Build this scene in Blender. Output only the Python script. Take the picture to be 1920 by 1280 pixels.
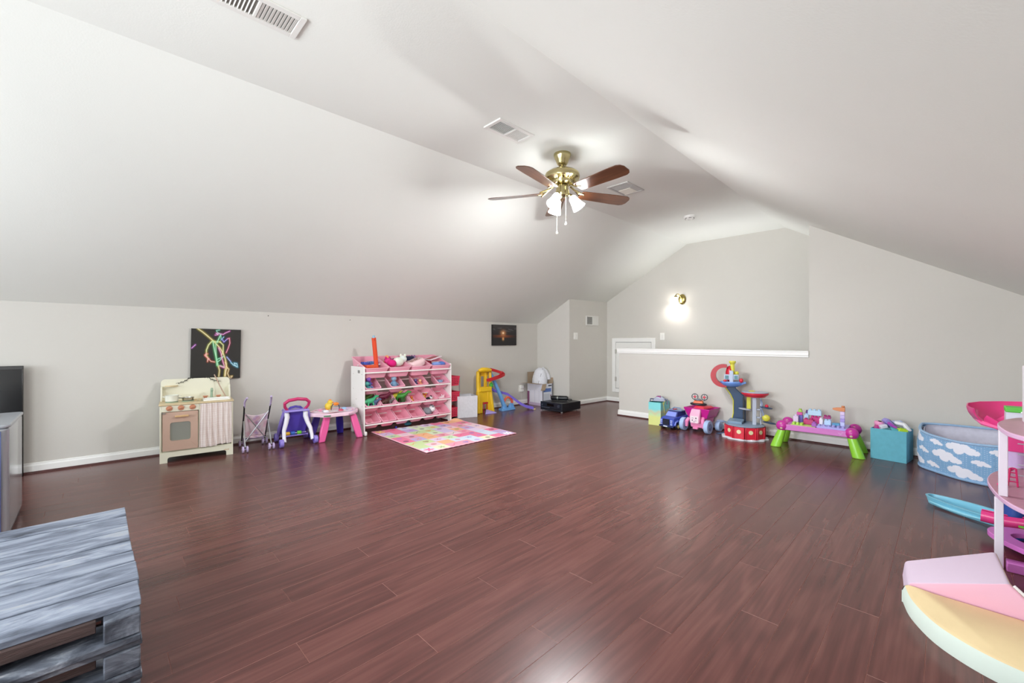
import bpy, math, random
import numpy as np
from mathutils import Vector, Matrix, Euler
random.seed(7)
PI = math.pi
SC = bpy.context.scene
COL = SC.collection
# tuning values: light powers and main colours
EXPO = 1.22
P_WIN = 24.0
P_UP = 16.5
UP_A = 105.0
P_FAN = 31.0
P_SCO = 1.0
LAMP_A0 = 38.0
FAN_A0 = -6.0
WALLC = "#d0cdc6"
CEILC = "#eaece6"
FL0 = "#472523"
FL1 = "#603733"
FL2 = "#754a43"
FLR = 0.25
FLS = 0.5
FAN_ES = 15.0
SCO_ES = 5.0
P_FAR = 12.0
FAR_A = 90.0
FAR_S = 90.0
P_ST = 3.5
for o in list(bpy.data.objects):
    bpy.data.objects.remove(o, do_unlink=True)

# ------------------------------------------------------------------ camera, world, lights, exposure
cam_d = bpy.data.cameras.new('camera')
cam_d.lens = 796.0 / 1920.0 * 36.0
cam_d.sensor_width = 36.0
cam_d.sensor_fit = 'HORIZONTAL'
cam_d.clip_start = 0.05
cam = bpy.data.objects.new('camera', cam_d)
cam.location = (0, 0, 1.1)
cam.rotation_euler = (PI / 2, 0, math.radians(45.5))
COL.objects.link(cam)
SC.camera = cam

world = bpy.data.worlds.new('world')
SC.world = world
world.use_nodes = True
world.node_tree.nodes['Background'].inputs[0].default_value = (0.75, 0.86, 1.0, 1)
world.node_tree.nodes['Background'].inputs[1].default_value = 1.2
vs = SC.view_settings
vs.view_transform = 'Standard'
vs.look = 'None'
vs.gamma = 1.0
vs.exposure = EXPO
vs.use_curve_mapping = False
SC.cycles.max_bounces = 10
SC.cycles.diffuse_bounces = 6
SC.cycles.glossy_bounces = 4
SC.cycles.use_denoising = True
SC.cycles.sample_clamp_indirect = 6.0


def lamp(name, kind, loc, energy, color=(1, 1, 1), rot=(0, 0, 0), **kw):
    d = bpy.data.lights.new(name, kind)
    d.energy = energy
    d.color = color
    for k, v in kw.items():
        setattr(d, k, v)
    o = bpy.data.objects.new(name, d)
    o.location = loc
    o.rotation_euler = rot
    COL.objects.link(o)
    return o


# daylight through the two windows of the wall behind the camera, and the window of the right knee wall
lamp('daylight', 'AREA', (-3.9, -2.9, 1.25), P_WIN, (0.86, 0.93, 1.0), (math.radians(96), 0, 0), shape='RECTANGLE', size=1.5, size_y=1.2)
lamp('daylight', 'AREA', (-1.2, -2.9, 1.35), P_WIN, (0.88, 0.94, 1.0), (math.radians(96), 0, 0), shape='RECTANGLE', size=1.8, size_y=1.4)
# added fill lamps behind the camera, one tilted up, one for the far end
lamp('fill_bounce', 'AREA', (-2.2, -1.5, 0.9), P_UP, (0.93, 0.975, 1.0), (math.radians(UP_A), 0, 0), shape='RECTANGLE', size=3.0, size_y=1.6)
lamp('fill_far', 'AREA', (-0.9, -1.6, 1.55), P_FAR, (0.95, 0.98, 1.0), (math.radians(FAR_A), 0, math.radians(14)), shape='RECTANGLE', size=1.4, size_y=0.9, spread=math.radians(FAR_S))
# added fill lamp hidden behind the half wall, brightens the far ceiling
lamp('stair_fill', 'AREA', (-2.2, 6.25, 0.25), P_ST, (0.97, 0.98, 1.0), (PI, 0, 0), shape='RECTANGLE', size=2.0, size_y=0.7, spread=math.radians(75))
# ceiling fan bulbs
FANC = (-2.235, 2.785, 2.665)
LAMP_XY = []
for k in range(3):
    a = math.radians(LAMP_A0 + 120 * k)
    LAMP_XY.append((FANC[0] + 0.125 * math.cos(a), FANC[1] + 0.125 * math.sin(a), a))
for (x, y, a) in LAMP_XY:
    lamp('fan_bulb', 'POINT', (x, y, 2.225), P_FAN, (0.97, 0.985, 1.0), shadow_soft_size=0.025)
# sconce on the back wall
lamp('sconce_bulb', 'POINT', (-3.035, 6.66, 1.74), P_SCO, (1.0, 0.95, 0.88), shadow_soft_size=0.04)


# ------------------------------------------------------------------ materials
def lin(c):
    return tuple(((x / 12.92) if x <= 0.04045 else ((x + 0.055) / 1.055) ** 2.4) for x in c)


def hexc(h):
    h = h.lstrip('#')
    return lin([int(h[i:i + 2], 16) / 255 for i in (0, 2, 4)])


MATS = {}


def mat(key, h='#cccccc', rough=0.5, metal=0.0, emis=None, es=0.0, noise=0.0, nscale=8.0, bump=0.0, bscale=60.0, coat=0.0, alpha=1.0, trans=0.0, stretch=(1, 1, 1), spec=0.5, attr=False, sheen=0.0):
    if key in MATS:
        return MATS[key]
    m = bpy.data.materials.new(key)
    m.use_nodes = True
    nt = m.node_tree
    b = nt.nodes['Principled BSDF']
    c = hexc(h) if isinstance(h, str) else h
    b.inputs['Base Color'].default_value = (*c, 1)
    b.inputs['Roughness'].default_value = rough
    b.inputs['Metallic'].default_value = metal
    b.inputs['Specular IOR Level'].default_value = spec
    b.inputs['Coat Weight'].default_value = coat
    b.inputs['Coat Roughness'].default_value = 0.1
    b.inputs['Transmission Weight'].default_value = trans
    b.inputs['Sheen Weight'].default_value = sheen
    b.inputs['Alpha'].default_value = alpha
    if emis is not None:
        b.inputs['Emission Color'].default_value = (*hexc(emis), 1)
        b.inputs['Emission Strength'].default_value = es
    L = nt.links
    src = None
    if noise > 0 or bump > 0:
        tc = nt.nodes.new('ShaderNodeTexCoord')
        mp = nt.nodes.new('ShaderNodeMapping')
        mp.inputs['Scale'].default_value = stretch
        L.new(tc.outputs['Object'], mp.inputs[0])
    if attr:
        at = nt.nodes.new('ShaderNodeAttribute')
        at.attribute_name = 'print'
        src = at.outputs['Color']
    if noise > 0:
        n = nt.nodes.new('ShaderNodeTexNoise')
        n.inputs['Scale'].default_value = nscale
        n.inputs['Detail'].default_value = 5
        L.new(mp.outputs[0], n.inputs['Vector'])
        mr = nt.nodes.new('ShaderNodeMapRange')
        mr.inputs['From Min'].default_value = 0.3
        mr.inputs['From Max'].default_value = 0.7
        mr.inputs['To Min'].default_value = 1 - noise
        mr.inputs['To Max'].default_value = 1 + noise
        L.new(n.outputs['Fac'], mr.inputs['Value'])
        mx = nt.nodes.new('ShaderNodeVectorMath')
        mx.operation = 'SCALE'
        if src is None:
            mx.inputs[0].default_value = c
        else:
            L.new(src, mx.inputs[0])
        L.new(mr.outputs[0], mx.inputs['Scale'])
        src = mx.outputs[0]
    if src is not None:
        L.new(src, b.inputs['Base Color'])
    if bump > 0:
        n2 = nt.nodes.new('ShaderNodeTexNoise')
        n2.inputs['Scale'].default_value = bscale
        n2.inputs['Detail'].default_value = 3
        L.new(mp.outputs[0], n2.inputs['Vector'])
        bp = nt.nodes.new('ShaderNodeBump')
        bp.inputs['Strength'].default_value = bump
        bp.inputs['Distance'].default_value = 0.004
        L.new(n2.outputs['Fac'], bp.inputs['Height'])
        L.new(bp.outputs[0], b.inputs['Normal'])
    MATS[key] = m
    return m


def plastic(h, rough=0.32):
    return mat('plastic_' + h.strip('#') + '_%d' % int(rough * 100), h, rough, noise=0.02, nscale=3)


def fabric(h):
    return mat('fabric_' + h.strip('#'), h, 0.9, noise=0.05, nscale=30, bump=0.3, bscale=300, sheen=0.1, spec=0.2)


def paint(h, rough=0.6):
    return mat('paint_' + h.strip('#'), h, rough, noise=0.02, nscale=2, bump=0.06, bscale=220, spec=0.3)


# ------------------------------------------------------------------ mesh builder
class B:
    def __init__(self):
        self.v, self.f, self.mi = [], [], []
        self.M = Matrix.Identity(4)

    def at(self, loc=(0, 0, 0), rot=(0, 0, 0), s=(1, 1, 1)):
        self.M = Matrix.Translation(loc) @ Euler(rot).to_matrix().to_4x4() @ Matrix.Diagonal((*s, 1))
        return self

    def add(self, vs_, fs, m=0):
        n = len(self.v)
        for p in vs_:
            self.v.append(tuple(self.M @ Vector(p)))
        for f in fs:
            self.f.append(tuple(i + n for i in f))
            self.mi.append(m)
        return self

    def box(self, x0, y0, z0, x1, y1, z1, m=0):
        vv = [(x0, y0, z0), (x1, y0, z0), (x1, y1, z0), (x0, y1, z0), (x0, y0, z1), (x1, y0, z1), (x1, y1, z1), (x0, y1, z1)]
        return self.add(vv, [(0, 3, 2, 1), (4, 5, 6, 7), (0, 1, 5, 4), (1, 2, 6, 5), (2, 3, 7, 6), (3, 0, 4, 7)], m)

    def cbox(self, c, s, rot=(0, 0, 0), m=0):
        old = self.M
        self.M = old @ Matrix.Translation(c) @ Euler(rot).to_matrix().to_4x4()
        self.box(-s[0] / 2, -s[1] / 2, -s[2] / 2, s[0] / 2, s[1] / 2, s[2] / 2, m)
        self.M = old
        return self

    def rings(self, R, m=0, cap0=True, cap1=True, close=False):
        n = len(R[0])
        vv = [p for r in R for p in r]
        fs = []
        for i in range(len(R) - 1 + (1 if close else 0)):
            a, b = i * n, ((i + 1) % len(R)) * n
            for j in range(n):
                k = (j + 1) % n
                fs.append((a + j, a + k, b + k, b + j))
        if not close:
            if cap0:
                fs.append(tuple(reversed(range(n))))
            if cap1:
                fs.append(tuple((len(R) - 1) * n + j for j in range(n)))
        return self.add(vv, fs, m)

    def tube(self, pts, r, n=8, m=0, closed=False, flat=1.0):
        P = [Vector(p) for p in pts]
        rr = r if isinstance(r, (list, tuple)) else [r] * len(P)
        R = []
        up = None
        for i, p in enumerate(P):
            if closed:
                t = (P[(i + 1) % len(P)] - P[i - 1]).normalized()
            else:
                t = (P[min(i + 1, len(P) - 1)] - P[max(i - 1, 0)]).normalized()
            if up is None:
                up = Vector((0, 0, 1)) if abs(t.z) < 0.9 else Vector((1, 0, 0))
            a = t.cross(up)
            if a.length < 1e-5:
                a = t.orthogonal()
            a.normalize()
            b = a.cross(t).normalized()
            up = b
            R.append([tuple(p + a * (rr[i] * math.cos(2 * PI * k / n)) + b * (rr[i] * flat * math.sin(2 * PI * k / n))) for k in range(n)])
        return self.rings(R, m, close=closed)

    def cyl(self, p0, p1, r0, r1=None, n=16, m=0):
        return self.tube([p0, p1], [r0, r0 if r1 is None else r1], n, m)

    def lathe(self, prof, c=(0, 0, 0), n=24, m=0, rot=(0, 0, 0), cap=True, sx=1, sy=1):
        old = self.M
        self.M = old @ Matrix.Translation(c) @ Euler(rot).to_matrix().to_4x4()
        R = [[(r * sx * math.cos(2 * PI * k / n), r * sy * math.sin(2 * PI * k / n), z) for k in range(n)] for r, z in prof]
        self.rings(R, m, cap, cap)
        self.M = old
        return self

    def ell(self, c, rx, ry=None, rz=None, n=14, m=0, rot=(0, 0, 0)):
        ry = rx if ry is None else ry
        rz = rx if rz is None else rz
        k = max(5, n // 2)
        prof = [(math.sin(PI * i / k), -math.cos(PI * i / k)) for i in range(k + 1)]
        prof[0] = (0.02, -1)
        prof[-1] = (0.02, 1)
        old = self.M
        self.M = old @ Matrix.Translation(c) @ Euler(rot).to_matrix().to_4x4() @ Matrix.Diagonal((rx, ry, rz, 1))
        self.lathe(prof, n=n, m=m)
        self.M = old
        return self

    def prism(self, poly, a0, a1, axis='z', m=0):
        def P(u, v, w):
            return {'z': (u, v, w), 'y': (u, w, v), 'x': (w, u, v)}[axis]
        return self.rings([[P(u, v, a0) for u, v in poly], [P(u, v, a1) for u, v in poly]], m)

    def strip(self, L, Rr, m=0, th=0.0):
        n = len(L)
        if th <= 0:
            return self.add(list(L) + list(Rr), [(i, i + 1, n + i + 1, n + i) for i in range(n - 1)], m)
        rg = []
        for a, b in zip(L, Rr):
            rg.append([tuple(a), tuple(b), (b[0], b[1], b[2] - th), (a[0], a[1], a[2] - th)])
        return self.rings(rg, m)


def rrect(w, h, r, cx=0, cy=0, k=4):
    out = []
    for (sx, sy, a0) in ((1, 1, 0), (-1, 1, 90), (-1, -1, 180), (1, -1, 270)):
        for i in range(k + 1):
            a = math.radians(a0 + 90 * i / k)
            out.append((cx + sx * (w / 2 - r) + r * math.cos(a), cy + sy * (h / 2 - r) + r * math.sin(a)))
    return out


def arc(cx, cy, r, a0, a1, n):
    return [(cx + r * math.cos(math.radians(a0 + (a1 - a0) * i / n)), cy + r * math.sin(math.radians(a0 + (a1 - a0) * i / n))) for i in range(n + 1)]


def mesh(b, mats, name='mesh', smooth=35):
    me = bpy.data.meshes.new(name)
    me.from_pydata(b.v, [], b.f)
    ms = mats if isinstance(mats, (list, tuple)) else [mats]
    for m in ms:
        me.materials.append(m)
    if len(ms) > 1:
        me.polygons.foreach_set('material_index', b.mi)
    me.update()
    if smooth:
        me.shade_smooth()
        me.set_sharp_from_angle(angle=math.radians(smooth))
    return me


def obj(name, b, mats, parent=None, loc=(0, 0, 0), rot=(0, 0, 0), bevel=0.0, smooth=35, label=None):
    me = b if isinstance(b, bpy.types.Mesh) else mesh(b, mats, name, smooth)
    o = bpy.data.objects.new(name, me)
    o.location = loc
    o.rotation_euler = rot
    if parent is not None:
        o.parent = parent
    COL.objects.link(o)
    if bevel > 0:
        md = o.modifiers.new('bevel', 'BEVEL')
        md.width = bevel
        md.segments = 2
        md.limit_method = 'ANGLE'
        md.angle_limit = math.radians(40)
    if label:
        o['label'] = label
    return o


def tag(o, label, cat, group=None):
    o['label'] = label
    o['category'] = cat
    if group:
        o['group'] = group
    return o


def thing(name, label, cat, loc=(0, 0, 0), rz=0.0, group=None):
    o = bpy.data.objects.new(name, None)
    o.empty_display_size = 0.05
    o.location = loc
    o.rotation_euler = (0, 0, math.radians(rz))
    COL.objects.link(o)
    return tag(o, label, cat, group)


def struct(name, b, mats, parent=None, **kw):
    o = obj(name, b, mats, parent, **kw)
    if parent is None:
        o['kind'] = 'structure'
    return o


def grid_sheet(nx, ny, func, cfunc):
    """func(u,v)->xyz arrays, cfunc(u,v)->rgb linear arrays; returns a mesh with a 'print' colour attribute"""
    u, v = np.meshgrid(np.linspace(0, 1, nx + 1), np.linspace(0, 1, ny + 1))
    x, y, z = func(u, v)
    P = np.stack([x.ravel(), y.ravel(), z.ravel()], 1)
    idx = np.arange((nx + 1) * (ny + 1)).reshape(ny + 1, nx + 1)
    F = np.stack([idx[:-1, :-1].ravel(), idx[:-1, 1:].ravel(), idx[1:, 1:].ravel(), idx[1:, :-1].ravel()], 1)
    me = bpy.data.meshes.new('sheet')
    me.from_pydata(P.tolist(), [], F.tolist())
    c = cfunc(u, v).reshape(-1, 3)
    at = me.color_attributes.new('print', 'FLOAT_COLOR', 'POINT')
    at.data.foreach_set('color', np.concatenate([c, np.ones((len(c), 1))], 1).astype(np.float32).ravel())
    me.shade_smooth()
    return me


def H(h):
    return np.array(hexc(h))

# ------------------------------------------------------------------ the room
M_WALL = mat('wall_paint', WALLC, 0.75, noise=0.012, nscale=1.5, bump=0.08, bscale=160, spec=0.25)
M_CEIL = mat('ceiling_paint', CEILC, 0.8, noise=0.01, nscale=1.2, bump=0.10, bscale=120, spec=0.2)
M_TRIM = mat('trim_white', '#f2f2ef', 0.35, noise=0.01, nscale=2)
M_SHOE = mat('shoe_wood', '#4a2220', 0.35, noise=0.2, nscale=12, stretch=(1, 1, 1))


def xw(y):           # face of the left knee wall, not quite parallel to the planks
    return -5.345 + (y + 0.5) * 0.0289


YN, YH, YB, YA = -3.0, 5.584, 6.775, 5.72
ZF = 2.665
XR = 0.62


def zr(x):           # underside of the right slope
    return ZF - 0.5905 * (x + 1.53)


def zl(x, y):        # underside of the left slope
    t = (y + 0.5) / (YA + 0.5)
    xk = xw(y)
    zk = 1.431 - 0.017 * t
    xc = -2.955 + 0.062 * t
    return zk + (ZF - zk) * (x - xk) / (xc - xk)


# floor base and planks
b = B()
b.box(-5.6, YN - 0.1, -0.06, 0.8, YB + 0.15, -0.012)
floor = struct('floor', b, mat('underlay', '#2a1412', 0.7))


def wood_floor():
    m = bpy.data.materials.new('floor_wood')
    m.use_nodes = True
    nt = m.node_tree
    L = nt.links
    N = nt.nodes.new
    bs = nt.nodes['Principled BSDF']
    tc = N('ShaderNodeTexCoord')
    oi = N('ShaderNodeObjectInfo')
    add = N('ShaderNodeVectorMath')
    add.operation = 'ADD'
    sc_ = N('ShaderNodeVectorMath')
    sc_.operation = 'SCALE'
    cmb = N('ShaderNodeCombineXYZ')
    L.new(oi.outputs['Random'], cmb.inputs[0])
    L.new(oi.outputs['Random'], cmb.inputs[1])
    L.new(oi.outputs['Random'], cmb.inputs[2])
    L.new(cmb.outputs[0], sc_.inputs[0])
    sc_.inputs['Scale'].default_value = 37.0
    L.new(tc.outputs['Object'], add.inputs[0])
    L.new(sc_.outputs[0], add.inputs[1])

    def mapped(s):
        mp = N('ShaderNodeMapping')
        mp.inputs['Scale'].default_value = s
        L.new(add.outputs[0], mp.inputs[0])
        return mp.outputs[0]
    # cathedral figure: distorted bands
    n0 = N('ShaderNodeTexNoise')
    n0.inputs['Scale'].default_value = 1.0
    n0.inputs['Detail'].default_value = 2
    n0.inputs['Distortion'].default_value = 0.6
    L.new(mapped((8, 1.0, 1)), n0.inputs['Vector'])
    mul = N('ShaderNodeMath')
    mul.operation = 'MULTIPLY'
    mul.inputs[1].default_value = 24.0
    L.new(n0.outputs['Fac'], mul.inputs[0])
    sn = N('ShaderNodeMath')
    sn.operation = 'SINE'
    L.new(mul.outputs[0], sn.inputs[0])
    fine = N('ShaderNodeTexNoise')
    fine.inputs['Scale'].default_value = 1.0
    fine.inputs['Detail'].default_value = 4
    L.new(mapped((60, 2.2, 1)), fine.inputs['Vector'])
    mr = N('ShaderNodeMapRange')
    mr.inputs['From Min'].default_value = -1
    mr.inputs['From Max'].default_value = 1
    mr.inputs['To Min'].default_value = 0.37
    mr.inputs['To Max'].default_value = 0.60
    L.new(sn.outputs[0], mr.inputs['Value'])
    mixf = N('ShaderNodeMath')
    mixf.operation = 'ADD'
    L.new(mr.outputs[0], mixf.inputs[0])
    f2 = N('ShaderNodeMath')
    f2.operation = 'MULTIPLY_ADD'
    f2.inputs[1].default_value = 0.7
    f2.inputs[2].default_value = -0.35
    L.new(fine.outputs['Fac'], f2.inputs[0])
    L.new(f2.outputs[0], mixf.inputs[1])
    cr = N('ShaderNodeValToRGB')
    e = cr.color_ramp.elements
    e[0].position = 0.1
    e[0].color = (*hexc(FL0), 1)
    e[1].position = 0.9
    e[1].color = (*hexc(FL2), 1)
    x = e.new(0.5)
    x.color = (*hexc(FL1), 1)
    L.new(mixf.outputs[0], cr.inputs[0])
    # per plank tone
    tone = N('ShaderNodeMapRange')
    tone.inputs['To Min'].default_value = 0.93
    tone.inputs['To Max'].default_value = 1.07
    L.new(oi.outputs['Random'], tone.inputs['Value'])
    vm = N('ShaderNodeVectorMath')
    vm.operation = 'SCALE'
    L.new(cr.outputs[0], vm.inputs[0])
    L.new(tone.outputs[0], vm.inputs['Scale'])
    L.new(vm.outputs[0], bs.inputs['Base Color'])
    # hand-scraped relief along the plank
    r1 = N('ShaderNodeTexNoise')
    r1.inputs['Scale'].default_value = 1.0
    r1.inputs['Detail'].default_value = 0.5
    r1.inputs['Distortion'].default_value = 0.4
    L.new(mapped((30, 1.9, 1)), r1.inputs['Vector'])
    bp = N('ShaderNodeBump')
    bp.inputs['Strength'].default_value = 0.13
    bp.inputs['Distance'].default_value = 0.0016
    L.new(r1.outputs['Fac'], bp.inputs['Height'])
    L.new(bp.outputs[0], bs.inputs['Normal'])
    bs.inputs['Roughness'].default_value = FLR
    bs.inputs['Specular IOR Level'].default_value = FLS
    return m


M_FLOOR = wood_floor()
M_EDGE = mat('plank_edge', '#9c6c62', 0.45)  # pale worn edge; the glint along the bevel is put into this colour
PW, PL = 0.1343, 1.158
_pc = {}


def plank_mesh(w, l):
    key = (round(w, 3), round(l, 3))
    if key in _pc:
        return _pc[key]
    g, c = 0.00015, 0.0008
    bb = B()
    x, y = w / 2 - g, l / 2 - g
    R = [[(-x, -y, -0.012), (x, -y, -0.012), (x, y, -0.012), (-x, y, -0.012)],
         [(-x, -y, -0.0012), (x, -y, -0.0012), (x, y, -0.0012), (-x, y, -0.0012)]]
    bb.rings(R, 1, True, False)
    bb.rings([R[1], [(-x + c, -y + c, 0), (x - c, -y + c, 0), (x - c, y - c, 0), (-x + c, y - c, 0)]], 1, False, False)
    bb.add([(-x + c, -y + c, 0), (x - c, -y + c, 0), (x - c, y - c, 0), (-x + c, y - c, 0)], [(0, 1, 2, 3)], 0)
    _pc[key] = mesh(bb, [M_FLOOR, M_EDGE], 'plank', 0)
    return _pc[key]


planks = []
for r in range(-5, 42):
    x0, x1 = -0.046 - PW * r, -0.046 - PW * (r - 1)
    x1 = min(x1, XR)
    y0 = 0.933 + (r - 13) * 0.4085
    k = math.floor((YN - y0) / PL)
    while True:
        a, c_ = y0 + k * PL, y0 + (k + 1) * PL
        k += 1
        if a > YB:
            break
        a, c_ = max(a, YN), min(c_, YB)
        cx = (x0 + x1) / 2
        if c_ - a < 0.02 or x1 - x0 < 0.02:
            continue
        if cx > -3.35 and a > YH - 0.02:
            continue
        if cx > -3.35:
            c_ = min(c_, YH + 0.1)
        planks.append((x0, x1, a, c_))


def in_view(x0, x1, a, c_):
    n = 0
    for X in (x0, x1):
        for Y in np.linspace(a, c_, 5):
            w = -0.7133 * X + 0.7009 * Y
            if w < 0.3:
                continue
            u = 960 + 796 * (0.7009 * X + 0.7133 * Y) / w
            v = 640 + 796 * 1.1 / w
            if -60 < u < 1980 and v < 1400:
                n += 1
    return n > 0


seen = [p for p in planks if in_view(*p)]
seen.sort(key=lambda p: math.hypot((p[0] + p[1]) / 2, (p[2] + p[3]) / 2))
near = seen[:298]
rest = [p for p in planks if p not in set(near)]
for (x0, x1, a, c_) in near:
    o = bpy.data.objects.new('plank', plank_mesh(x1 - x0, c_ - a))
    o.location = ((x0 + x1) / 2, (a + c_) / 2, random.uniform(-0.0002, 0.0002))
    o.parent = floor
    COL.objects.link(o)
if rest:
    b = B()
    for (x0, x1, a, c_) in rest:
        b.box(x0 + 0.0006, a + 0.0006, -0.012, x1 - 0.0006, c_ - 0.0006, 0)
    o = obj('more_planks', b, M_FLOOR, floor, smooth=0)
    o['kind'] = 'stuff'

# walls
T = 0.12
b = B()   # left knee wall
b.rings([[(xw(y), y, -0.05), (xw(y), y, zl(xw(y), y) + 0.03), (xw(y) - T, y, zl(xw(y), y) + 0.03), (xw(y) - T, y, -0.05)] for y in (YN, 0, 3, YA + T)])
struct('wall_left', b, M_WALL, smooth=0)
XJ0, XJ1 = -4.437, -4.382      # the nook's side wall runs from (XJ0,YA) to (XJ1,YB)
b = B()   # short wall closing the knee wall, and its return
b.rings([[(xw(YA), YA, -0.05), (XJ0, YA, -0.05), (XJ0, YA, zl(XJ0, YA) + 0.03), (xw(YA), YA, zl(xw(YA), YA) + 0.03)],
         [(xw(YA), YA + T, -0.05), (XJ0 - 0.01, YA + T, -0.05), (XJ0 - 0.01, YA + T, zl(XJ0, YA) + 0.03), (xw(YA), YA + T, zl(xw(YA), YA) + 0.03)]])
struct('wall_alcove', b, M_WALL, smooth=0)
b = B()
b.add([(XJ0, YA, -0.05), (XJ1, YB, -0.05), (XJ1, YB, 1.86), (XJ0, YA, 1.84), (XJ0 - T, YA + T, -0.05), (XJ1 - T, YB, -0.05), (XJ1 - T, YB, 1.80), (XJ0 - T, YA + T, 1.78)],
      [(0, 1, 2, 3), (4, 7, 6, 5), (0, 4, 5, 1), (3, 2, 6, 7), (1, 5, 6, 2), (0, 3, 7, 4)])
struct('wall_passage', b, M_WALL, smooth=0)
b = B()
b.prism([(-4.6, -0.05), (XR, -0.05), (XR, zr(XR) + .03), (-1.53, ZF + 0.03), (-2.89, ZF + 0.03), (-4.6, 1.71)], YB, YB + T, 'y')
struct('wall_back', b, M_WALL, smooth=0)
XC = -1.037
b = B()   # half wall in front of the stairs
b.box(-3.40, YH, -0.05, XC, YH + 0.115, 0.945)
struct('wall_half', b, M_WALL, smooth=0)
b = B()
b.prism([(XC, -0.05), (XR, -0.05), (XR, zr(XR) + .03), (XC, zr(XC) + 0.03)], YH, YH + 0.115, 'y')
struct('wall_right', b, M_WALL, smooth=0)
b = B()
b.box(-3.425, YH - 0.022, 0.945, XC - 0.001, YH + 0.137, 0.985)
b.box(-3.415, YH - 0.012, 0.925, XC - 0.001, YH - 0.0005, 0.945)
b.box(-3.43, YH - 0.028, 0.982, XC - 0.001, YH + 0.143, 0.997)
struct('trim_1', b, M_TRIM, bevel=0.003)
b = B()   # right knee wall, behind and beside the camera
b.box(XR, YN, -0.05, XR + T, YB + T, zr(XR) + 0.03)
struct('wall_side', b, M_WALL, smooth=0)

# wall behind the camera with two window openings
b = B()
WX = [(-4.65, -3.15, 0.65, 1.45), (-2.1, -0.3, 0.65, 2.05)]
zz = 1.43
b.box(-5.6, YN - T, -0.05, XR, YN, 0.65)
b.box(-5.6, YN - T, 0.65, -4.65, YN, 1.45)
b.box(-3.15, YN - T, 0.65, -2.1, YN, 2.05)
b.box(-0.3, YN - T, 0.65, XR, YN, 2.05)
b.box(-4.65, YN - T, 1.45, -3.15, YN, 2.05)
b.box(-5.6, YN - T, 2.05, XR, YN, 2.8)
struct('wall_rear', b, M_WALL, smooth=0)
M_GLASS = mat('glass', '#ffffff', 0.02, trans=1.0)
for i, (x0, x1, z0, z1) in enumerate(WX):
    b = B()
    for (p, q, r_, s_) in ((x0, x0 + 0.05, z0, z1), (x1 - 0.05, x1, z0, z1), (x0, x1, z0, z0 + 0.05), (x0, x1, z1 - 0.05, z1), ((x0 + x1) / 2 - 0.02, (x0 + x1) / 2 + 0.02, z0, z1)):
        b.box(p, YN - 0.09, r_, q, YN - 0.03, s_)
    w = struct('window_%d' % (i + 1), b, M_TRIM)
    b = B()
    b.box(x0 + 0.05, YN - 0.07, z0 + 0.05, x1 - 0.05, YN - 0.06, z1 - 0.05)
    obj('pane', b, M_GLASS, w)

# ceiling: two slopes and the flat strip between them
b = B()
ys = [YN + (YB - YN) * i / 16 for i in range(17)]


def xcL(y):
    return -2.955 + 0.062 * min(1.05, (y + 0.5) / (YA + 0.5))


rows = []
for y in ys:
    yy = min(y, YA)
    xk = xw(y) - 0.1
    P = []
    for i in range(7):
        x = xk + (xcL(y) - xk) * i / 6
        P.append((x, y, zl(x, y)))
    P += [((xcL(y) - 1.53) / 2, y, ZF), (-1.53, y, ZF)]
    for i in range(1, 4):
        x = -1.53 + (XR + 0.05 + 1.53) * i / 3
        P.append((x, y, zr(x)))
    rows.append(P)
n = len(rows[0])
vv = [p for r in rows for p in r]
b.add(vv, [(i * n + j, i * n + j + 1, (i + 1) * n + j + 1, (i + 1) * n + j) for i in range(16) for j in range(n - 1)])
nv = len(b.v)
up = [(p[0], p[1], p[2] + 0.08) for p in vv]
b.add(up, [(i * n + j, (i + 1) * n + j, (i + 1) * n + j + 1, i * n + j + 1) for i in range(16) for j in range(n - 1)])
struct('ceiling', b, M_CEIL, smooth=12)


# baseboards with the dark shoe moulding at their foot
def baseboard(name, p0, p1, nx, ny):
    """runs p0->p1 on the wall face, (nx,ny) points into the room"""
    bb = B()
    pr = [(0, 0.0), (0.014, 0.0), (0.014, 0.062), (0.008, 0.074), (0.007, 0.083), (0, 0.086)]
    bb.rings([[(p[0] + nx * d, p[1] + ny * d, z) for d, z in pr] for p in (p0, p1)])
    o = struct(name, bb, M_TRIM, smooth=20)
    bb = B()
    pr = [(0.014, 0.0), (0.029, 0.0), (0.027, 0.009), (0.022, 0.014), (0.014, 0.016)]
    bb.rings([[(p[0] + nx * d, p[1] + ny * d, z) for d, z in pr] for p in (p0, p1)])
    obj('shoe_moulding', bb, M_SHOE, o, smooth=40)
    return o


baseboard('baseboard_left', (xw(YN), YN), (xw(YA), YA), 1, 0)
baseboard('baseboard_alcove', (xw(YA), YA), (XJ0 + 0.012, YA), 0, -1)
baseboard('baseboard_passage', (XJ0, YA - 0.012), (XJ1, YB), 1, 0)
baseboard('baseboard_back', (XJ1, YB), (-3.0, YB), 0, -1)
baseboard('baseboard_half', (-3.412, YH), (XC, YH), 0, -1)
baseboard('baseboard_right', (XC, YH), (XR, YH), 0, -1)
baseboard('baseboard_end', (-3.40, YH + 0.115), (-3.40, YH - 0.012), -1, 0)
baseboard('baseboard_side', (XR, YN), (XR, YH), -1, 0)

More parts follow.
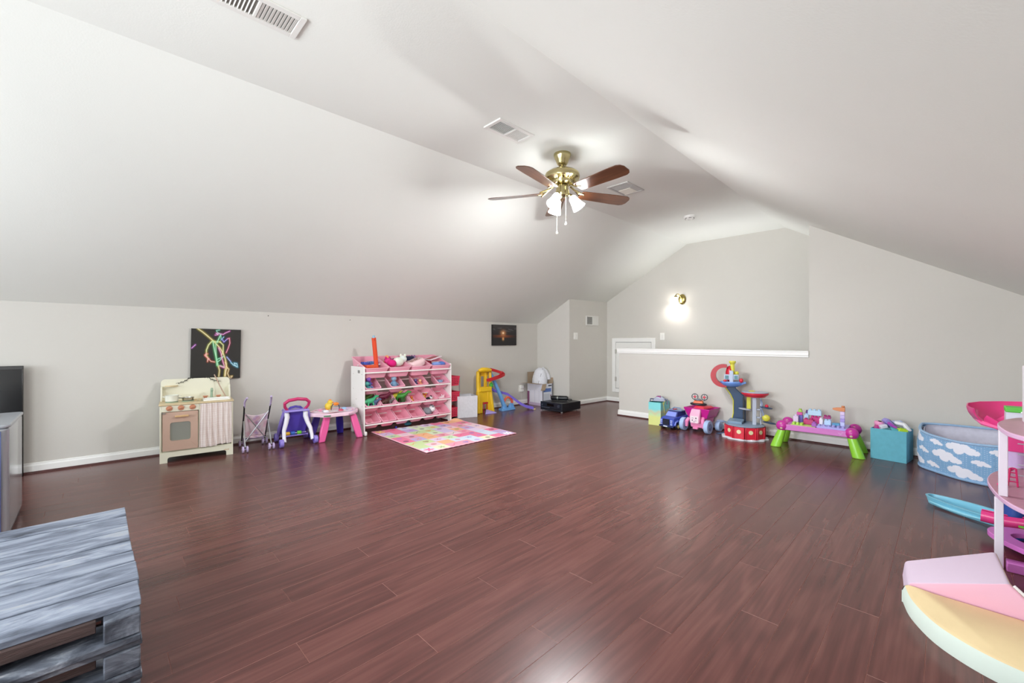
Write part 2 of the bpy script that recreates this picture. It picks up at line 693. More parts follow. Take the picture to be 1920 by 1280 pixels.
# low access door on the back wall
t = B()
dx0, dx1, dz0, dz1 = -4.262, -3.424, 0.18, 1.16
cw = 0.07
t.box(dx0, YB - 0.018, dz0, dx0 + cw, YB, dz1)
t.box(dx1 - cw, YB - 0.018, dz0, dx1, YB, dz1)
t.box(dx0 + cw, YB - 0.018, dz1 - cw, dx1 - cw, YB, dz1)
t.box(dx0 + cw, YB - 0.018, dz0, dx1 - cw, YB, dz0 + cw)
d1 = struct('door_1', t, M_TRIM, bevel=0.004)
t = B()
t.box(dx0 + cw + 0.006, YB - 0.012, dz0 + cw + 0.006, dx1 - cw - 0.006, YB - 0.002, dz1 - cw - 0.006)
lf = obj('door_leaf', t, mat('door_white', '#ecece8', 0.4), d1)
for z in (0.42, 0.92):
    t = B()
    t.cyl((dx0 + cw + 0.002, YB - 0.02, z - 0.04), (dx0 + cw + 0.002, YB - 0.02, z + 0.04), 0.006, n=8)
    t.box(dx0 + cw - 0.012, YB - 0.0195, z - 0.038, dx0 + cw + 0.02, YB - 0.0175, z + 0.038)
    obj('hinge', t, mat('satin_metal', '#b9b6ae', 0.35, 0.9), lf)
t = B()
t.box(dx0 + cw + 0.0, YB - 0.004, dz0 + cw, dx1 - cw, YB - 0.001, dz1 - cw)
obj('door_gap', t, mat('gap_dark', '#6d6a66', 0.9), d1)

# ------------------------------------------------------------------ ceiling and wall fittings
M_VENT = mat('vent_white', '#e4e3de', 0.45)
M_VDARK = mat('vent_duct', '#8e8d88', 0.9)


def ceiling_grille(x0, x1, y0, y1, ymid, label, pitch, a_dark=-62, a_lit=14):
    t = thing('ceiling_vent', label, 'vent', ((x0 + x1) / 2, (y0 + y1) / 2, ZF), 0, 'return air grilles on the flat ceiling')
    w, l = (x1 - x0) / 2, (y1 - y0) / 2
    ym = ymid - (y0 + y1) / 2
    e = 0.028
    bb = B()
    for q in ((-w, -l, w, -l + e), (-w, l - e, w, l), (-w, -l + e, -w + e, l - e), (w - e, -l + e, w, l - e), (-w + e, ym - 0.007, w - e, ym + 0.007)):
        bb.box(q[0], q[1], -0.011, q[2], q[3], 0)
    obj('frame', bb, M_VENT, t, bevel=0.002)
    bb = B()
    bb.box(-w + e, -l + e, -0.0014, w - e, l - e, -0.0004)
    obj('duct', bb, M_VDARK, t)
    for (a, c_, ang) in ((-l + e, ym - 0.007, a_dark), (ym + 0.007, l - e, a_lit)):
        bb = B()
        y = a + pitch / 2
        while y < c_ - 0.002:
            bb.cbox((0, y, -0.006), (2 * (w - e), pitch * (0.5 if abs(ang) > 40 else 0.80), 0.0012), (math.radians(ang), 0, 0))
            y += pitch
        o = obj('louvers', bb, M_VENT, t, smooth=0)
        o['kind'] = 'stuff'
    return t


ceiling_grille(-2.345, -2.165, 0.02, 0.735, 0.5435, 'long white louvred grille at the top edge, nearest on the ceiling', 0.0155, -60, 14)
ceiling_grille(-2.352, -2.172, 2.02, 2.375, 2.2065, 'white two-panel louvred grille on the ceiling just before the fan', 0.0115, 62, 10)
t = thing('ceiling_vent', 'square white ceiling exhaust grille with a pale lens behind the fan blades', 'vent', (-2.28, 3.87, ZF))
b = B()
w, l, e = 0.118, 0.165, 0.02
for q in ((-w, -l, w, -l + e), (-w, l - e, w, l), (-w, -l + e, -w + e, l - e), (w - e, -l + e, w, l - e)):
    b.box(q[0], q[1], -0.012, q[2], q[3], 0)
b.box(-w + e, -l + e, -0.006, w - e, l - e, 0)
obj('frame', b, mat('vent_grey', '#c4c3c0', 0.5), t, bevel=0.002)
b = B()
b.box(-0.085, 0.0, -0.0105, 0.05, 0.135, -0.004)
obj('lens', b, mat('lens_white', '#f4f1e6', 0.3), t)
b = B()
for k in range(8):
    b.box(-w + e + 0.01, -l + e + 0.012 + k * 0.015, -0.009, w - e - 0.01, -l + e + 0.018 + k * 0.015, -0.005)
o = obj('louvers', b, mat('vent_grey2', '#bfbebb', 0.5), t, smooth=0)
o['kind'] = 'stuff'

t = thing('smoke_detector', 'round white smoke detector alone on the flat ceiling beyond the fan', 'detector', (-2.227, 5.297, ZF))
b = B()
b.lathe([(0.07, 0), (0.07, -0.012), (0.062, -0.028), (0.045, -0.036), (0.02, -0.038)], n=28)
obj('housing', b, mat('detector_white', '#eeeeea', 0.4), t)
b = B()
for k in range(6):
    a = k * PI / 3
    b.cbox((0.053 * math.cos(a), 0.053 * math.sin(a), -0.0315), (0.006, 0.03, 0.006), (0, 0, a))
o = obj('slots', b, mat('slot_dark', '#55534f', 0.7), t)
o['kind'] = 'stuff'

# wall grille on the passage side wall
sk = math.degrees(math.atan2(XJ1 - XJ0, YB - YA))


def xj(y):
    return XJ0 + (XJ1 - XJ0) * (y - YA) / (YB - YA)


t = thing('wall_vent', 'small square white air register high on the narrow wall left of the passage', 'vent', (xj(6.33), 6.33, 1.47), 90 - sk)
b = B()
b.box(-0.175, -0.014, -0.085, 0.175, 0, -0.065)
b.box(-0.175, -0.014, 0.065, 0.175, 0, 0.085)
b.box(-0.175, -0.014, -0.065, -0.15, 0, 0.065)
b.box(0.15, -0.014, -0.065, 0.175, 0, 0.065)
b.box(0.0, -0.012, -0.065, 0.15, 0, 0.065)
obj('frame', b, M_VENT, t, bevel=0.002)
b = B()
b.box(-0.15, -0.004, -0.065, 0, -0.001, 0.065)
obj('duct', b, M_VDARK, t)
b = B()
for k in range(10):
    b.cbox((-0.075, -0.008, -0.058 + 0.013 * k), (0.15, 0.004, 0.004), (0.6, 0, 0))
o = obj('louvers', b, mat('vent_grey2', '#bfbebb', 0.5), t, smooth=0)
o['kind'] = 'stuff'
M_SWITCH = mat('switch_white', '#f4f3ee', 0.35)


def switch(name, label, loc, rz, cat='switch', w=0.078, h=0.118):
    t = thing(name, label, cat, loc, rz)
    b = B()
    b.prism(rrect(w, h, 0.006), -0.007, 0, 'y')
    obj('cover_plate', b, M_SWITCH, t, bevel=0.002)
    b = B()
    b.box(-0.016, -0.011, -0.033, 0.016, -0.006, 0.033)
    obj('rocker', b, mat('switch_rocker', '#e9e8e3', 0.3), t, bevel=0.002)
    for z in (-0.048, 0.048):
        b = B()
        b.cyl((0, -0.0082, z), (0, -0.0065, z), 0.003, n=8)
        obj('screw', b, mat('screw_white', '#cfcdc7', 0.4), t)
    return t


switch('light_switch', 'white wall switch on the narrow wall left of the passage, below the register', (xj(5.88), 5.88, 1.193), 90 - sk, w=0.10)
switch('light_switch', 'white wall switch on the back wall right of the low access door', (-3.303, YB, 1.185), 0)
t = thing('wall_outlet', 'white wall outlet with a plugged-in adapter and hanging cord, low on the left wall', 'outlet', (xw(5.29) + 0.001, 5.29, 0.28), 88.4)
b = B()
b.prism(rrect(0.08, 0.125, 0.006), -0.006, 0, 'y')
obj('cover_plate', b, M_SWITCH, t, bevel=0.002)
b = B()
b.box(-0.028, -0.055, -0.05, 0.03, -0.006, 0.0)
b.box(-0.02, -0.045, 0.005, 0.04, -0.006, 0.06)
obj('adapter', b, M_SWITCH, t, bevel=0.005)
b = B()
b.tube([(0.0, -0.03, -0.05), (0.0, -0.028, -0.09), (0.004, -0.02, -0.15), (0.01, -0.02, -0.2)], 0.0025, 6)
obj('cord', b, M_SWITCH, t)

# ------------------------------------------------------------------ ceiling fan
M_BRASS = mat('brass', '#bcb083', 0.18, 1.0)
M_BLADE = mat('blade_walnut', '#573421', 0.28, noise=0.35, nscale=3.0, stretch=(1.2, 14, 1), coat=0.3)
M_SHADE = mat('lit_glass_shade', '#ffffff', 0.3, emis='#fcfeff', es=FAN_ES)
fan = thing('ceiling_fan', 'five-blade brass and walnut ceiling fan with lit white glass shades', 'ceiling fan', FANC)
b = B()
b.lathe([(0.03, -0.001), (0.071, -0.001), (0.073, -0.012), (0.068, -0.03), (0.055, -0.055), (0.045, -0.08), (0.04, -0.09), (0.03, -0.098)], n=32)
obj('canopy', b, M_BRASS, fan)
b = B()
b.cyl((0, 0, -0.16), (0, 0, -0.09), 0.0115, n=14)
obj('downrod', b, M_BRASS, fan)
b = B()
b.lathe([(0.03, -0.135), (0.06, -0.14), (0.115, -0.15), (0.142, -0.17), (0.147, -0.19), (0.142, -0.21), (0.11, -0.222), (0.09, -0.228), (0.085, -0.25), (0.07, -0.258), (0.035, -0.262)], n=40)
mo = obj('motor_housing', b, M_BRASS, fan)
b = B()
for k in range(30):
    a = 2 * PI * k / 30
    b.cbox((0.1 * math.cos(a), 0.1 * math.sin(a), -0.2295), (0.022, 0.004, 0.004), (0, math.radians(18), a))
o = obj('cooling_ribs', b, mat('brass_dark', '#8a7a48', 0.3, 1.0), mo)
o['kind'] = 'stuff'
b = B()
b.lathe([(0.035, -0.258), (0.048, -0.268), (0.052, -0.30), (0.058, -0.33), (0.05, -0.352), (0.02, -0.362)], n=28)
obj('switch_housing', b, M_BRASS, fan)
for k in range(5):
    a = FAN_A0 + 72 * k
    ar = math.radians(a)
    R = Matrix.Rotation(ar, 4, 'Z')
    b = B()
    b.M = R
    b.tube([(0.075, 0, -0.262), (0.11, 0.0, -0.285), (0.15, 0.02, -0.303), (0.185, 0.036, -0.318)], [0.009, 0.008, 0.007, 0.006], 8)
    b.tube([(0.075, 0, -0.262), (0.11, 0.0, -0.287), (0.15, -0.02, -0.31), (0.185, -0.036, -0.33)], [0.009, 0.008, 0.007, 0.006], 8)
    b.tube([(0.15, 0.0, -0.312), (0.175, 0.02, -0.318), (0.21, 0.0, -0.324), (0.175, -0.02, -0.324)], 0.005, 6, closed=True)
    obj('blade_arm', b, M_BRASS, fan)
    b = B()
    b.at((0, 0, 0))
    pl = [(0.17, -0.052), (0.20, -0.058), (0.50, -0.072), (0.60, -0.072), (0.628, -0.058), (0.645, -0.03), (0.645, 0.03), (0.628, 0.058), (0.60, 0.072), (0.50, 0.072), (0.20, 0.058), (0.17, 0.052)]
    b.M = R @ Matrix.Translation((0, 0, -0.325)) @ Matrix.Rotation(math.radians(-12), 4, 'X')
    b.prism(pl, 0, 0.006)
    # origin of the blade on its own axis, so that the grain follows it
    bo = B()
    bo.prism(pl, 0, 0.006)
    o = obj('blade', bo, M_BLADE, fan, bevel=0.001)
    o.matrix_local = R @ Matrix.Translation((0, 0, -0.325)) @ Matrix.Rotation(math.radians(-12), 4, 'X')
for (x, y, a) in LAMP_XY:
    ca, sa = math.cos(a), math.sin(a)
    b = B()
    b.tube([(0.04 * ca, 0.04 * sa, -0.335), (0.062 * ca, 0.062 * sa, -0.345), (0.078 * ca, 0.078 * sa, -0.362)], [0.012, 0.012, 0.021], 12)
    ho = obj('lamp_holder', b, M_BRASS, fan)
    b = B()
    b.M = Matrix.Translation((0.076 * ca, 0.076 * sa, -0.36)) @ Matrix.Rotation(a, 4, 'Z') @ Matrix.Rotation(math.radians(-34), 4, 'Y')
    prf = [(0.02, 0.0), (0.03, -0.012), (0.036, -0.04), (0.043, -0.075), (0.056, -0.115)]
    b.lathe(prf, n=28, cap=False)
    b.lathe([(r - 0.003, z) for r, z in prf[::-1]], n=28, cap=False)
    o = obj('glass_shade', b, M_SHADE, fan)
    o.visible_shadow = True
for (x, y, l) in ((0.045, -0.01, 0.33), (-0.02, -0.045, 0.40)):
    b = B()
    b.cyl((x, y, -0.355), (x, y, -0.355 - l + 0.11), 0.0018, n=6)
    ch = obj('pull_chain', b, mat('chain', '#d8d2c0', 0.3, 0.6), fan)
    b = B()
    b.lathe([(0.002, 0.0), (0.006, -0.012), (0.009, -0.022), (0.005, -0.03), (0.001, -0.031)], (x, y, -0.355 - l + 0.11), 12)
    obj('pull_knob', b, mat('knob_ivory', '#efeadd', 0.4), ch)

# sconce
t = thing('wall_sconce', 'lit brass sconce with a white bell shade on the back wall', 'sconce', (-2.965, YB, 1.78))
b = B()
b.lathe([(0.062, 0.0), (0.062, 0.008), (0.05, 0.02), (0.03, 0.027), (0.01, 0.03)], (0, 0, 0), 28, rot=(PI / 2, 0, 0), sy=1.35)
obj('back_plate', b, mat('brass_old', '#a8975a', 0.25, 1.0), t)
b = B()
b.tube([(0, -0.02, 0.01), (-0.01, -0.06, 0.05), (-0.03, -0.09, 0.085), (-0.055, -0.105, 0.08), (-0.06, -0.108, 0.055)], 0.007, 8)
b.lathe([(0.012, 0.06), (0.026, 0.045), (0.03, 0.03)], (-0.062, -0.108, 0), 16)
obj('arm', b, mat('brass_old', '#a8975a', 0.25, 1.0), t)
b = B()
b.M = Matrix.Translation((-0.062, -0.108, 0.035)) @ Euler((0, math.radians(8), 0)).to_matrix().to_4x4()
prf = [(0.022, 0.0), (0.034, -0.015), (0.042, -0.05), (0.05, -0.08), (0.066, -0.11)]
b.lathe(prf, n=28, cap=False)
b.lathe([(r - 0.003, z) for r, z in prf[::-1]], n=28, cap=False)
obj('glass_shade', b, mat('sconce_glass', '#ffffff', 0.3, emis='#fff8ee', es=SCO_ES), t)

# ------------------------------------------------------------------ pallets (left foreground)


def pallet_paint(key, stops, st=(1.0, 1.0, 1.0)):
    m = mat(key, '#808890', 0.62, bump=0.5, bscale=30, stretch=(4, 1, 4), spec=0.35)
    nt = m.node_tree
    bs = nt.nodes['Principled BSDF']
    tc = nt.nodes.new('ShaderNodeTexCoord')
    oi = nt.nodes.new('ShaderNodeObjectInfo')
    ad = nt.nodes.new('ShaderNodeVectorMath')
    ad.operation = 'MULTIPLY_ADD'
    ad.inputs[1].default_value = (31, 31, 31)
    nt.links.new(oi.outputs['Random'], ad.inputs[0])
    nt.links.new(tc.outputs['Object'], ad.inputs[2])
    mp = nt.nodes.new('ShaderNodeMapping')
    mp.inputs['Scale'].default_value = st
    nt.links.new(ad.outputs[0], mp.inputs[0])
    n = nt.nodes.new('ShaderNodeTexNoise')
    n.inputs['Scale'].default_value = 1.0
    n.inputs['Detail'].default_value = 7
    n.inputs['Roughness'].default_value = 0.62
    n.inputs['Distortion'].default_value = 0.7
    nt.links.new(mp.outputs[0], n.inputs['Vector'])
    cr = nt.nodes.new('ShaderNodeValToRGB')
    el = cr.color_ramp.elements
    el[0].position, el[0].color = stops[0][0], (*hexc(stops[0][1]), 1)
    el[1].position, el[1].color = stops[-1][0], (*hexc(stops[-1][1]), 1)
    for p_, h_ in stops[1:-1]:
        e_ = el.new(p_)
        e_.color = (*hexc(h_), 1)
    nt.links.new(n.outputs['Fac'], cr.inputs[0])
    nt.links.new(cr.outputs[0], bs.inputs['Base Color'])
    return m


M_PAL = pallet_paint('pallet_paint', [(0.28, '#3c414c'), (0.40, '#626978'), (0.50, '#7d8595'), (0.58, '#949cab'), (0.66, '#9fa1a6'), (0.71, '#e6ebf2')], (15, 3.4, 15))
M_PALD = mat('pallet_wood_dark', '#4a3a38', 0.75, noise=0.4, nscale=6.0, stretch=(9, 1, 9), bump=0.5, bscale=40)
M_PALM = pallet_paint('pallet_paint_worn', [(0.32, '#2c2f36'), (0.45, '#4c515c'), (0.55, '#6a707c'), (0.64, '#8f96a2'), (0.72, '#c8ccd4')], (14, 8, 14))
ed = [-2.744, -2.607, -2.407, -2.274, -2.153, -2.049, -1.878, -1.728]
Y1, Y0p = 0.1025, -1.10
for lv in range(3):
    zt = 0.31 - 0.1033 * lv
    lab = ['grey weathered wooden pallet with boarded top, uppermost of the stack', 'dark wooden pallet in the middle of the stack under the boarded one', 'dark wooden pallet at the bottom of the stack by the floor'][lv]
    t = thing('wooden_pallet', lab, 'pallet', (-2.22, -0.5, zt - 0.1025), 0, 'stacked wooden pallets')
    offx, offy, offz = -2.22, -0.5, zt - 0.1025
    if lv == 0:
        tops = [(ed[i] + 0.002 + 0.003 * (i % 2), ed[i + 1] - 0.006, 0.0) for i in range(7)]
    else:
        tops = [(-1.86, -1.70, 0), (-2.06, -1.93, 0), (-2.30, -2.16, 0), (-2.52, -2.39, 0), (-2.744, -2.61, 0)]
    for i, (a, c_, dz) in enumerate(tops):
        b = B()
        jl = random.uniform(-0.006, 0.004) if 0 < i else 0
        cx = (a + c_) / 2
        b.box(-(c_ - a) / 2, Y0p - offy, -0.0095, (c_ - a) / 2, Y1 - offy + jl, 0.0095)
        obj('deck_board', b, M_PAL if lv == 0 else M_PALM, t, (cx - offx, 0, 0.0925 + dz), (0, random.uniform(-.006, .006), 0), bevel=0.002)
    for (xx, w) in ((-1.73, 0.04), (-2.22, 0.04), (-2.72, 0.04)):
        # stringer along the pallet edge, seen between the end blocks
        b = B()
        b.box(xx - offx - w / 2, Y0p - offy + 0.10, 0.048, xx - offx + w / 2 - (0.01 if xx > -1.8 else 0), Y1 - offy - 0.10, 0.082)
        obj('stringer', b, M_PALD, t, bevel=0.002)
    for xx in (-1.735, -2.22, -2.70):
        for (ya, yb) in ((Y1 - 0.085, Y1 - 0.004), (-0.56, -0.44), (Y0p + 0.01, Y0p + 0.1)):
            b = B()
            b.box(xx - 0.042 - offx, ya - offy, 0.0185, xx + 0.042 - offx, yb - offy, 0.0825)
            obj('block', b, M_PALM, t, bevel=0.004)
    for xx in (-1.735, -2.22, -2.70):
        b = B()
        b.box(xx - 0.05 - offx, Y0p - offy + 0.005, 0.001, xx + 0.05 - offx, Y1 - offy - 0.004, 0.018)
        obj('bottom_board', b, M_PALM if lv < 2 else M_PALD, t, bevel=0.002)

# ------------------------------------------------------------------ black board and grey appliance at the left edge
t = thing('black_board', 'tall plain black upright board against the left wall at the photo edge', 'board', (-5.31, -0.70, 0), 88.4)
b = B()
b.box(-0.33, -0.045, 0.0, 0.285, -0.012, 0.9)
obj('board_body', b, mat('panel_black', '#08090c', 0.25, coat=0.3), t, bevel=0.006)
b = B()
b.box(-0.33, -0.047, 0.872, 0.285, -0.011, 0.902)
obj('top_edge', b, mat('panel_edge', '#3a3a3a', 0.4), t, bevel=0.003, label='dark grey top edge')
b = B()
for (x, z) in ((0.14, 0.69), (0.15, 0.67)):
    b.cyl((x, -0.0462, z), (x, -0.044, z), 0.004, n=6)
obj('indicator_dots', b, mat('dots_orange', '#e8a070', 0.5), t)

M_STEEL = mat('appliance_grey', '#b4b8bf', 0.16, 0.55)
M_BLUE_REFL = mat('appliance_blue_reflection', '#6f80b6', 0.15, 0.35)  # blue window reflection on the front, put into its base colour
t = thing('grey_bin', 'glossy grey rectangular bin, blue reflection painted on front, with recessed top handle, behind the pallets', 'bin', (-3.92, -0.53, 0))
b = B()
b.prism(rrect(0.62, 0.385, 0.03), 0.03, 0.625)
obj('body', b, M_STEEL, t, bevel=0.012)
b = B()
b.box(0.3, -0.165, 0.04, 0.322, 0.165, 0.61)
obj('front_door', b, M_BLUE_REFL, t, bevel=0.006, label='glossy front door, blue reflection painted in')
b = B()
b.prism(rrect(0.6, 0.365, 0.03), 0.0, 0.032)
obj('base', b, mat('base_dark', '#3c3d42', 0.5), t)
b = B()
b.prism(rrect(0.63, 0.395, 0.03), 0.624, 0.642)
lid = obj('lid', b, mat('lid_grey', '#a9adb4', 0.25, 0.3), t, bevel=0.006)
b = B()
b.prism(rrect(0.3, 0.22, 0.02, -0.06, 0.0), 0.642, 0.646)
obj('recess', b, mat('recess_dark', '#2c3038', 0.35), lid)
b = B()
b.cbox((-0.05, 0.02, 0.653), (0.2, 0.09, 0.012), (0, 0, 0.1))
obj('handle', b, mat('handle_dark', '#50565e', 0.3), lid, bevel=0.004)

# ------------------------------------------------------------------ wall pictures
NEON = [
    ('#f2e05a', [(370, 115), (405, 138), (440, 165), (500, 215), (545, 262), (570, 300), (590, 350), (600, 390), (592, 440), (588, 485)], 1.3),
    ('#e6ef6a', [(545, 215), (480, 212), (455, 240), (440, 280), (440, 320), (455, 345)], 1.2),
    ('#e6ef6a', [(545, 215), (572, 240), (572, 290), (560, 320)], 1.0),
    ('#4fe08a', [(520, 222), (535, 190), (548, 160)], 1.3), ('#67e38c', [(490, 218), (505, 290), (520, 350), (535, 405)], 1.5),
    ('#67e38c', [(512, 235), (516, 320), (524, 400)], 1.0), ('#4fe0a0', [(527, 352), (552, 342), (575, 330), (545, 362), (528, 372)], 1.0),
    ('#54d66a', [(530, 405), (556, 402), (582, 412)], 0.8),
    ('#45e0b0', [(540, 122), (514, 126), (522, 140), (550, 155), (553, 190)], 0.8), ('#55c8f0', [(575, 175), (553, 200)], 0.8),
    ('#e84ac8', [(505, 162), (530, 158), (512, 148), (570, 155), (590, 142), (622, 128)], 1.0),
    ('#6a5af0', [(564, 196), (576, 216), (604, 190)], 1.0), ('#f04a86', [(604, 190), (621, 184), (625, 225), (612, 265), (597, 300)], 1.0),
    ('#d85ae8', [(328, 265), (355, 240)], 1.0), ('#ef5ab0', [(535, 262), (555, 305), (565, 350), (582, 402), (584, 420), (548, 405)], 1.2),
    ('#f2764a', [(450, 310), (427, 318), (452, 345), (450, 370), (456, 348), (478, 368), (506, 373)], 1.1),
    ('#f04a6a', [(440, 300), (430, 325), (465, 350)], 0.8),
    ('#8aa0f8', [(603, 335), (618, 352), (634, 371)], 1.0), ('#5ad0ee', [(638, 380), (660, 400), (692, 416), (686, 388), (664, 384), (678, 410)], 1.2),
    ('#f0d65a', [(537, 410), (546, 440), (541, 486)], 1.2), ('#f0c85a', [(590, 375), (606, 420), (597, 450), (594, 486)], 1.2),
    ('#f0c85a', [(606, 418), (622, 432), (612, 466), (626, 500), (640, 505), (651, 488), (636, 490)], 1.0),
]


def neon_cols(u, v):
    X = 323 + u * 393
    Y = 115 + (1 - v) * 390
    c = np.zeros(u.shape + (3,)) + H('#34322f')
    for hx, pts, w in NEON:
        d = np.full(u.shape, 1e9)
        for (x0, y0), (x1, y1) in zip(pts[:-1], pts[1:]):
            dx, dy = x1 - x0, y1 - y0
            tt = np.clip(((X - x0) * dx + (Y - y0) * dy) / (dx * dx + dy * dy + 1e-9), 0, 1)
            d = np.minimum(d, np.hypot(X - x0 - tt * dx, Y - y0 - tt * dy))
        g = np.exp(-(d / (6.5 * w)) ** 2)[..., None] * 0.55
        c = c * (1 - g) + H(hx) * g
        k = np.clip(1.4 - d / (2.0 * w), 0, 1)[..., None]
        c = c * (1 - k) + (H(hx) * 0.35 + 0.62) * k
    return c


M_PRINT = mat('print_canvas', '#ffffff', 0.6, attr=True, spec=0.3)


def canvas(name, label, y0, y1, z0, z1, cf, n=120, th=0.02, tilt=0.0):
    yc = (y0 + y1) / 2
    t = thing(name, label, 'picture', (xw(yc) + 0.004, yc, z0), 88.4)
    w, h = (y1 - y0), z1 - z0
    b = B()
    b.box(-w / 2, -th, 0, w / 2, 0, h)
    fr = obj('canvas_body', b, mat('canvas_side', '#1e1d1b', 0.7), t, rot=(0, tilt, 0))
    me = grid_sheet(n, n, lambda u, v: ((u - 0.5) * w, np.full(u.shape, -th - 0.0008), v * h), cf)
    me.materials.append(M_PRINT)
    obj('printed_face', me, None, t, rot=(0, tilt, 0))
    return t


canvas('wall_canvas', 'square black canvas of neon coloured scribbled lines above the play kitchen', 0.682, 1.108, 0.715, 1.228, neon_cols, 170, tilt=0.018)


def sunset_cols(u, v):
    base = H('#2d2b2c') + (H('#55504f') - H('#2d2b2c')) * np.clip((v - 0.5) * 1.4, 0, 1)[..., None] * 0.6
    cl = (np.sin(u * 13 + np.sin(v * 18) * 1.6) * np.sin(v * 34 + u * 5) > 0.25) & (v > 0.66) & (v < 0.86)
    c = base + 0.04 * cl[..., None]
    d = np.hypot((u - 0.43) * 1.25, (v - 0.60) * 1.0)
    c = c + H('#e8a060') * np.exp(-(d / 0.12) ** 2)[..., None] * 0.8
    c = c + H('#fff2d8') * np.exp(-(d / 0.035) ** 2)[..., None]
    band = np.exp(-((v - 0.44) / 0.05) ** 2) * np.exp(-((u - 0.43) / 0.33) ** 2)
    c = c + H('#b85a20') * band[..., None] * 0.7
    dark = np.exp(-((v - 0.43) / 0.012) ** 2)
    c = c * (1 - 0.75 * dark[..., None])
    refl = np.exp(-((u - 0.43) / 0.035) ** 2) * np.exp(-((v - 0.32) / 0.07) ** 2)
    c = c + H('#ffb870') * refl[..., None] * 0.9
    edge = np.clip(np.minimum(np.minimum(u, 1 - u), np.minimum(v, 1 - v)) / 0.03, 0, 1)
    return np.clip(c * (0.4 + 0.6 * edge[..., None]), 0, 1)


canvas('wall_canvas', 'small dark canvas of a sunset over water on the left wall near the corner', 4.63, 5.165, 1.035, 1.378, sunset_cols, 90, th=0.03)
b = B()
b.cyl((0, 0, 0), (0.012, 0, 0.004), 0.004, n=8)
o = obj('wall_nail', b, mat('nail_dark', '#2a2624', 0.5, 0.5), loc=(xw(1.38) + 0.001, 1.38, 1.385))
tag(o, 'tiny dark nail head in the left wall above the doll stroller', 'nail')
b = B()
b.cyl((0, 0, 0), (0.01, 0, 0.003), 0.0035, n=8)
o = obj('wall_nail', b, mat('nail_dark', '#2a2624', 0.5, 0.5), loc=(xw(2.30) + 0.001, 2.30, 1.37))
tag(o, 'tiny dark nail head in the left wall above the toy bin shelf', 'nail')

# ------------------------------------------------------------------ play kitchen
CREAM = paint('#e9e7d2', 0.45)
M_OVEN = paint('#c7a896', 0.5)
M_TOP = mat('counter_wood', '#d8c49c', 0.45, noise=0.12, nscale=6, stretch=(2, 12, 2))
k = thing('play_kitchen', 'cream and tan wooden play kitchen with oven, sink and gathered curtain', 'play kitchen', (-4.931, 0.414, 0), 83.8)
W, D, HC, HT = 0.553, 0.33, 0.53, 0.735
b = B()
for (x0, x1) in ((0, 0.014), (W - 0.014, W)):
    b = B()
    b.prism([(0, 0), (D, 0), (D, HT - 0.06), (D - 0.05, HT - 0.08), (D - 0.08, HC + 0.03), (D - 0.085, HC - 0.012), (0, HC - 0.012)], x0, x1, 'x')
    obj('side_panel', b, CREAM, k, bevel=0.002)
b = B()
pl = [(0.014, HC - 0.02), (W - 0.014, HC - 0.02)] + [(W - 0.001, HC)] + arc(W - 0.036, HT - 0.035, 0.035, 0, 90, 6) + arc(0.036, HT - 0.035, 0.035, 90, 180, 6) + [(0.001, HC)]
b.prism(pl, D - 0.012, D, 'y')
obj('backsplash', b, CREAM, k, bevel=0.002)
b = B()
b.box(0.014, D - 0.012, 0.06, W - 0.014, D, HC - 0.02)
b.box(0.014, 0.01, 0.095, W - 0.014, D - 0.012, 0.107)
b.box(0.283, 0.0, 0.107, 0.296, D - 0.012, HC - 0.015)
obj('inner_panels', b, CREAM, k)
b = B()
b.prism([(0.0, 0), (0.055, 0), (0.055, 0.03)] + arc(0.075, 0.03, 0.02, 180, 90, 4)[1:] + arc(0.478, 0.03, 0.02, 90, 0, 4) + [(0.498, 0), (W, 0), (W, 0.095), (0, 0.095)], -0.003, 0.011, 'y')
obj('kick_board', b, CREAM, k, bevel=0.001)
b = B()
b.box(-0.006, -0.012, HC - 0.012, W + 0.006, D - 0.012, HC + 0.003)
obj('worktop', b, M_TOP, k, bevel=0.003)
b = B()
b.box(0.014, -0.003, 0.462, 0.283, 0.009, HC - 0.013)
kp = obj('control_panel', b, CREAM, k, bevel=0.001)
for x in (0.068, 0.152, 0.237):
    b = B()
    b.lathe([(0.023, 0), (0.023, -0.006), (0.019, -0.013)], (x, -0.003, 0.492), 20, rot=(-PI / 2, 0, 0))
    b.M = Matrix.Identity(4)
    b = B()
    b.cyl((x, -0.003, 0.492), (x, -0.012, 0.492), 0.024, 0.022, 20)
    b.cbox((x, -0.016, 0.492), (0.044, 0.010, 0.010), (0, -0.35, 0))
    obj('knob', b, mat('knob_copper', '#c98b6c', 0.4), kp, bevel=0.001)
# oven door with a real opening
b = B()
ox0, ox1, oz0, oz1 = 0.020, 0.279, 0.110, 0.458
wx0, wx1, wz0, wz1 = 0.073, 0.222, 0.198, 0.365
outer = [(ox1, oz0), (ox1, oz1), (ox0, oz1), (ox0, oz0)]
inner = rrect(wx1 - wx0, wz1 - wz0, 0.02, (wx0 + wx1) / 2, (wz0 + wz1) / 2, 5)
nI = len(inner)
rect_o = []
for (x, z) in inner:
    cx, cz = (wx0 + wx1) / 2, (wz0 + wz1) / 2
    dx, dz = x - cx, z - cz
    s = min(((ox1 - ox0) / 2) / max(1e-6, abs(dx)), ((oz1 - oz0) / 2) / max(1e-6, abs(dz)))
    px = (ox0 + ox1) / 2 + dx * s if abs(dx * s) < (ox1 - ox0) / 2 + 1 else x
    px = min(max(cx + dx * s, ox0), ox1)
    pz = min(max(cz + dz * s, oz0), oz1)
    rect_o.append((px, pz))
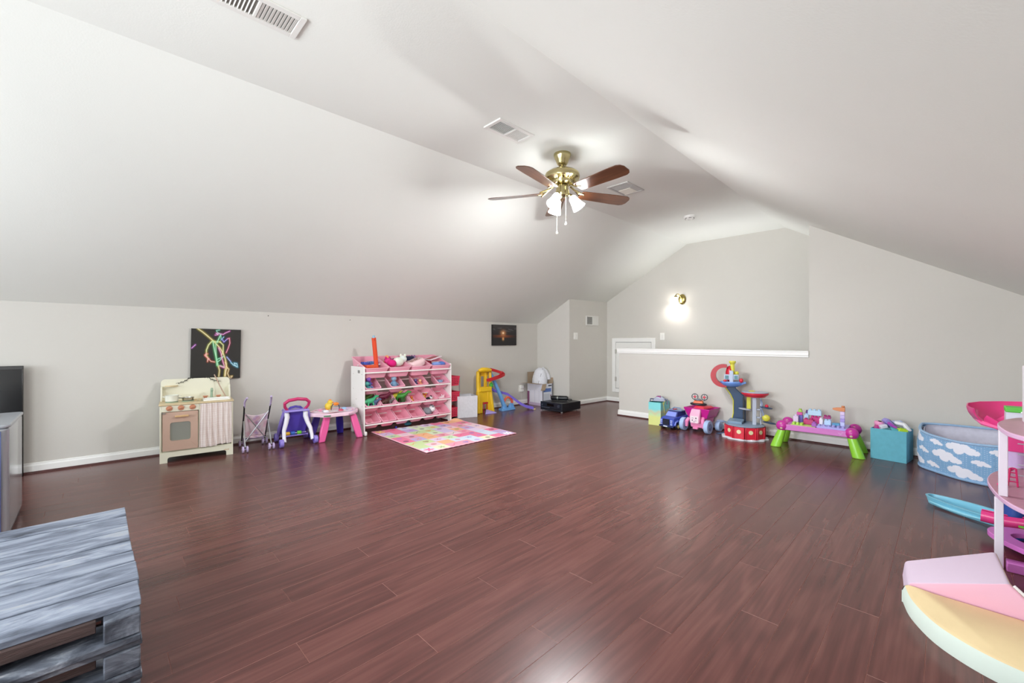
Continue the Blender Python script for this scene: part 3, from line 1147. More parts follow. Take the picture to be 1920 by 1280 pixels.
# snap the corner samples to the true corners
for (cxr, czr) in outer:
    j = min(range(nI), key=lambda q: (rect_o[q][0] - cxr) ** 2 + (rect_o[q][1] - czr) ** 2)
    rect_o[j] = (cxr, czr)
for q in range(nI):
    x, z = rect_o[q]
    if abs(x - ox0) > 1e-6 and abs(x - ox1) > 1e-6 and abs(z - oz0) > 1e-6 and abs(z - oz1) > 1e-6:
        rect_o[q] = (x, oz1 if z > 0.3 else oz0)
rg = [[(x, -0.014, z) for x, z in rect_o], [(x, -0.014, z) for x, z in inner], [(x, -0.002, z) for x, z in inner], [(x, -0.002, z) for x, z in rect_o]]
b.rings(rg, 0, close=True)
dr = obj('oven_door', b, M_OVEN, k, smooth=20)
b = B()
b.prism(rrect(wx1 - wx0 - 0.001, wz1 - wz0 - 0.001, 0.02, (wx0 + wx1) / 2, (wz0 + wz1) / 2, 5), -0.009, -0.007, 'y')
obj('door_window', b, mat('clear_plastic', '#dfe5e0', 0.1, alpha=0.16), dr)
b = B()
b.box(0.108, -0.040, 0.412, 0.208, -0.028, 0.428)
b.box(0.116, -0.030, 0.415, 0.124, -0.012, 0.425)
b.box(0.192, -0.030, 0.415, 0.200, -0.012, 0.425)
obj('door_handle', b, mat('handle_wood', '#d9b382', 0.45), dr, bevel=0.003)
b = B()
b.cbox((0.030, -0.018, 0.452), (0.024, 0.012, 0.010))
obj('hinge', b, mat('satin_metal', '#b9b6ae', 0.35, 0.9), dr)
# little corner shelf and tap, basin
b = B()
b.prism([(0.03, D - 0.012), (0.13, D - 0.012)] + arc(0.08, D - 0.012, 0.05, 0, -180, 8)[1:-1][::1], HC + 0.135, HC + 0.145, 'z')
obj('small_shelf', b, M_TOP, k)
M_SAGE = plastic('#9bb49a', 0.4)
b = B()
b.lathe([(0.019, 0), (0.019, 0.01), (0.012, 0.014)], (0.395, D - 0.075, HC + 0.003), 16)
b.tube([(0.395, D - 0.075, HC + 0.01), (0.395, D - 0.075, HC + 0.07), (0.395, D - 0.085, HC + 0.095), (0.395, D - 0.115, HC + 0.1), (0.395, D - 0.135, HC + 0.08)], 0.011, 10)
obj('tap', b, M_SAGE, k)
for x in (0.345, 0.452):
    b = B()
    b.cyl((x, D - 0.07, HC + 0.003), (x, D - 0.07, HC + 0.022), 0.013, n=12)
    b.cbox((x, D - 0.078, HC + 0.027), (0.04, 0.02, 0.012), (0, 0, 0.3))
    obj('tap_handle', b, mat('knob_copper', '#c98b6c', 0.4), k, bevel=0.002)
b = B()
ro = rrect(0.22, 0.17, 0.02, 0.43, 0.135)
ri = rrect(0.20, 0.15, 0.02, 0.43, 0.135)
b.rings([[(x, y, HC + 0.003) for x, y in ro], [(x, y, HC + 0.014) for x, y in ro], [(x, y, HC + 0.014) for x, y in ri], [(x, y, HC + 0.0045) for x, y in ri]], 0, False, True)
obj('basin', b, plastic('#f4f4f0', 0.25), k)
for (x, y) in ((0.085, 0.13), (0.205, 0.14)):
    b = B()
    for r in (0.046, 0.03):
        b.tube([(x + r * math.cos(q * PI / 10), y + r * math.sin(q * PI / 10), HC + 0.0062) for q in range(20)], 0.0035, 6, closed=True)
    b.cbox((x, y, HC + 0.006), (0.08, 0.006, 0.004))
    b.cbox((x, y, HC + 0.006), (0.006, 0.08, 0.004))
    obj('burner', b, M_SAGE, k)
# gathered curtain


def curt(u, v):
    x = 0.298 + u * 0.243
    amp = 0.003 + 0.007 * (1 - v)
    y = -0.012 + amp * np.sin(u * 34 + 1.5 * np.sin(v * 3)) + 0.004 * np.sin(u * 71)
    z = 0.118 + v * 0.398 + 0.02 * (1 - v) * (u < 0.5) * -0.6
    x = x - 0.015 * (1 - v) * (u < 0.1) + 0.0 * u
    return x, y, z


def curt_c(u, v):
    a = (np.sin(u * 150) > 0.1).astype(float)
    c = (np.sin(v * 210) > 0.1).astype(float)
    k_ = (0.25 * a + 0.25 * c)[..., None]
    return H('#f0e8e2') * (1 - k_) + H('#c9a9a4') * k_


me = grid_sheet(110, 120, curt, curt_c)
me.materials.append(mat('curtain_cloth', '#ffffff', 0.9, attr=True, spec=0.1))
cu = obj('curtain', me, None, k)
sd = cu.modifiers.new('solid', 'SOLIDIFY')
sd.thickness = 0.0015
b = B()
b.cyl((0.292, -0.005, 0.512), (0.545, -0.005, 0.512), 0.004, n=8)
obj('curtain_rod', b, mat('rod_white', '#eeeeea', 0.4), k)
b = B()
for s in range(4):
    b.box(0.478 + s * 0.011, -0.0042, 0.05, 0.485 + s * 0.011, -0.0028, 0.058 + (s % 2) * 0.003)
obj('printed_mark', b, mat('print_tan', '#c9ab86', 0.6), k)

KM = k.matrix_basis


def on_kitchen(name, label, cat, x, y, z, rz=0, group=None):
    p = Matrix.Translation((-4.931, 0.414, 0)) @ Matrix.Rotation(math.radians(83.8), 4, 'Z') @ Vector((x, y, z))
    return thing(name, label, cat, p, 83.8 + rz, group)


t = on_kitchen('toy_pot', 'white toy cooking pot on the left burner of the play kitchen', 'pot', 0.085, 0.13, HC + 0.0105)
b = B()
b.lathe([(0.035, 0), (0.047, 0.003), (0.05, 0.01), (0.05, 0.056), (0.052, 0.059), (0.047, 0.059), (0.045, 0.01)], n=28)
obj('pot_body', b, paint('#e9ebe0', 0.4), t)
for s in (-1, 1):
    b = B()
    b.tube([(s * 0.049, -0.014, 0.045), (s * 0.066, -0.012, 0.047), (s * 0.066, 0.012, 0.047), (s * 0.049, 0.014, 0.045)], 0.004, 6)
    obj('handle', b, paint('#e9ebe0', 0.4), t)
t = on_kitchen('toy_saucepan', 'small shiny steel toy pan on the right burner of the play kitchen', 'pan', 0.205, 0.14, HC + 0.0105)
b = B()
b.lathe([(0.03, 0), (0.042, 0.004), (0.047, 0.028), (0.049, 0.03), (0.044, 0.029), (0.039, 0.006)], n=28)
obj('pan_body', b, mat('steel', '#c4c6c8', 0.18, 1.0), t)
b = B()
b.tube([(-0.045, 0, 0.024), (-0.075, -0.01, 0.03), (-0.10, -0.015, 0.028)], [0.004, 0.005, 0.005], 8)
obj('handle', b, mat('steel_dark', '#6a6c6a', 0.35, 0.8), t)
for (dx, dy, r, lb) in ((0.262, 0.14, -60, 'dark wooden toy spatula lying between the steel pan and the basin'), (0.285, 0.10, -20, 'light wooden toy spoon at the front of the worktop beside the basin')):
    t = on_kitchen('toy_utensil', lb, 'utensil', dx, dy, HC + 0.008, r)
    b = B()
    b.tube([(-0.035, 0, 0), (0.02, 0, 0.002)], 0.004, 8)
    obj('handle', b, mat('utensil_%d' % abs(r), '#8a6a4a' if r == -60 else '#c8ac80', 0.5), t)
    b = B()
    b.ell((0.035, 0, 0.002), 0.02, 0.012, 0.003)
    obj('head', b, plastic('#8f9c80', 0.5), t)
for (xs, lb, s) in ((0.19, 'dark leafy twig hooked over the backsplash top, left of its middle', -1), (0.40, 'dark leafy twig hooked over the backsplash top, right of its middle', 1)):
    t = on_kitchen('twig', lb, 'twig', xs, D - 0.025, HT + 0.0)
    b = B()
    pts = [(-s * 0.055, 0.017, 0.006), (-s * 0.03, 0.014, 0.006), (0.0, 0.004, -0.02), (s * 0.035, 0.002, -0.035), (s * 0.075, 0.0, -0.04)]
    b.tube(pts, [0.003, 0.003, 0.0025, 0.002, 0.0015], 6)
    obj('stem', b, mat('twig_dark', '#2c2a26', 0.7), t)
    b = B()
    for q in range(9):
        f_ = q / 9 * 3.9
        i = int(f_)
        p = Vector(pts[i]).lerp(Vector(pts[i + 1]), f_ - i)
        b.ell((p.x, p.y - 0.002, p.z + (0.006 if q % 2 else -0.006)), 0.007, 0.003, 0.003, n=6, rot=(0, s * 0.9 * (1 if q % 2 else -1), 0))
    obj('leaves', b, mat('twig_leaf', '#3a3d34', 0.7), t, smooth=60)
    t.children[-1]['kind'] = 'stuff'
# thin stick leaning on the wall
b = B()
b.tube([(-5.10, 0.948, 0.5345), (-5.15, 0.905, 0.65), (-5.196, 0.866, 0.765)], 0.0055, 8)
o = obj('wooden_stick', b, mat('stick_tan', '#b59a86', 0.6), None)
tag(o, 'thin tan stick on the kitchen worktop leaning on its backsplash', 'stick')

# ------------------------------------------------------------------ doll stroller
M_CHR = mat('chrome', '#b4b6ba', 0.38, 0.9)
M_BLK = plastic('#1c1a1e', 0.4)
M_LIL = plastic('#c3b2d6', 0.35)


def stroller_cols(u, v):
    c = np.zeros(u.shape + (3,)) + H('#e6d3da')
    rs = np.random.RandomState(4)
    for q in range(26):
        cx, cy, r = rs.rand(), rs.rand(), 0.05 + 0.06 * rs.rand()
        k_ = (np.hypot(u - cx, (v - cy)) < r)[..., None] * 0.55
        c = c * (1 - k_) + H(['#c98aa6', '#b79ac8', '#d9a0b4'][q % 3]) * k_
    return c


s = thing('doll_stroller', 'folding doll stroller with pink spotted sling seat and silver crossed frame', 'doll stroller', (-5.0, 1.19, 0), 85)


def twin_wheel(x, y, parent):
    g = obj('wheel', B().cyl((x - 0.026, y, 0.032), (x - 0.010, y, 0.032), 0.032, n=20).cyl((x + 0.010, y, 0.032), (x + 0.026, y, 0.032), 0.032, n=20).cyl((x - 0.03, y, 0.032), (x + 0.03, y, 0.032), 0.007, n=8), M_LIL, parent, bevel=0.004)
    b = B()
    for sx in (-0.0265, 0.0265):
        b.cyl((x + sx - 0.001, y, 0.032), (x + sx + 0.001, y, 0.032), 0.016, n=14)
    obj('hub', b, plastic('#8a7aa0', 0.4), g)


for (x, y) in ((-0.115, -0.165), (0.115, -0.165), (-0.105, 0.15), (0.105, 0.15)):
    twin_wheel(x, y, s)
for sx in (-1, 1):
    b = B()
    b.tube([(sx * 0.105, 0.15, 0.06), (sx * 0.108, 0.06, 0.21), (sx * 0.112, -0.06, 0.37), (sx * 0.116, -0.115, 0.455)], 0.0075, 8)
    obj('rail', b, M_BLK, s, label='black main tube')
    b = B()
    b.tube([(sx * 0.113, -0.105, 0.44), (sx * 0.116, -0.135, 0.49), (sx * 0.112, -0.17, 0.52), (sx * 0.104, -0.21, 0.545)], [0.008, 0.009, 0.010, 0.009], 10)
    obj('handle', b, M_LIL, s)
    b = B()
    b.tube([(sx * 0.108, 0.0, 0.29), (sx * 0.112, -0.08, 0.17), (sx * 0.115, -0.16, 0.05)], 0.006, 8)
    obj('leg', b, M_CHR, s)
    b = B()
    b.tube([(sx * 0.110, -0.065, 0.385), (-sx * 0.09, -0.02 - 0.01 * sx, 0.09)], 0.0055, 8)
    obj('cross_brace', b, M_CHR, s)
me = grid_sheet(24, 24, lambda u, v: ((u - .5) * (0.17 + 0.04 * v), 0.03 - 0.10 * v + 0.03 * np.cos((u - .5) * PI), 0.12 + 0.25 * v - 0.03 * v * np.cos((u - .5) * PI) * 1.0), stroller_cols)
me.materials.append(mat('print_cloth', '#ffffff', 0.9, attr=True, spec=0.1))
o = obj('sling_back', me, None, s)
o.modifiers.new('solid', 'SOLIDIFY').thickness = 0.003
me = grid_sheet(24, 12, lambda u, v: ((u - .5) * 0.18, 0.03 + 0.13 * v, 0.12 + 0.05 * v - 0.02 * np.cos((u - .5) * PI)), stroller_cols)
me.materials.append(mat('print_cloth', '#ffffff', 0.9, attr=True, spec=0.1))
o = obj('sling_seat', me, None, s)
o.modifiers.new('solid', 'SOLIDIFY').thickness = 0.003
b = B()
b.box(-0.1, 0.11, 0.075, 0.1, 0.14, 0.085)
b.tube([(-0.1, 0.12, 0.08), (0, 0.14, 0.075), (0.1, 0.12, 0.08)], 0.008, 8)
obj('footrest', b, M_LIL, s)

# ------------------------------------------------------------------ push walker
M_PUR = plastic('#5a48b8', 0.3)
M_PUR2 = plastic('#8f7fd2', 0.3)
M_DPK = plastic('#d03a72', 0.3)
w = thing('push_walker', 'purple push-along baby walker with pink loop handle and white legs', 'baby walker', (-4.985, 1.56, 0), 85)


def wheel(parent, x, y, r, wd, m, mh, name='wheel'):
    g = obj(name, B().lathe([(r * 0.5, -wd / 2), (r * 0.94, -wd / 2), (r, -wd / 2 + 0.006), (r, wd / 2 - 0.006), (r * 0.94, wd / 2), (r * 0.5, wd / 2)], (x, y, r), 26, rot=(0, PI / 2, 0)), m, parent)
    b = B()
    b.lathe([(r * 0.55, -wd / 2 - 0.002), (r * 0.55, wd / 2 + 0.002)], (x, y, r), 18, rot=(0, PI / 2, 0))
    b.lathe([(r * 0.2, -wd / 2 - 0.006), (r * 0.2, wd / 2 + 0.006)], (x, y, r), 12, rot=(0, PI / 2, 0))
    obj('hub', b, mh, g)
    return g


for sx in (-1, 1):
    wheel(w, sx * 0.165, -0.195, 0.043, 0.036, M_PUR2, M_PUR)
    wheel(w, sx * 0.15, 0.15, 0.045, 0.036, M_PUR2, M_PUR)
    b = B()
    b.tube([(sx * 0.095, -0.07, 0.345), (sx * 0.09, -0.085, 0.29), (sx * 0.105, -0.10, 0.23), (sx * 0.13, -0.13, 0.16), (sx * 0.135, -0.165, 0.09), (sx * 0.137, -0.19, 0.045)], [0.026, 0.025, 0.023, 0.02, 0.018, 0.02], 12)
    obj('leg', b, plastic('#e8e6ee', 0.3), w, label='white curved leg')
b = B()
b.rings([[(-0.115, 0.02, 0.075), (0.115, 0.02, 0.075), (0.115, 0.14, 0.075), (-0.115, 0.14, 0.075)],
         [(-0.125, -0.03, 0.2), (0.125, -0.03, 0.2), (0.12, 0.12, 0.2), (-0.12, 0.12, 0.2)],
         [(-0.105, -0.07, 0.35), (0.105, -0.07, 0.35), (0.10, 0.02, 0.35), (-0.10, 0.02, 0.35)]])
obj('body', b, M_PUR, w, bevel=0.012)
b = B()
for sx in (-1, 1):
    b.tube([(sx * 0.13, 0.15, 0.06), (sx * 0.142, 0.04, 0.14), (sx * 0.137, -0.03, 0.24), (sx * 0.12, -0.075, 0.345)], [0.018, 0.022, 0.02, 0.016], 8)
b.box(-0.13, -0.045, 0.072, 0.13, 0.02, 0.088)
b.rings([[(-0.13, -0.115, 0.345), (0.13, -0.115, 0.345), (0.125, 0.03, 0.35), (-0.125, 0.03, 0.35)], [(-0.12, -0.105, 0.368), (0.12, -0.105, 0.368), (0.115, 0.02, 0.373), (-0.115, 0.02, 0.373)]])
obj('frame', b, M_PUR2, w, bevel=0.005)
b = B()
b.tube([(-0.07, -0.04, 0.36), (-0.05, -0.04, 0.385), (0, -0.04, 0.395), (0.05, -0.04, 0.385), (0.07, -0.04, 0.36)], 0.012, 8)
obj('top_grip', b, M_PUR, w)
b = B()
b.tube([(-0.085, -0.08, 0.362), (-0.115, -0.10, 0.405), (-0.12, -0.12, 0.445), (-0.085, -0.135, 0.475), (0, -0.14, 0.487), (0.085, -0.135, 0.475), (0.12, -0.12, 0.445), (0.115, -0.10, 0.405), (0.085, -0.08, 0.362)], [0.014, 0.015, 0.017, 0.018, 0.018, 0.018, 0.017, 0.015, 0.014], 12)
obj('push_handle', b, M_DPK, w, label='pink loop handle')
for x, h in ((-0.075, '#e8b430'), (-0.025, '#3a70c8'), (0.04, '#6cc83a')):
    b = B()
    b.cyl((x - 0.021, -0.03, 0.105), (x + 0.021, -0.03, 0.105), 0.02, n=14)
    obj('roller', b, plastic(h, 0.3), w, bevel=0.003)
b = B()
b.cyl((-0.11, -0.03, 0.105), (0.11, -0.03, 0.105), 0.005, n=8)
obj('axle', b, plastic('#c8c2dc', 0.3), w)

# ------------------------------------------------------------------ activity table
M_PK = plastic('#ea5f9e', 0.3)
M_LP = plastic('#f1cfdd', 0.35)
a = thing('activity_table', 'pink and lilac scalloped activity table with chunky pink and purple legs', 'activity table', (-4.93, 1.965, 0), 86)


def table_cols(u, v):
    c = np.zeros(u.shape + (3,)) + H('#ecd6e4')
    rs = np.random.RandomState(12)
    pal = ['#e88aa8', '#b8d8e8', '#f4e8f0', '#c8a8dc', '#f0b0c0', '#d04058', '#dfe8f4', '#a8c8e8']
    for q in range(46):
        cx, cy, r = rs.rand(), rs.rand(), 0.03 + 0.06 * rs.rand()
        k_ = (np.hypot(u - cx, (v - cy)) < r)[..., None]
        c = np.where(k_, H(pal[q % 8]), c)
    return c


def tb(u, v):
    ang = u * 2 * PI
    r = 0.225 + 0.012 * np.cos(6 * ang)
    return r * v * 1.1 * np.cos(ang), r * v * 0.96 * np.sin(ang), 0.312 + 0.004 * np.sin(9 * u * PI) * v


b = B()
out = []
for q in range(60):
    an = 2 * PI * q / 60
    r = 0.235 + 0.014 * math.cos(6 * an)
    out.append((r * 1.1 * math.cos(an), r * 0.96 * math.sin(an)))
b.rings([[(x * 0.93, y * 0.93, 0.262) for x, y in out], [(x, y, 0.268) for x, y in out], [(x, y, 0.30) for x, y in out], [(x * 0.98, y * 0.98, 0.308) for x, y in out]])
tt = obj('table_top', b, M_LP, a, smooth=30)
me = grid_sheet(90, 40, tb, table_cols)
me.materials.append(mat('print_plastic', '#ffffff', 0.35, attr=True))
obj('printed_panel', me, None, tt)
for (x, z, h) in ((-0.14, 0.285, '#5a8a68'), (0.13, 0.283, '#c49ab0')):
    b = B()
    b.cbox((x, -0.2195, z), (0.07, 0.012, 0.012), (0, 0, -0.12 if x < 0 else 0.12))
    obj('badge', b, plastic(h, 0.5), tt)
for (xa, ya, xb, yb, m) in ((-0.12, -0.15, -0.19, -0.185, M_PK), (0.17, -0.13, 0.225, -0.2, M_PK), (-0.14, 0.12, -0.2, 0.16, M_PUR), (0.1, 0.12, 0.13, 0.17, plastic('#3a2ea0', 0.3))):
    b = B()
    dx = 0.034
    R = []
    for tq in (0, 0.5, 1):
        x, y, z = xa + (xb - xa) * tq, ya + (yb - ya) * tq, 0.265 * (1 - tq)
        wd = dx + 0.006 * math.sin(PI * tq)
        R.append([(x - wd, y - 0.02, z), (x + wd, y - 0.02, z), (x + wd, y + 0.025, z), (x - wd, y + 0.025, z)])
    b.rings(R[::-1])
    obj('leg', b, m, a, bevel=0.01)
b = B()
b.tube([(-0.03, 0.0, 0.31), (-0.028, 0.0, 0.35), (-0.01, 0, 0.375), (0.03, 0, 0.38), (0.055, 0, 0.36), (0.062, 0, 0.335), (0.06, 0, 0.31)], 0.005, 8)
ar = obj('bead_arch', b, plastic('#2a3058', 0.3), a)
b = B()
b.ell((0.025, 0, 0.379), 0.034, 0.02, 0.02)
obj('bead', b, plastic('#f08a2a', 0.3), ar)
b = B()
b.ell((-0.035, 0.07, 0.35), 0.045, 0.04, 0.045)
b.ell((-0.02, 0.07, 0.395), 0.03, 0.03, 0.028)
yd = obj('yellow_character', b, plastic('#efd046', 0.35), a)
yd.name = 'yellow_bird_knob'
b = B()
b.ell((-0.02, 0.07, 0.418), 0.018, 0.018, 0.012)
b.ell((0.008, 0.055, 0.393), 0.014, 0.01, 0.007)
obj('orange_crest', b, plastic('#ee9a4e', 0.35), yd)
for (x, y, h, r) in ((-0.11, -0.08, '#f0f0f8', 0.03), (0.05, -0.09, '#c85068', 0.028), (0.12, 0.02, '#9cc4e8', 0.03), (-0.14, 0.04, '#e8a0c0', 0.026)):
    b = B()
    b.lathe([(r, 0.0), (r, 0.008), (r * 0.7, 0.018), (r * 0.2, 0.02)], (x, y, 0.312), 16)
    obj('button', b, plastic(h, 0.3), a)

# ------------------------------------------------------------------ toy shelf with bins
M_WHT = paint('#f0efeb', 0.4)
M_BINP = plastic('#efa6ba', 0.35)
M_BINR = plastic('#f3b3c6', 0.3)
SX, SY, SW = -4.758, 2.245, 1.262
sh = thing('toy_shelf', 'white four-row toy organizer frame holding the pink bins', 'shelf', (SX, SY, 0), 90)
for x0 in (0.0, SW - 0.016):
    b = B()
    b.prism([(0.0, 0.0), (0.06, 0), (0.075, 0.02), (0.28, 0.02), (0.295, 0), (0.35, 0), (0.35, 0.80), (0.012, 0.80), (0.0, 0.785)], x0, x0 + 0.016, 'x')
    p = obj('side_panel', b, M_WHT, sh, bevel=0.002)
    b = B()
    xo = x0 - 0.0006 if x0 == 0 else x0 + 0.0166
    for z in (0.12, 0.33, 0.53, 0.71):
        for y in (0.05, 0.28):
            b.cyl((xo - 0.0005, y, z), (xo + 0.0005, y, z), 0.004, n=8)
    obj('screw_holes', b, mat('screw_dark', '#5c5650', 0.5), p)
b = B()
b.prism(rrect(0.055, 0.035, 0.008, 0.13, 0.74), -0.0018, 0, 'x')
obj('round_sticker', b, mat('sticker_grey', '#8d8c88', 0.5), sh, label='small grey oval sticker')
RZ = [(0.728, 0.80), (0.523, 0.64), (0.316, 0.44), (0.112, 0.235)]
for (z, zb) in RZ:
    for (y, zz_) in ((-0.004, z), (0.20, z + 0.085)):
        b = B()
        b.cyl((0.016, y, zz_), (SW - 0.016, y, zz_), 0.0095, n=12)
        obj('rail', b, M_WHT, sh)
b = B()
b.cyl((0.016, 0.34, 0.06), (SW - 0.016, 0.34, 0.06), 0.0095, n=12)
obj('rail', b, M_WHT, sh)
b = B()
b.box(-0.012, -0.055, 0, 0.02, -0.001, 0.05)
obj('foot', b, M_WHT, sh, bevel=0.012)


def bin_meshes(w, L, dep):
    """open tub; rim plane z=0, front rim on y=0"""
    g = 0.004
    def ring(ins, z, e=0):
        i = ins
        return [(i - e, i * 0.9 - e, z), (w - i + e, i * 0.9 - e, z), (w - i + e, L - i * 1.2 + e, z), (i - e, L - i * 1.2 + e, z)]
    def rnd(r4, rad=0.018):
        out = []
        n = len(r4)
        for q in range(4):
            p, a, c_ = Vector(r4[q]), Vector(r4[q - 1]), Vector(r4[(q + 1) % 4])
            da, dc = (a - p).normalized() * rad, (c_ - p).normalized() * rad
            for tq in (0, 0.5, 1):
                out.append(tuple(p + da * (1 - tq) ** 2 + dc * tq ** 2))
        return out
    b = B()
    R = [rnd(ring(0.028, -dep)), rnd(ring(0.006, -0.002)), rnd(ring(0.010, -0.002)), rnd(ring(0.031, -dep + g))]
    b.rings(R)
    body = mesh(b, [M_BINP], 'tub', 30)
    b = B()
    R = [rnd(ring(0.006, -0.010)), rnd(ring(0.0, -0.010, 0)), rnd(ring(0.0, 0.0)), rnd(ring(0.010, 0.0)), rnd(ring(0.010, -0.010))]
    b.rings(R, close=True)
    rim = mesh(b, [M_BINR], 'rim', 30)
    return body, rim


LB = bin_meshes(0.302, 0.425, 0.135)
SB = bin_meshes(0.196, 0.245, 0.105)
ROWS = [  # (x positions on the shelf, front rim z, tilt, mesh, group)
    ([0.018, 0.326, 0.634, 0.942], 0.782, 18, LB), ([0.022, 0.345, 0.69, 1.035], 0.543, 33, SB),
    ([0.022, 0.226, 0.43, 0.634, 0.838, 1.042], 0.335, 33, SB), ([0.022, 0.226, 0.43, 0.634, 0.838, 1.042], 0.136, 33, SB)]
ORD = ['first', 'second', 'third', 'fourth', 'fifth', 'sixth']
RN = ['top', 'second', 'third', 'bottom']
CONT = {(0, 0): 'blue blocks and an orange toy', (0, 1): 'a magenta and a white plush toy', (0, 2): 'a pale pink backpack', (0, 3): 'a flat box and blue bags',
        (1, 0): 'purple and teal figures', (1, 1): 'an orange and blue toy', (1, 2): 'small coloured figures', (1, 3): 'a blue spiny toy',
        (2, 0): 'green dinosaurs', (2, 1): 'maroon dinosaurs', (2, 2): 'green and yellow dinosaurs', (2, 3): 'a few small toys', (2, 4): 'small toy animals', (2, 5): 'a white toy',
        (3, 0): 'a brown ring toy', (3, 4): 'a grey and white plush toy'}
BM = {}
for ri, (xs, z, tilt, (mb, mr_)) in enumerate(ROWS):
    for ci, x in enumerate(xs):
        c_ = CONT.get((ri, ci))
        lb = 'pink bin %s, %s from left in %s row' % (('of ' + c_) if c_ else 'standing empty', ORD[ci], RN[ri])
        M = Matrix.Translation((SX, SY, 0)) @ Matrix.Rotation(PI / 2, 4, 'Z') @ Matrix.Translation((x, -0.018, z)) @ Matrix.Rotation(math.radians(tilt), 4, 'X')
        t = bpy.data.objects.new('toy_bin', mb)
        t.matrix_world = M
        COL.objects.link(t)
        tag(t, lb, 'bin', 'pink bins in the %s row of the toy shelf' % RN[ri])
        r_ = bpy.data.objects.new('rim', mr_)
        r_.parent = t
        COL.objects.link(r_)
        BM[(ri, ci)] = M
        if ri == 0:
            t.scale = (1, 1, 1)


def in_bin(ri, ci, x, y, h=0.0):
    """point inside a bin; h is the height above its floor"""
    dep = 0.131 if ri == 0 else 0.101
    return BM[(ri, ci)] @ Vector((x, y, -dep + h + (0.022 if ri == 0 else 0.014)))


def toy(name, label, cat, parts, loc, rz=0, rx=0, group=None):
    """parts: list of (part name, builder, material); first is the body, the rest its children"""
    o = obj(name, parts[0][1], parts[0][2], None, loc, (math.radians(rx), 0, math.radians(rz)), smooth=60)
    tag(o, label, cat, group)
    for nm, bb, m in parts[1:]:
        obj(nm, bb, m, o, smooth=60)
    return o


def dino(col, s=1.0, long=False):
    s *= 1.3
    b = B()
    b.tube([(-0.075 * s, 0, 0.03 * s), (-0.05 * s, 0, 0.035 * s), (-0.015 * s, 0, 0.04 * s), (0.02 * s, 0, 0.042 * s), (0.045 * s, 0, 0.058 * s), (0.062 * s, 0, 0.075 * s), (0.085 * s, 0, 0.072 * s)], [0.003 * s, 0.01 * s, 0.022 * s, 0.022 * s, 0.013 * s, 0.012 * s, 0.007 * s], 10)
    c2 = B()
    for x in (-0.02, 0.025):
        for y in (-0.014, 0.014):
            c2.cyl((x * s, y * s, 0.03 * s), (x * s * 1.2, y * 1.2 * s, 0.0), 0.008 * s, 0.007 * s, 8)
    return [('body', b, plastic(col, 0.4)), ('legs', c2, plastic(col, 0.45))]


def figure(c1, c2, s=1.0):
    s *= 1.3
    b = B()
    b.lathe([(0.014 * s, 0), (0.02 * s, 0.008 * s), (0.017 * s, 0.035 * s), (0.008 * s, 0.045 * s)], n=12)
    h = B()
    h.ell((0, 0, 0.058 * s), 0.016 * s, 0.016 * s, 0.016 * s)
    a_ = B()
    a_.tube([(-0.028 * s, 0, 0.018 * s), (-0.012 * s, 0, 0.036 * s), (0.012 * s, 0, 0.036 * s), (0.028 * s, 0, 0.02 * s)], 0.005 * s, 6)
    return [('body', b, plastic(c1, 0.4)), ('head', h, plastic(c2, 0.4)), ('arms', a_, plastic(c2, 0.4))]


def plush(c1, c2, s=1.0):
    s *= 1.25
    b = B()
    b.ell((0, 0, 0.035 * s), 0.045 * s, 0.038 * s, 0.035 * s)
    h = B()
    h.ell((0.045 * s, 0, 0.055 * s), 0.03 * s, 0.03 * s, 0.028 * s)
    e = B()
    e.ell((0.045 * s, 0.024 * s, 0.082 * s), 0.008 * s, 0.01 * s, 0.013 * s)
    e.ell((0.045 * s, -0.024 * s, 0.082 * s), 0.008 * s, 0.01 * s, 0.013 * s)
    return [('body', b, fabric(c1)), ('head', h, fabric(c2)), ('ears', e, fabric(c1))]


def brick(c, w=0.06, d=0.03, h=0.03):
    w, d, h = w * 1.2, d * 1.2, h * 1.3
    b = B()
    b.box(-w / 2, -d / 2, 0, w / 2, d / 2, h)
    s_ = B()
    n_ = max(1, round(w / 0.03))
    for q in range(n_):
        s_.cyl((-w / 2 + (q + .5) * w / n_, 0, h), (-w / 2 + (q + .5) * w / n_, 0, h + 0.01), 0.009, n=10)
    return [('body', b, plastic(c, 0.3)), ('studs', s_, plastic(c, 0.3))]


DC, FC = 'dinosaur toys in the third row of bins', 'toys in the second row of bins'
# top row
toy('toy_brick', 'deep blue toy block at the back of the first top bin', 'toy', brick('#3c58b8', 0.09, 0.07, 0.05), in_bin(0, 0, 0.10, 0.22, 0.03), 20, 14)
toy('toy_brick', 'light blue toy block behind the orange piece in the first top bin', 'toy', brick('#4a90d8', 0.10, 0.06, 0.04), in_bin(0, 0, 0.20, 0.25, 0.04), 100, 14)
b = B()
b.box(-0.075, -0.05, 0, 0.075, 0.05, 0.055)
c2 = B()
for x in (-0.045, 0.0, 0.045):
    c2.cyl((x, -0.056, 0.02), (x, 0.056, 0.02), 0.019, n=14)
toy('toy_tractor', 'orange ribbed plastic toy in front of the tube in the first top bin', 'toy', [('body', b, plastic('#e0603a', 0.35)), ('ribs', c2, plastic('#d5532c', 0.35))], in_bin(0, 0, 0.12, 0.13, 0.045), 95, 0)
b = B()
p0 = in_bin(0, 0, 0.215, 0.14, 0.03)
b.tube([(0, 0, 0), (-0.055, -0.03, 0.40)], [0.026, 0.026], 16)
c2 = B()
c2.cyl((-0.055, -0.03, 0.398), (-0.0585, -0.032, 0.428), 0.018, 0.014, 14)
c3 = B()
c3.tube([(-0.062, 0.0, 0.372), (-0.060, -0.06, 0.374)], 0.006, 6)
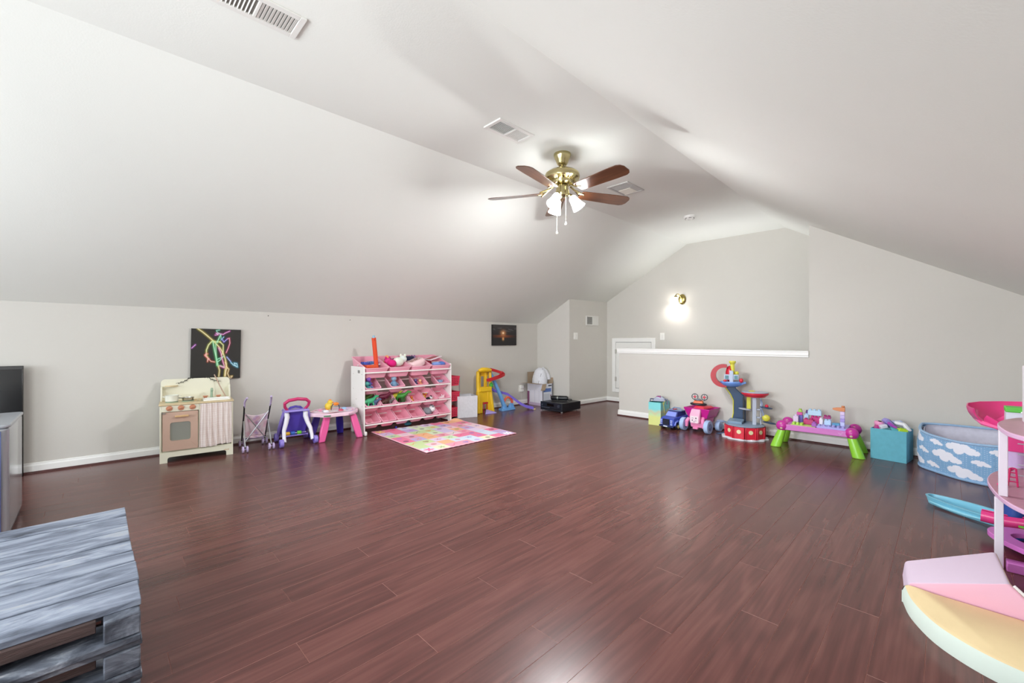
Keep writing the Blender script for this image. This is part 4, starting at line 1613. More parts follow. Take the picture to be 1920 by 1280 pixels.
toy('foam_tube', 'long upright orange foam tube with a pale blue tip in the first top bin', 'toy', [('body', b, mat('foam_orange', '#dd4a22', 0.7)), ('tip', c2, plastic('#8fb6cc', 0.4)), ('peg', c3, plastic('#b03a1c', 0.5))], p0 - Vector((0.0, 0.0, 0.005)), 90, 0)
toy('plush_toy', 'magenta plush toy in the second top bin', 'plush toy', plush('#d8247c', '#e0408c', 1.15), in_bin(0, 1, 0.11, 0.15, 0.05), 200, 0)
toy('plush_toy', 'white plush toy with pale green patches in the second top bin', 'plush toy', plush('#e4ebdc', '#dfe8e2', 1.35), in_bin(0, 1, 0.205, 0.16, 0.055), 100, 0)
toy('toy_figure', 'orange-headed small toy figure behind the magenta plush in the second top bin', 'toy', figure('#e8825a', '#f0a070', 1.3), in_bin(0, 1, 0.09, 0.24, 0.05), 60)
toy('toy_brick', 'dark purple toy block at the back of the second top bin', 'toy', brick('#7a2a5a', 0.11, 0.04, 0.04), in_bin(0, 1, 0.16, 0.30, 0.05), 90)
toy('toy_brick', 'small mint toy block beside the white plush in the second top bin', 'toy', brick('#6cc4b0', 0.06, 0.05, 0.05), in_bin(0, 1, 0.25, 0.25, 0.05), 70)
b = B()
b.at((0, 0, 0), (0, 0, 0))
b.rings([[(x * s_, y * s_, z) for x, y in rrect(0.24, 0.22, 0.06)] for s_, z in ((0.9, 0.0), (1.0, 0.03), (1.0, 0.06), (0.88, 0.085))])
c2 = B()
for sx in (-1, 1):
    c2.tube([(0.0, 0.0, 0.088)] + [(sx * (0.035 + 0.025 * math.cos(q)), 0.02 * math.sin(q), 0.089) for q in np.linspace(-2.6, 2.6, 9)], 0.004, 6)
c2.tube([(-0.07, -0.045, 0.088), (0, -0.05, 0.09), (0.07, -0.045, 0.088)], 0.0025, 6)
toy('small_backpack', 'pale pink rounded backpack with brown bow print lying in the third top bin', 'backpack', [('body', b, fabric('#f0cfd2')), ('bow_print', c2, mat('bow_brown', '#a07a70', 0.7))], in_bin(0, 2, 0.155, 0.16, 0.045), 92, 0).rotation_euler = (0, math.radians(-20), math.radians(92))
toy('toy_brick', 'dark navy toy block behind the backpack in the third top bin', 'toy', brick('#262c4c', 0.14, 0.05, 0.04), in_bin(0, 2, 0.12, 0.33, 0.07), 90)
toy('toy_brick', 'small mauve toy block behind the backpack in the third top bin', 'toy', brick('#8c6c98', 0.05, 0.05, 0.05), in_bin(0, 2, 0.22, 0.34, 0.06), 60)
b = B()
b.box(-0.11, -0.08, 0, 0.11, 0.08, 0.012)
c2 = B()
c2.box(-0.09, -0.06, 0.012, 0.03, 0.05, 0.0135)
c2.box(0.04, -0.05, 0.012, 0.09, 0.06, 0.0135)
toy('board_book', 'flat white board book with red print on top of the fourth top bin', 'book', [('cover', b, paint('#eadfe4', 0.5)), ('printed_patch', c2, paint('#a8404e', 0.5))], in_bin(0, 3, 0.15, 0.25, 0.115), 100, 0).rotation_euler = (0, math.radians(-12), math.radians(100))
M_BAG = mat('bag_blue', '#7f9fe0', 0.2, bump=0.8, bscale=35)
b = B()
b.ell((0, 0, 0.03), 0.075, 0.05, 0.033)
toy('plastic_bag', 'crumpled light blue plastic bag in the fourth top bin', 'bag', [('bag', b, M_BAG)], in_bin(0, 3, 0.14, 0.11, 0.05), 92)
b = B()
b.ell((0, 0, 0.03), 0.07, 0.05, 0.034)
toy('plastic_bag', 'deeper blue plastic bag at the right end of the fourth top bin', 'bag', [('bag', b, mat('bag_blue2', '#4f78c8', 0.2, bump=0.8, bscale=35))], in_bin(0, 3, 0.225, 0.12, 0.05), 100)
b = B()
b.ell((0, 0, 0.03), 0.05, 0.05, 0.035)
toy('plastic_bag', 'dark red bag under the book at the left of the fourth top bin', 'bag', [('bag', b, fabric('#8a1f34'))], in_bin(0, 3, 0.065, 0.20, 0.045), 100)
# second row
toy('toy_figure', 'purple toy figure in the first bin of the second row', 'toy', figure('#5e2c90', '#8a50b8', 1.5), in_bin(1, 0, 0.075, 0.12, 0.02), 80, 30, FC)
toy('toy_figure', 'teal toy figure in the first bin of the second row', 'toy', figure('#2c8088', '#4aa09a', 1.4), in_bin(1, 0, 0.06, 0.05, 0.0), 50, 20, FC)
toy('toy_figure', 'lilac toy figure in the first bin of the second row', 'toy', figure('#8f7ab0', '#3a6a9a', 1.3), in_bin(1, 0, 0.125, 0.06, 0.0), 10, 30, FC)
toy('toy_figure', 'grey-blue toy figure in the second bin of the second row', 'toy', figure('#6f97b8', '#8fb0c8', 1.7), in_bin(1, 1, 0.09, 0.07, 0.0), 90, 0, FC)
b = B()
b.lathe([(0.03, 0), (0.001, 0.055)], n=4)
toy('toy_fin', 'orange pointed toy in the second bin of the second row', 'toy', [('body', b, plastic('#ee6a30', 0.4))], in_bin(1, 1, 0.10, 0.14, 0.03), 20, 0, FC)
toy('toy_figure', 'dark blue toy figure in the third bin of the second row', 'toy', figure('#3d3a66', '#60548a', 1.1), in_bin(1, 2, 0.06, 0.07, 0.0), 90, 0, FC)
toy('toy_figure', 'orange and yellow toy figure in the third bin of the second row', 'toy', figure('#e8a070', '#f0c090', 1.0), in_bin(1, 2, 0.125, 0.07, 0.0), 90, 0, FC)
toy('toy_figure', 'small teal toy figure between the two others in the third bin of the second row', 'toy', figure('#4a90a0', '#d86a7a', 0.8), in_bin(1, 2, 0.09, 0.04, 0.0), 40, 0, FC)
b = B()
b.ell((0, 0, 0.03), 0.05, 0.035, 0.028)
c2 = B()
for q in range(9):
    an = q * 0.7
    c2.cyl((0.03 * math.cos(an), 0.02 * math.sin(an), 0.04), (0.06 * math.cos(an), 0.045 * math.sin(an), 0.058), 0.008, 0.001, 6)
toy('spiny_toy', 'light blue spiny rubber toy in the fourth bin of the second row', 'toy', [('body', b, plastic('#8fb0d4', 0.4)), ('spikes', c2, plastic('#a0bcd8', 0.4))], in_bin(1, 3, 0.10, 0.09, 0.0), 80, 0, FC)
# third row
toy('toy_dinosaur', 'olive green toy dinosaur in the first bin of the third row', 'toy dinosaur', dino('#5a7a34', 1.1), in_bin(2, 0, 0.07, 0.16, 0.02), 60, 0, DC)
toy('toy_dinosaur', 'mint green toy dinosaur in the first bin of the third row', 'toy dinosaur', dino('#4fc28a', 1.15), in_bin(2, 0, 0.09, 0.08, 0.02), 100, 0, DC)
toy('toy_dinosaur', 'slate blue toy dinosaur in the first bin of the third row', 'toy dinosaur', dino('#58688c', 0.95), in_bin(2, 0, 0.145, 0.08, 0.01), 30, 0, DC)
toy('toy_dinosaur', 'dark brown toy dinosaur at the back of the first bin of the third row', 'toy dinosaur', dino('#4a3426', 0.9), in_bin(2, 0, 0.14, 0.15, 0.03), 130, 0, DC)
toy('toy_dinosaur', 'maroon toy dinosaur in the second bin of the third row', 'toy dinosaur', dino('#6a1c38', 1.1), in_bin(2, 1, 0.08, 0.13, 0.03), 60, 0, DC)
toy('toy_dinosaur', 'brown striped toy dinosaur at the front of the second bin of the third row', 'toy dinosaur', dino('#5c4038', 1.0), in_bin(2, 1, 0.10, 0.07, 0.01), 110, 0, DC)
toy('toy_dinosaur', 'grey toy dinosaur at the right of the second bin of the third row', 'toy dinosaur', dino('#7a7470', 0.8), in_bin(2, 1, 0.15, 0.08, 0.01), 20, 0, DC)
toy('toy_dinosaur', 'yellow-green toy dinosaur in the third bin of the third row', 'toy dinosaur', dino('#c8c43c', 0.9), in_bin(2, 2, 0.06, 0.15, 0.03), 100, 0, DC)
toy('toy_dinosaur', 'bright green toy dinosaur in the third bin of the third row', 'toy dinosaur', dino('#3c8c34', 1.25), in_bin(2, 2, 0.11, 0.11, 0.02), 45, 0, DC)
toy('toy_dinosaur', 'dark green toy dinosaur at the front of the third bin of the third row', 'toy dinosaur', dino('#2f5a30', 1.1), in_bin(2, 2, 0.12, 0.06, 0.01), 150, 0, DC)
toy('toy_figure', 'small yellow and orange toy figure in the fourth bin of the third row', 'toy', figure('#e0b040', '#e07838', 0.9), in_bin(2, 3, 0.06, 0.08, 0.0), 70)
toy('toy_figure', 'tiny white toy figure in the fourth bin of the third row', 'toy', figure('#f0e6e8', '#e89aa8', 0.6), in_bin(2, 3, 0.12, 0.05, 0.0), 70)
toy('toy_animal', 'small yellow toy animal with black ears in the fifth bin of the third row', 'toy', plush('#d8a83c', '#c04838', 0.7), in_bin(2, 4, 0.055, 0.12, 0.0), 120)
toy('toy_animal', 'small black and white toy animal in the fifth bin of the third row', 'toy', plush('#2a2a30', '#e8e8ea', 0.65), in_bin(2, 4, 0.105, 0.07, 0.0), 70)
toy('toy_animal', 'tiny tan toy animal at the right of the fifth bin of the third row', 'toy', plush('#c89a70', '#9a7a58', 0.45), in_bin(2, 4, 0.15, 0.05, 0.0), 30)
toy('toy_animal', 'small white toy animal in the sixth bin of the third row', 'toy', plush('#f2e8ea', '#f0dadf', 0.7), in_bin(2, 5, 0.09, 0.05, 0.0), 100)
b = B()
b.tube([(0.03 * math.cos(q * PI / 8), 0.03 * math.sin(q * PI / 8), 0.008) for q in range(16)], 0.008, 8, closed=True)
toy('ring_toy', 'brown ring toy in the first bin of the bottom row', 'toy', [('ring', b, plastic('#9a6058', 0.4))], in_bin(3, 0, 0.08, 0.07, 0.004), 0, 0).rotation_euler = (0, math.radians(-30), 0)
toy('plush_toy', 'grey and white plush toy in the fifth bin of the bottom row', 'plush toy', plush('#8a8e94', '#ececec', 1.25), in_bin(3, 4, 0.09, 0.08, 0.0), 80)
b = B()
b.ell((0, 0, 0.014), 0.014)
o = obj('toy_ball', b, plastic('#3c40c0', 0.25), None, (-4.86, 2.72, 0.0), smooth=60)
tag(o, 'small dark blue ball on the floor under the toy shelf', 'ball')
b = B()
b.ell((0, 0, 0.024), 0.05, 0.035, 0.024)
o = toy('toy_boat', 'small teal rounded toy on the floor under the toy shelf', 'toy', [('body', b, plastic('#3f8ea6', 0.35)), ('cabin', B().ell((0.0, 0, 0.045), 0.02, 0.018, 0.012), plastic('#6fb8c8', 0.35))], (-4.93, 2.93, 0.0), 80)

# ------------------------------------------------------------------ play mat
PAL = ['#e884a4', '#efe9c6', '#d6e6c4', '#d2c4e2', '#eeb890', '#d4e0ee', '#e8a4b6', '#ece6d8', '#cbdca6', '#c4b2dc', '#ecd0d8', '#e2d2ea']
rs = np.random.RandomState(21)
N_ = 8
cellc = rs.randint(0, len(PAL), (N_, N_))
cellk = rs.randint(0, 6, (N_, N_))
for (i, j) in ((0, 1), (2, 3), (5, 1), (6, 5), (3, 6), (4, 4), (1, 6)):
    cellc[i, j + 1] = cellc[i, j]
MOT = ['#c84a5a', '#6a7ac8', '#e8842e', '#5c9a50', '#b87ad0', '#8a5a3c', '#e04e7c', '#38384a']


def mat_cols(u, v):
    c = np.zeros(u.shape + (3,))
    U, V = np.clip(u * N_, 0, N_ - 1e-6), np.clip(v * N_, 0, N_ - 1e-6)
    I, J = U.astype(int), V.astype(int)
    pal = np.array([hexc(h) for h in PAL])
    mot = np.array([hexc(h) for h in MOT])
    c = pal[cellc[I, J]]
    fu, fv = U - I - 0.5, V - J - 0.5
    kk = cellk[I, J]
    r = np.hypot(fu, fv)
    an = np.arctan2(fv, fu)
    mc = mot[(I * 3 + J * 5) % 8]
    lt = np.array(hexc('#f7efc0'))
    for code, mask, colr in ((0, r < 0.18 + 0.10 * np.cos(5 * an), mc), (1, r < 0.2, mc), (2, (np.abs(fu) < 0.32) & (np.abs(fv - 0.18 * np.sin(fu * 9)) < 0.06), mc),
                             (3, (np.hypot(np.abs(fu) - 0.1, fv - 0.05) < 0.13) | ((np.abs(fu) + np.abs(fv + 0.05) * 0.9 < 0.2) & (fv < 0)), mc), (4, (np.abs(fu * 1.2) < 0.3) & (np.abs(fv) < 0.05), mc)):
        sel = ((kk == code) & mask)[..., None]
        c = np.where(sel, colr * 0.6 + c * 0.4, c)
    for code, colr in ((7, hexc('#f6e08a')), (8, hexc('#ffffff')), (9, hexc('#f078a0'))):
        sel = ((kk == code) & (r < 0.28 + 0.14 * np.cos(6 * an)))[..., None]
        c = np.where(sel, np.array(colr), c)
    seam = (np.minimum(np.abs(fu), np.abs(fv)) * 0 + np.maximum(np.abs(fu), np.abs(fv)) > 0.485)[..., None]
    c = np.where(seam, c * 0.9, c)
    edge = ((u < 0.008) | (u > 0.992) | (v < 0.008) | (v > 0.992))[..., None]
    return np.where(edge, np.array(hexc('#f0b8c8')), c)


q0, q1, q2, q3 = (-4.84, 2.375), (-3.565, 2.325), (-3.575, 3.585), (-4.75, 3.62)
cxm, cym = -4.2, 3.0


def mat_pos(u, v):
    # u: away from the shelf's left end towards the right, v: towards the shelf
    fl = np.array(q1), np.array(q2), np.array(q3), np.array(q0)
    x = (fl[0][0] * (1 - u) + fl[1][0] * u) * (1 - v) + (fl[3][0] * (1 - u) + fl[2][0] * u) * v - cxm
    y = (fl[0][1] * (1 - u) + fl[1][1] * u) * (1 - v) + (fl[3][1] * (1 - u) + fl[2][1] * u) * v - cym
    rip = 0.003 * np.sin(u * 60) * ((v < 0.02) | (v > 0.98)) + 0.0025 * np.sin(u * 9 + 2) * np.sin(v * 8)
    z = 0.009 + np.abs(rip) + 0.03 * np.exp(-((u - 0.95) / 0.05) ** 2 - ((v - 0.98) / 0.06) ** 2)
    return x, y, z


cellc[0, 7], cellk[0, 7] = 0, 7
cellc[7, 0], cellk[7, 0] = 9, 8
cellc[0, 0], cellk[0, 0] = 5, 9
cellc[7, 7], cellk[7, 7] = 4, 5
me = grid_sheet(260, 260, mat_pos, mat_cols)
me.materials.append(mat('print_quilt', '#ffffff', 0.85, attr=True, spec=0.15, bump=0.15, bscale=90))
o = obj('play_mat', me, None, None, (cxm, cym, 0))
o.modifiers.new('solid', 'SOLIDIFY').thickness = 0.007
tag(o, 'pastel patchwork play mat with flower prints in front of the toy shelf', 'play mat')

# ------------------------------------------------------------------ three-tier cart, storage box
M_RED = plastic('#e0405c', 0.35)
c = thing('rolling_cart', 'slim three-tier red basket cart between the shelf and the white box', 'cart', (-4.99, 3.66, 0), 90)
for z in (0.03, 0.25, 0.47):
    b = B()
    o4 = lambda e, zz: [(-0.075 - e, -0.11 - e, zz), (0.075 + e, -0.11 - e, zz), (0.075 + e, 0.11 + e, zz), (-0.075 - e, 0.11 + e, zz)]
    b.rings([o4(-0.008, z), o4(0.004, z + 0.125), o4(0.008, z + 0.128), o4(0.008, z + 0.136), o4(0.001, z + 0.136), o4(-0.011, z + 0.006)])
    bk = obj('basket', b, M_RED, c)
    b = B()
    for q in range(4):
        for r_ in range(4):
            b.cyl((-0.045 + q * 0.03, -0.1135 - 0.0015 * (r_ > 1), z + 0.03 + r_ * 0.025), (-0.045 + q * 0.03, -0.1045, z + 0.03 + r_ * 0.025), 0.006, n=6)
    o = obj('perforations', b, mat('hole_red', '#7a1828', 0.7), bk)
    o['kind'] = 'stuff'
for x in (-0.085, 0.085):
    for y in (-0.10, 0.10):
        b = B()
        b.cyl((x, y, 0.02), (x, y, 0.60), 0.0055, n=8)
        obj('upright', b, M_CHR, c)
        b = B()
        b.ell((x, y, 0.0135), 0.013)
        obj('caster', b, M_BLK, c)

t = thing('storage_box', 'open pale grey fabric storage box beside the red cart', 'box', (-4.95, 3.885, 0), 90 - 20)
b = B()
bo = [[(-0.15, -0.14, 0), (0.15, -0.14, 0), (0.15, 0.14, 0), (-0.15, 0.14, 0)]]
R = [[(x * 1.0, y, 0.0) for x, y, _ in bo[0]], [(x * 1.01, y * 1.01, 0.31) for x, y, _ in bo[0]], [(x * 0.965, y * 0.965, 0.31) for x, y, _ in bo[0]], [(x * 0.96, y * 0.96, 0.008) for x, y, _ in bo[0]]]
b.rings(R)
obj('box_body', b, fabric('#d9d9de'), t, bevel=0.004)
b = B()
for (x0, y0, x1, y1) in ((-0.148, -0.138, 0.148, -0.132), (-0.148, 0.132, 0.148, 0.138)):
    b.box(x0, y0, 0.307, x1, y1, 0.313)
b.box(-0.148, -0.132, 0.307, -0.142, 0.132, 0.313)
b.box(0.142, -0.132, 0.307, 0.148, 0.132, 0.313)
obj('edge_binding', b, fabric('#cccdd2'), t)

# ------------------------------------------------------------------ yellow tower ramp playset
M_YEL = plastic('#f0c524', 0.35)
M_BLU = plastic('#6da6e0', 0.35)
M_LAV = plastic('#a79ae0', 0.35)
M_RD2 = plastic('#c42c34', 0.35)
y = thing('ramp_tower', 'yellow toy tower with red spiral ramp, blue brace and purple slide', 'ramp toy', (-4.99, 4.30, 0), 84)
b = B()
for sx in (-1, 1):
    b.tube([(sx * 0.135, -0.04, 0.002), (sx * 0.12, -0.03, 0.18), (sx * 0.11, 0.0, 0.34), (sx * 0.115, 0.0, 0.5), (sx * 0.11, 0.0, 0.64)], [0.03, 0.026, 0.03, 0.025, 0.025], 8)
b.box(-0.11, -0.05, 0.33, 0.11, 0.05, 0.40)
b.box(-0.135, -0.03, 0.0, -0.045, 0.03, 0.34)
b.box(0.045, -0.03, 0.0, 0.13, 0.03, 0.34)
b.box(-0.075, -0.02, 0.16, 0.075, 0.03, 0.34)
b.box(-0.12, 0.03, 0.38, -0.04, 0.05, 0.63)
b.box(0.02, 0.0, 0.38, 0.06, 0.05, 0.63)
b.box(-0.1, 0.03, 0.56, 0.1, 0.05, 0.63)
obj('tower_frame', b, M_YEL, y, bevel=0.006)
b = B()
b.tube([(-0.14, -0.05, 0.655), (-0.09, -0.065, 0.67), (0.0, -0.06, 0.665), (0.09, -0.03, 0.655), (0.11, 0.03, 0.65)], [0.02, 0.034, 0.036, 0.03, 0.02], 12)
b.box(-0.11, -0.04, 0.625, 0.115, 0.05, 0.645)
obj('roof', b, M_YEL, y, bevel=0.004)
b = B()
for z in np.linspace(0.05, 0.29, 8):
    b.box(-0.108, -0.025, z, -0.078, -0.0205, z + 0.008)
o = obj('rungs', b, plastic('#c79a14', 0.4), y)
o['kind'] = 'stuff'
b = B()
b.prism([(-0.035, 0.0), (-0.035, 0.14), (-0.045, 0.14), (-0.045, 0.165), (0.045, 0.165), (0.045, 0.14), (0.035, 0.14), (0.035, 0.0), (0.027, 0.0), (0.027, 0.138), (-0.027, 0.138), (-0.027, 0.0)], -0.028, -0.018, 'y')
b.v = [(p[0], p[1] - 0.012, p[2]) for p in b.v]
obj('doorway', b, M_RD2, y, label='small red doorway')


def ramp(path, wd, wall=0.012, th=0.005):
    """a trough following path (list of xyz), walls on both sides"""
    P = [Vector(p) for p in path]
    R = []
    for i, p in enumerate(P):
        t_ = (P[min(i + 1, len(P) - 1)] - P[max(i - 1, 0)])
        n_ = Vector((-t_.y, t_.x, 0)).normalized()
        w2 = wd / 2
        up_ = Vector((0, 0, 1))
        R.append([tuple(p + n_ * w2 + up_ * wall), tuple(p + n_ * (w2 + th) + up_ * wall), tuple(p + n_ * (w2 + th) * 0.9 - up_ * th), tuple(p - n_ * (w2 + th) * 0.9 - up_ * th), tuple(p - n_ * (w2 + th) + up_ * wall), tuple(p - n_ * w2 + up_ * wall), tuple(p - n_ * w2 * 0.85), tuple(p + n_ * w2 * 0.85)])
    return B().rings(R)


path = [(0.08, -0.02, 0.655), (0.16, -0.02, 0.635), (0.25, -0.02, 0.61), (0.30, -0.05, 0.59), (0.29, -0.10, 0.565), (0.20, -0.13, 0.54), (0.08, -0.14, 0.515), (-0.03, -0.13, 0.495)]
obj('upper_ramp', ramp(path, 0.055, 0.035), M_RD2, y, smooth=50, label='red curved upper ramp')
b = B()
b.tube([(0.12, 0.03, 0.63), (0.17, 0.02, 0.54), (0.24, 0.0, 0.38), (0.30, -0.02, 0.24), (0.35, -0.03, 0.10), (0.38, -0.03, 0.03)], [0.034, 0.036, 0.036, 0.04, 0.045, 0.048], 10, flat=0.75)
obj('brace', b, M_BLU, y, label='sloping blue brace')
b = B()
b.rings([[(0.28, -0.10, 0.0), (0.58, -0.06, 0.0), (0.58, 0.05, 0.0), (0.30, 0.04, 0.0)], [(0.29, -0.09, 0.035), (0.57, -0.05, 0.035), (0.57, 0.04, 0.035), (0.31, 0.03, 0.035)]])
b.rings([[(0.31, -0.07, 0.03), (0.42, -0.06, 0.03), (0.42, 0.0, 0.03), (0.32, 0.0, 0.03)], [(0.34, -0.05, 0.10), (0.40, -0.04, 0.10), (0.40, 0.0, 0.10), (0.35, 0.0, 0.10)]])
b.rings([[(0.47, -0.05, 0.03), (0.57, -0.045, 0.03), (0.57, 0.03, 0.03), (0.47, 0.02, 0.03)], [(0.50, -0.04, 0.10), (0.54, -0.035, 0.13), (0.54, 0.0, 0.13), (0.50, 0.0, 0.10)]])
obj('brace_base', b, M_BLU, y, bevel=0.006, label='light blue rocky base')
b = B()
b.tube([(0.36, -0.03, 0.10), (0.37, -0.03, 0.16), (0.42, -0.03, 0.205), (0.47, -0.03, 0.20), (0.515, -0.03, 0.16), (0.53, -0.03, 0.11)], [0.02, 0.02, 0.018, 0.018, 0.02, 0.022], 10)
obj('arch', b, plastic('#ee6a4a', 0.35), y, label='orange arch')
path = [(0.16, 0.06, 0.35), (0.24, 0.05, 0.30), (0.36, 0.03, 0.27), (0.46, 0.0, 0.24), (0.54, -0.05, 0.17), (0.62, -0.12, 0.09), (0.70, -0.18, 0.04), (0.80, -0.24, 0.012)]
obj('lower_slide', ramp(path, 0.055, 0.03, 0.009), plastic('#7a68d0', 0.35), y, smooth=50, label='purple lower slide')
b = B()
b.lathe([(0.028, 0), (0.03, 0.006), (0.028, 0.012), (0.01, 0.014)], (0.81, -0.245, 0.0), 14)
obj('slide_tip', b, plastic('#e8d49a', 0.4), y)
b = B()
b.ell((0.12, -0.02, 0.42), 0.035, 0.03, 0.045)
obj('green_disc', b, plastic('#46b848', 0.35), y)
b = B()
b.rings([[(-0.08, -0.14, 0.0), (0.12, -0.17, 0.0), (0.16, -0.11, 0.0), (0.0, -0.03, 0.0)], [(-0.06, -0.13, 0.02), (0.10, -0.155, 0.014), (0.13, -0.115, 0.014), (0.01, -0.04, 0.06)]])
obj('exit_ramp', b, M_LAV, y, bevel=0.008, label='lavender exit ramp')

# ------------------------------------------------------------------ cardboard box with a white bundle
M_CARD = mat('cardboard', '#a3907a', 0.85, noise=0.06, nscale=8, spec=0.1)
t = thing('cardboard_box', 'opened printed cardboard box with brown flaps in the far left corner', 'cardboard box', (-4.955, 5.555, 0), 87)
w2, d2, hh = 0.125, 0.185, 0.375


def box_cols(u, v):
    c = np.zeros(u.shape + (3,)) + H('#e6e4ee')
    k_ = (u < 0.14) & (v < 0.62)
    c = np.where(k_[..., None], H('#8a4f76'), c)
    k_ = (np.abs((u * 7) % 1 - 0.5) < 0.03) & (u > 0.2) & (v < 0.7)
    c = np.where(k_[..., None], H('#bdbfd0'), c)
    k_ = (v < 0.12) & (u > 0.1)
    return np.where(k_[..., None], H('#c3b3cc'), c)


def box_cols2(u, v):
    c = np.zeros(u.shape + (3,)) + H('#dcdfe8')
    for (a0, a1, c0, c1, hx) in ((0.1, 0.85, 0.62, 0.8, '#5a78b8'), (0.1, 0.7, 0.2, 0.55, '#c9cdd8'), (0.0, 0.08, 0.0, 1, '#4a4c58'), (0.92, 1.0, 0.0, 1.0, '#3a3c48'), (0.55, 0.9, 0.87, 0.95, '#4a4a55'), (0.75, 0.88, 0.4, 0.5, '#8a6a7a')):
        c = np.where(((u > a0) & (u < a1) & (v > c0) & (v < c1))[..., None], H(hx), c)
    return c


b = B()
b.rings([[(-w2, -d2, 0), (w2, -d2, 0), (w2, d2, 0), (-w2, d2, 0)], [(-w2, -d2, hh), (w2, -d2, hh), (w2, d2, hh), (-w2, d2, hh)], [(-w2 + .005, -d2 + .005, hh), (w2 - .005, -d2 + .005, hh), (w2 - .005, d2 - .005, hh), (-w2 + .005, d2 - .005, hh)], [(-w2 + .005, -d2 + .005, .006), (w2 - .005, -d2 + .005, .006), (w2 - .005, d2 - .005, .006), (-w2 + .005, d2 - .005, .006)]])
cb = obj('box_body', b, M_CARD, t)
me = grid_sheet(60, 60, lambda u, v: (np.full(u.shape, -w2 - 0.0012), d2 - 2 * d2 * u, v * hh), box_cols)
me.materials.append(mat('print_card', '#ffffff', 0.5, attr=True))
obj('printed_side', me, None, cb)
me = grid_sheet(60, 60, lambda u, v: (-w2 + 2 * w2 * u, np.full(u.shape, -d2 - 0.0012), v * hh), box_cols2)
me.materials.append(mat('print_card', '#ffffff', 0.5, attr=True))
obj('printed_front', me, None, cb)


def flap(p0, p1, dv, th=0.004, name='flap'):
    b = B()
    a_, c_ = Vector(p0), Vector(p1)
    d_ = Vector(dv)
    n_ = (c_ - a_).cross(d_).normalized() * th
    b.rings([[tuple(a_), tuple(c_), tuple(c_ + n_), tuple(a_ + n_)], [tuple(a_ + d_), tuple(c_ + d_), tuple(c_ + d_ + n_), tuple(a_ + d_ + n_)]])
    obj(name, b, M_CARD, t)


flap((-w2, -d2, hh), (-w2, d2, hh), (-0.17, -0.02, 0.015))
flap((-w2, d2, hh), (w2, d2, hh), (-0.02, -0.02, 0.19))
flap((w2, -d2, hh), (w2, d2, hh), (0.05, 0.04, 0.10))
flap((-w2 + 0.0, -d2, hh), (-w2 + 0.10, -d2, hh), (-0.10, -0.06, -0.10))
M_CLOTH = fabric('#e3e5ec')
t = thing('white_bundle', 'white soft bag with dark piping stuffed in the cardboard box', 'bag', (-4.965, 5.555, 0.20), 87)
b = B()
R = []
for i in range(9):
    f_ = i / 8
    z = 0.05 + 0.39 * f_
    rx = 0.125 * math.sqrt(max(0.02, 1 - (f_ * 0.98) ** 3.2)) + 0.006 * math.sin(i * 2)
    ry = 0.15 * math.sqrt(max(0.02, 1 - (f_ * 0.98) ** 3.2))
    R.append([(rx * math.cos(q * PI / 10) * (1 + 0.04 * math.sin(3 * q + i)) + 0.015 * f_, ry * math.sin(q * PI / 10), z) for q in range(20)])
b.rings(R)
obj('bag_body', b, M_CLOTH, t, smooth=70)
b = B()
b.tube([(0.05, 0.0, 0.42), (0.10, -0.03, 0.36), (0.125, -0.06, 0.28), (0.12, -0.09, 0.22)], [0.045, 0.06, 0.06, 0.05], 12)
obj('sleeve', b, M_CLOTH, t, smooth=70)
b = B()
b.tube([(0.02, -0.06, 0.425), (-0.05, -0.09, 0.34), (-0.095, -0.08, 0.22), (-0.10, -0.06, 0.14)], 0.004, 6)
b.tube([(0.08, -0.08, 0.34), (0.07, -0.115, 0.26), (0.075, -0.12, 0.18)], 0.004, 6)
obj('piping', b, mat('piping_dark', '#30323c', 0.6), t)

# ------------------------------------------------------------------ stereo unit with a black case
M_BK = mat('device_black', '#15171d', 0.35, noise=0.05, nscale=5)
t = thing('stereo_unit', 'flat black stereo component on small feet on the floor near the corner', 'stereo', (-4.31, 5.335, 0), 0)
b = B()
b.box(-0.215, -0.235, 0.02, 0.215, 0.235, 0.145)
obj('case', b, M_BK, t, bevel=0.004)
b = B()
b.box(-0.219, -0.245, 0.018, 0.219, -0.236, 0.147)
fp = obj('front_panel', b, mat('device_front', '#20242e', 0.25), t, bevel=0.003)
b = B()
b.box(-0.08, -0.248, 0.085, 0.06, -0.244, 0.125)
b.box(-0.2, -0.247, 0.045, 0.2, -0.2445, 0.050)
obj('display', b, mat('display_dark', '#05060a', 0.08), fp)
for q in range(7):
    b = B()
    b.box(-0.19 + q * 0.024, -0.2485, 0.055, -0.174 + q * 0.024, -0.244, 0.066)
    obj('button', b, mat('button_grey', '#4c5260', 0.4), fp)
for (x, r) in ((0.16, 0.022), (-0.17, 0.014)):
    b = B()
    b.cyl((x, -0.262, 0.1), (x, -0.244, 0.1), r, n=16)
    obj('dial', b, mat('dial_grey', '#3a3f4c', 0.35), fp)
for (x, y_) in ((-0.18, -0.2), (0.18, -0.2), (-0.18, 0.19), (0.18, 0.19)):
    b = B()
    b.cyl((x, y_, 0), (x, y_, 0.022), 0.016, n=10)
    obj('foot', b, mat('foot_light', '#a8a8a8', 0.4), t)
t = thing('black_case', 'small black speaker-like case with a silver band on top of the stereo', 'speaker', (-4.36, 5.36, 0.1465), 25)
b = B()
b.tube([(-0.14, 0, 0.038), (-0.12, 0, 0.04), (0.12, 0, 0.04), (0.14, 0, 0.038)], [0.028, 0.038, 0.038, 0.028], 16)
obj('shell', b, M_BK, t)
b = B()
b.tube([(-0.035, 0, 0.04), (-0.015, 0, 0.04)], 0.0395, 16)
obj('band', b, mat('band_silver', '#8b9088', 0.3, 0.8), t)
b = B()
b.tube([(0.14, 0, 0.03), (0.19, 0.01, 0.028), (0.21, -0.03, 0.02), (0.18, -0.06, 0.012), (0.15, -0.04, 0.02)], 0.008, 8)
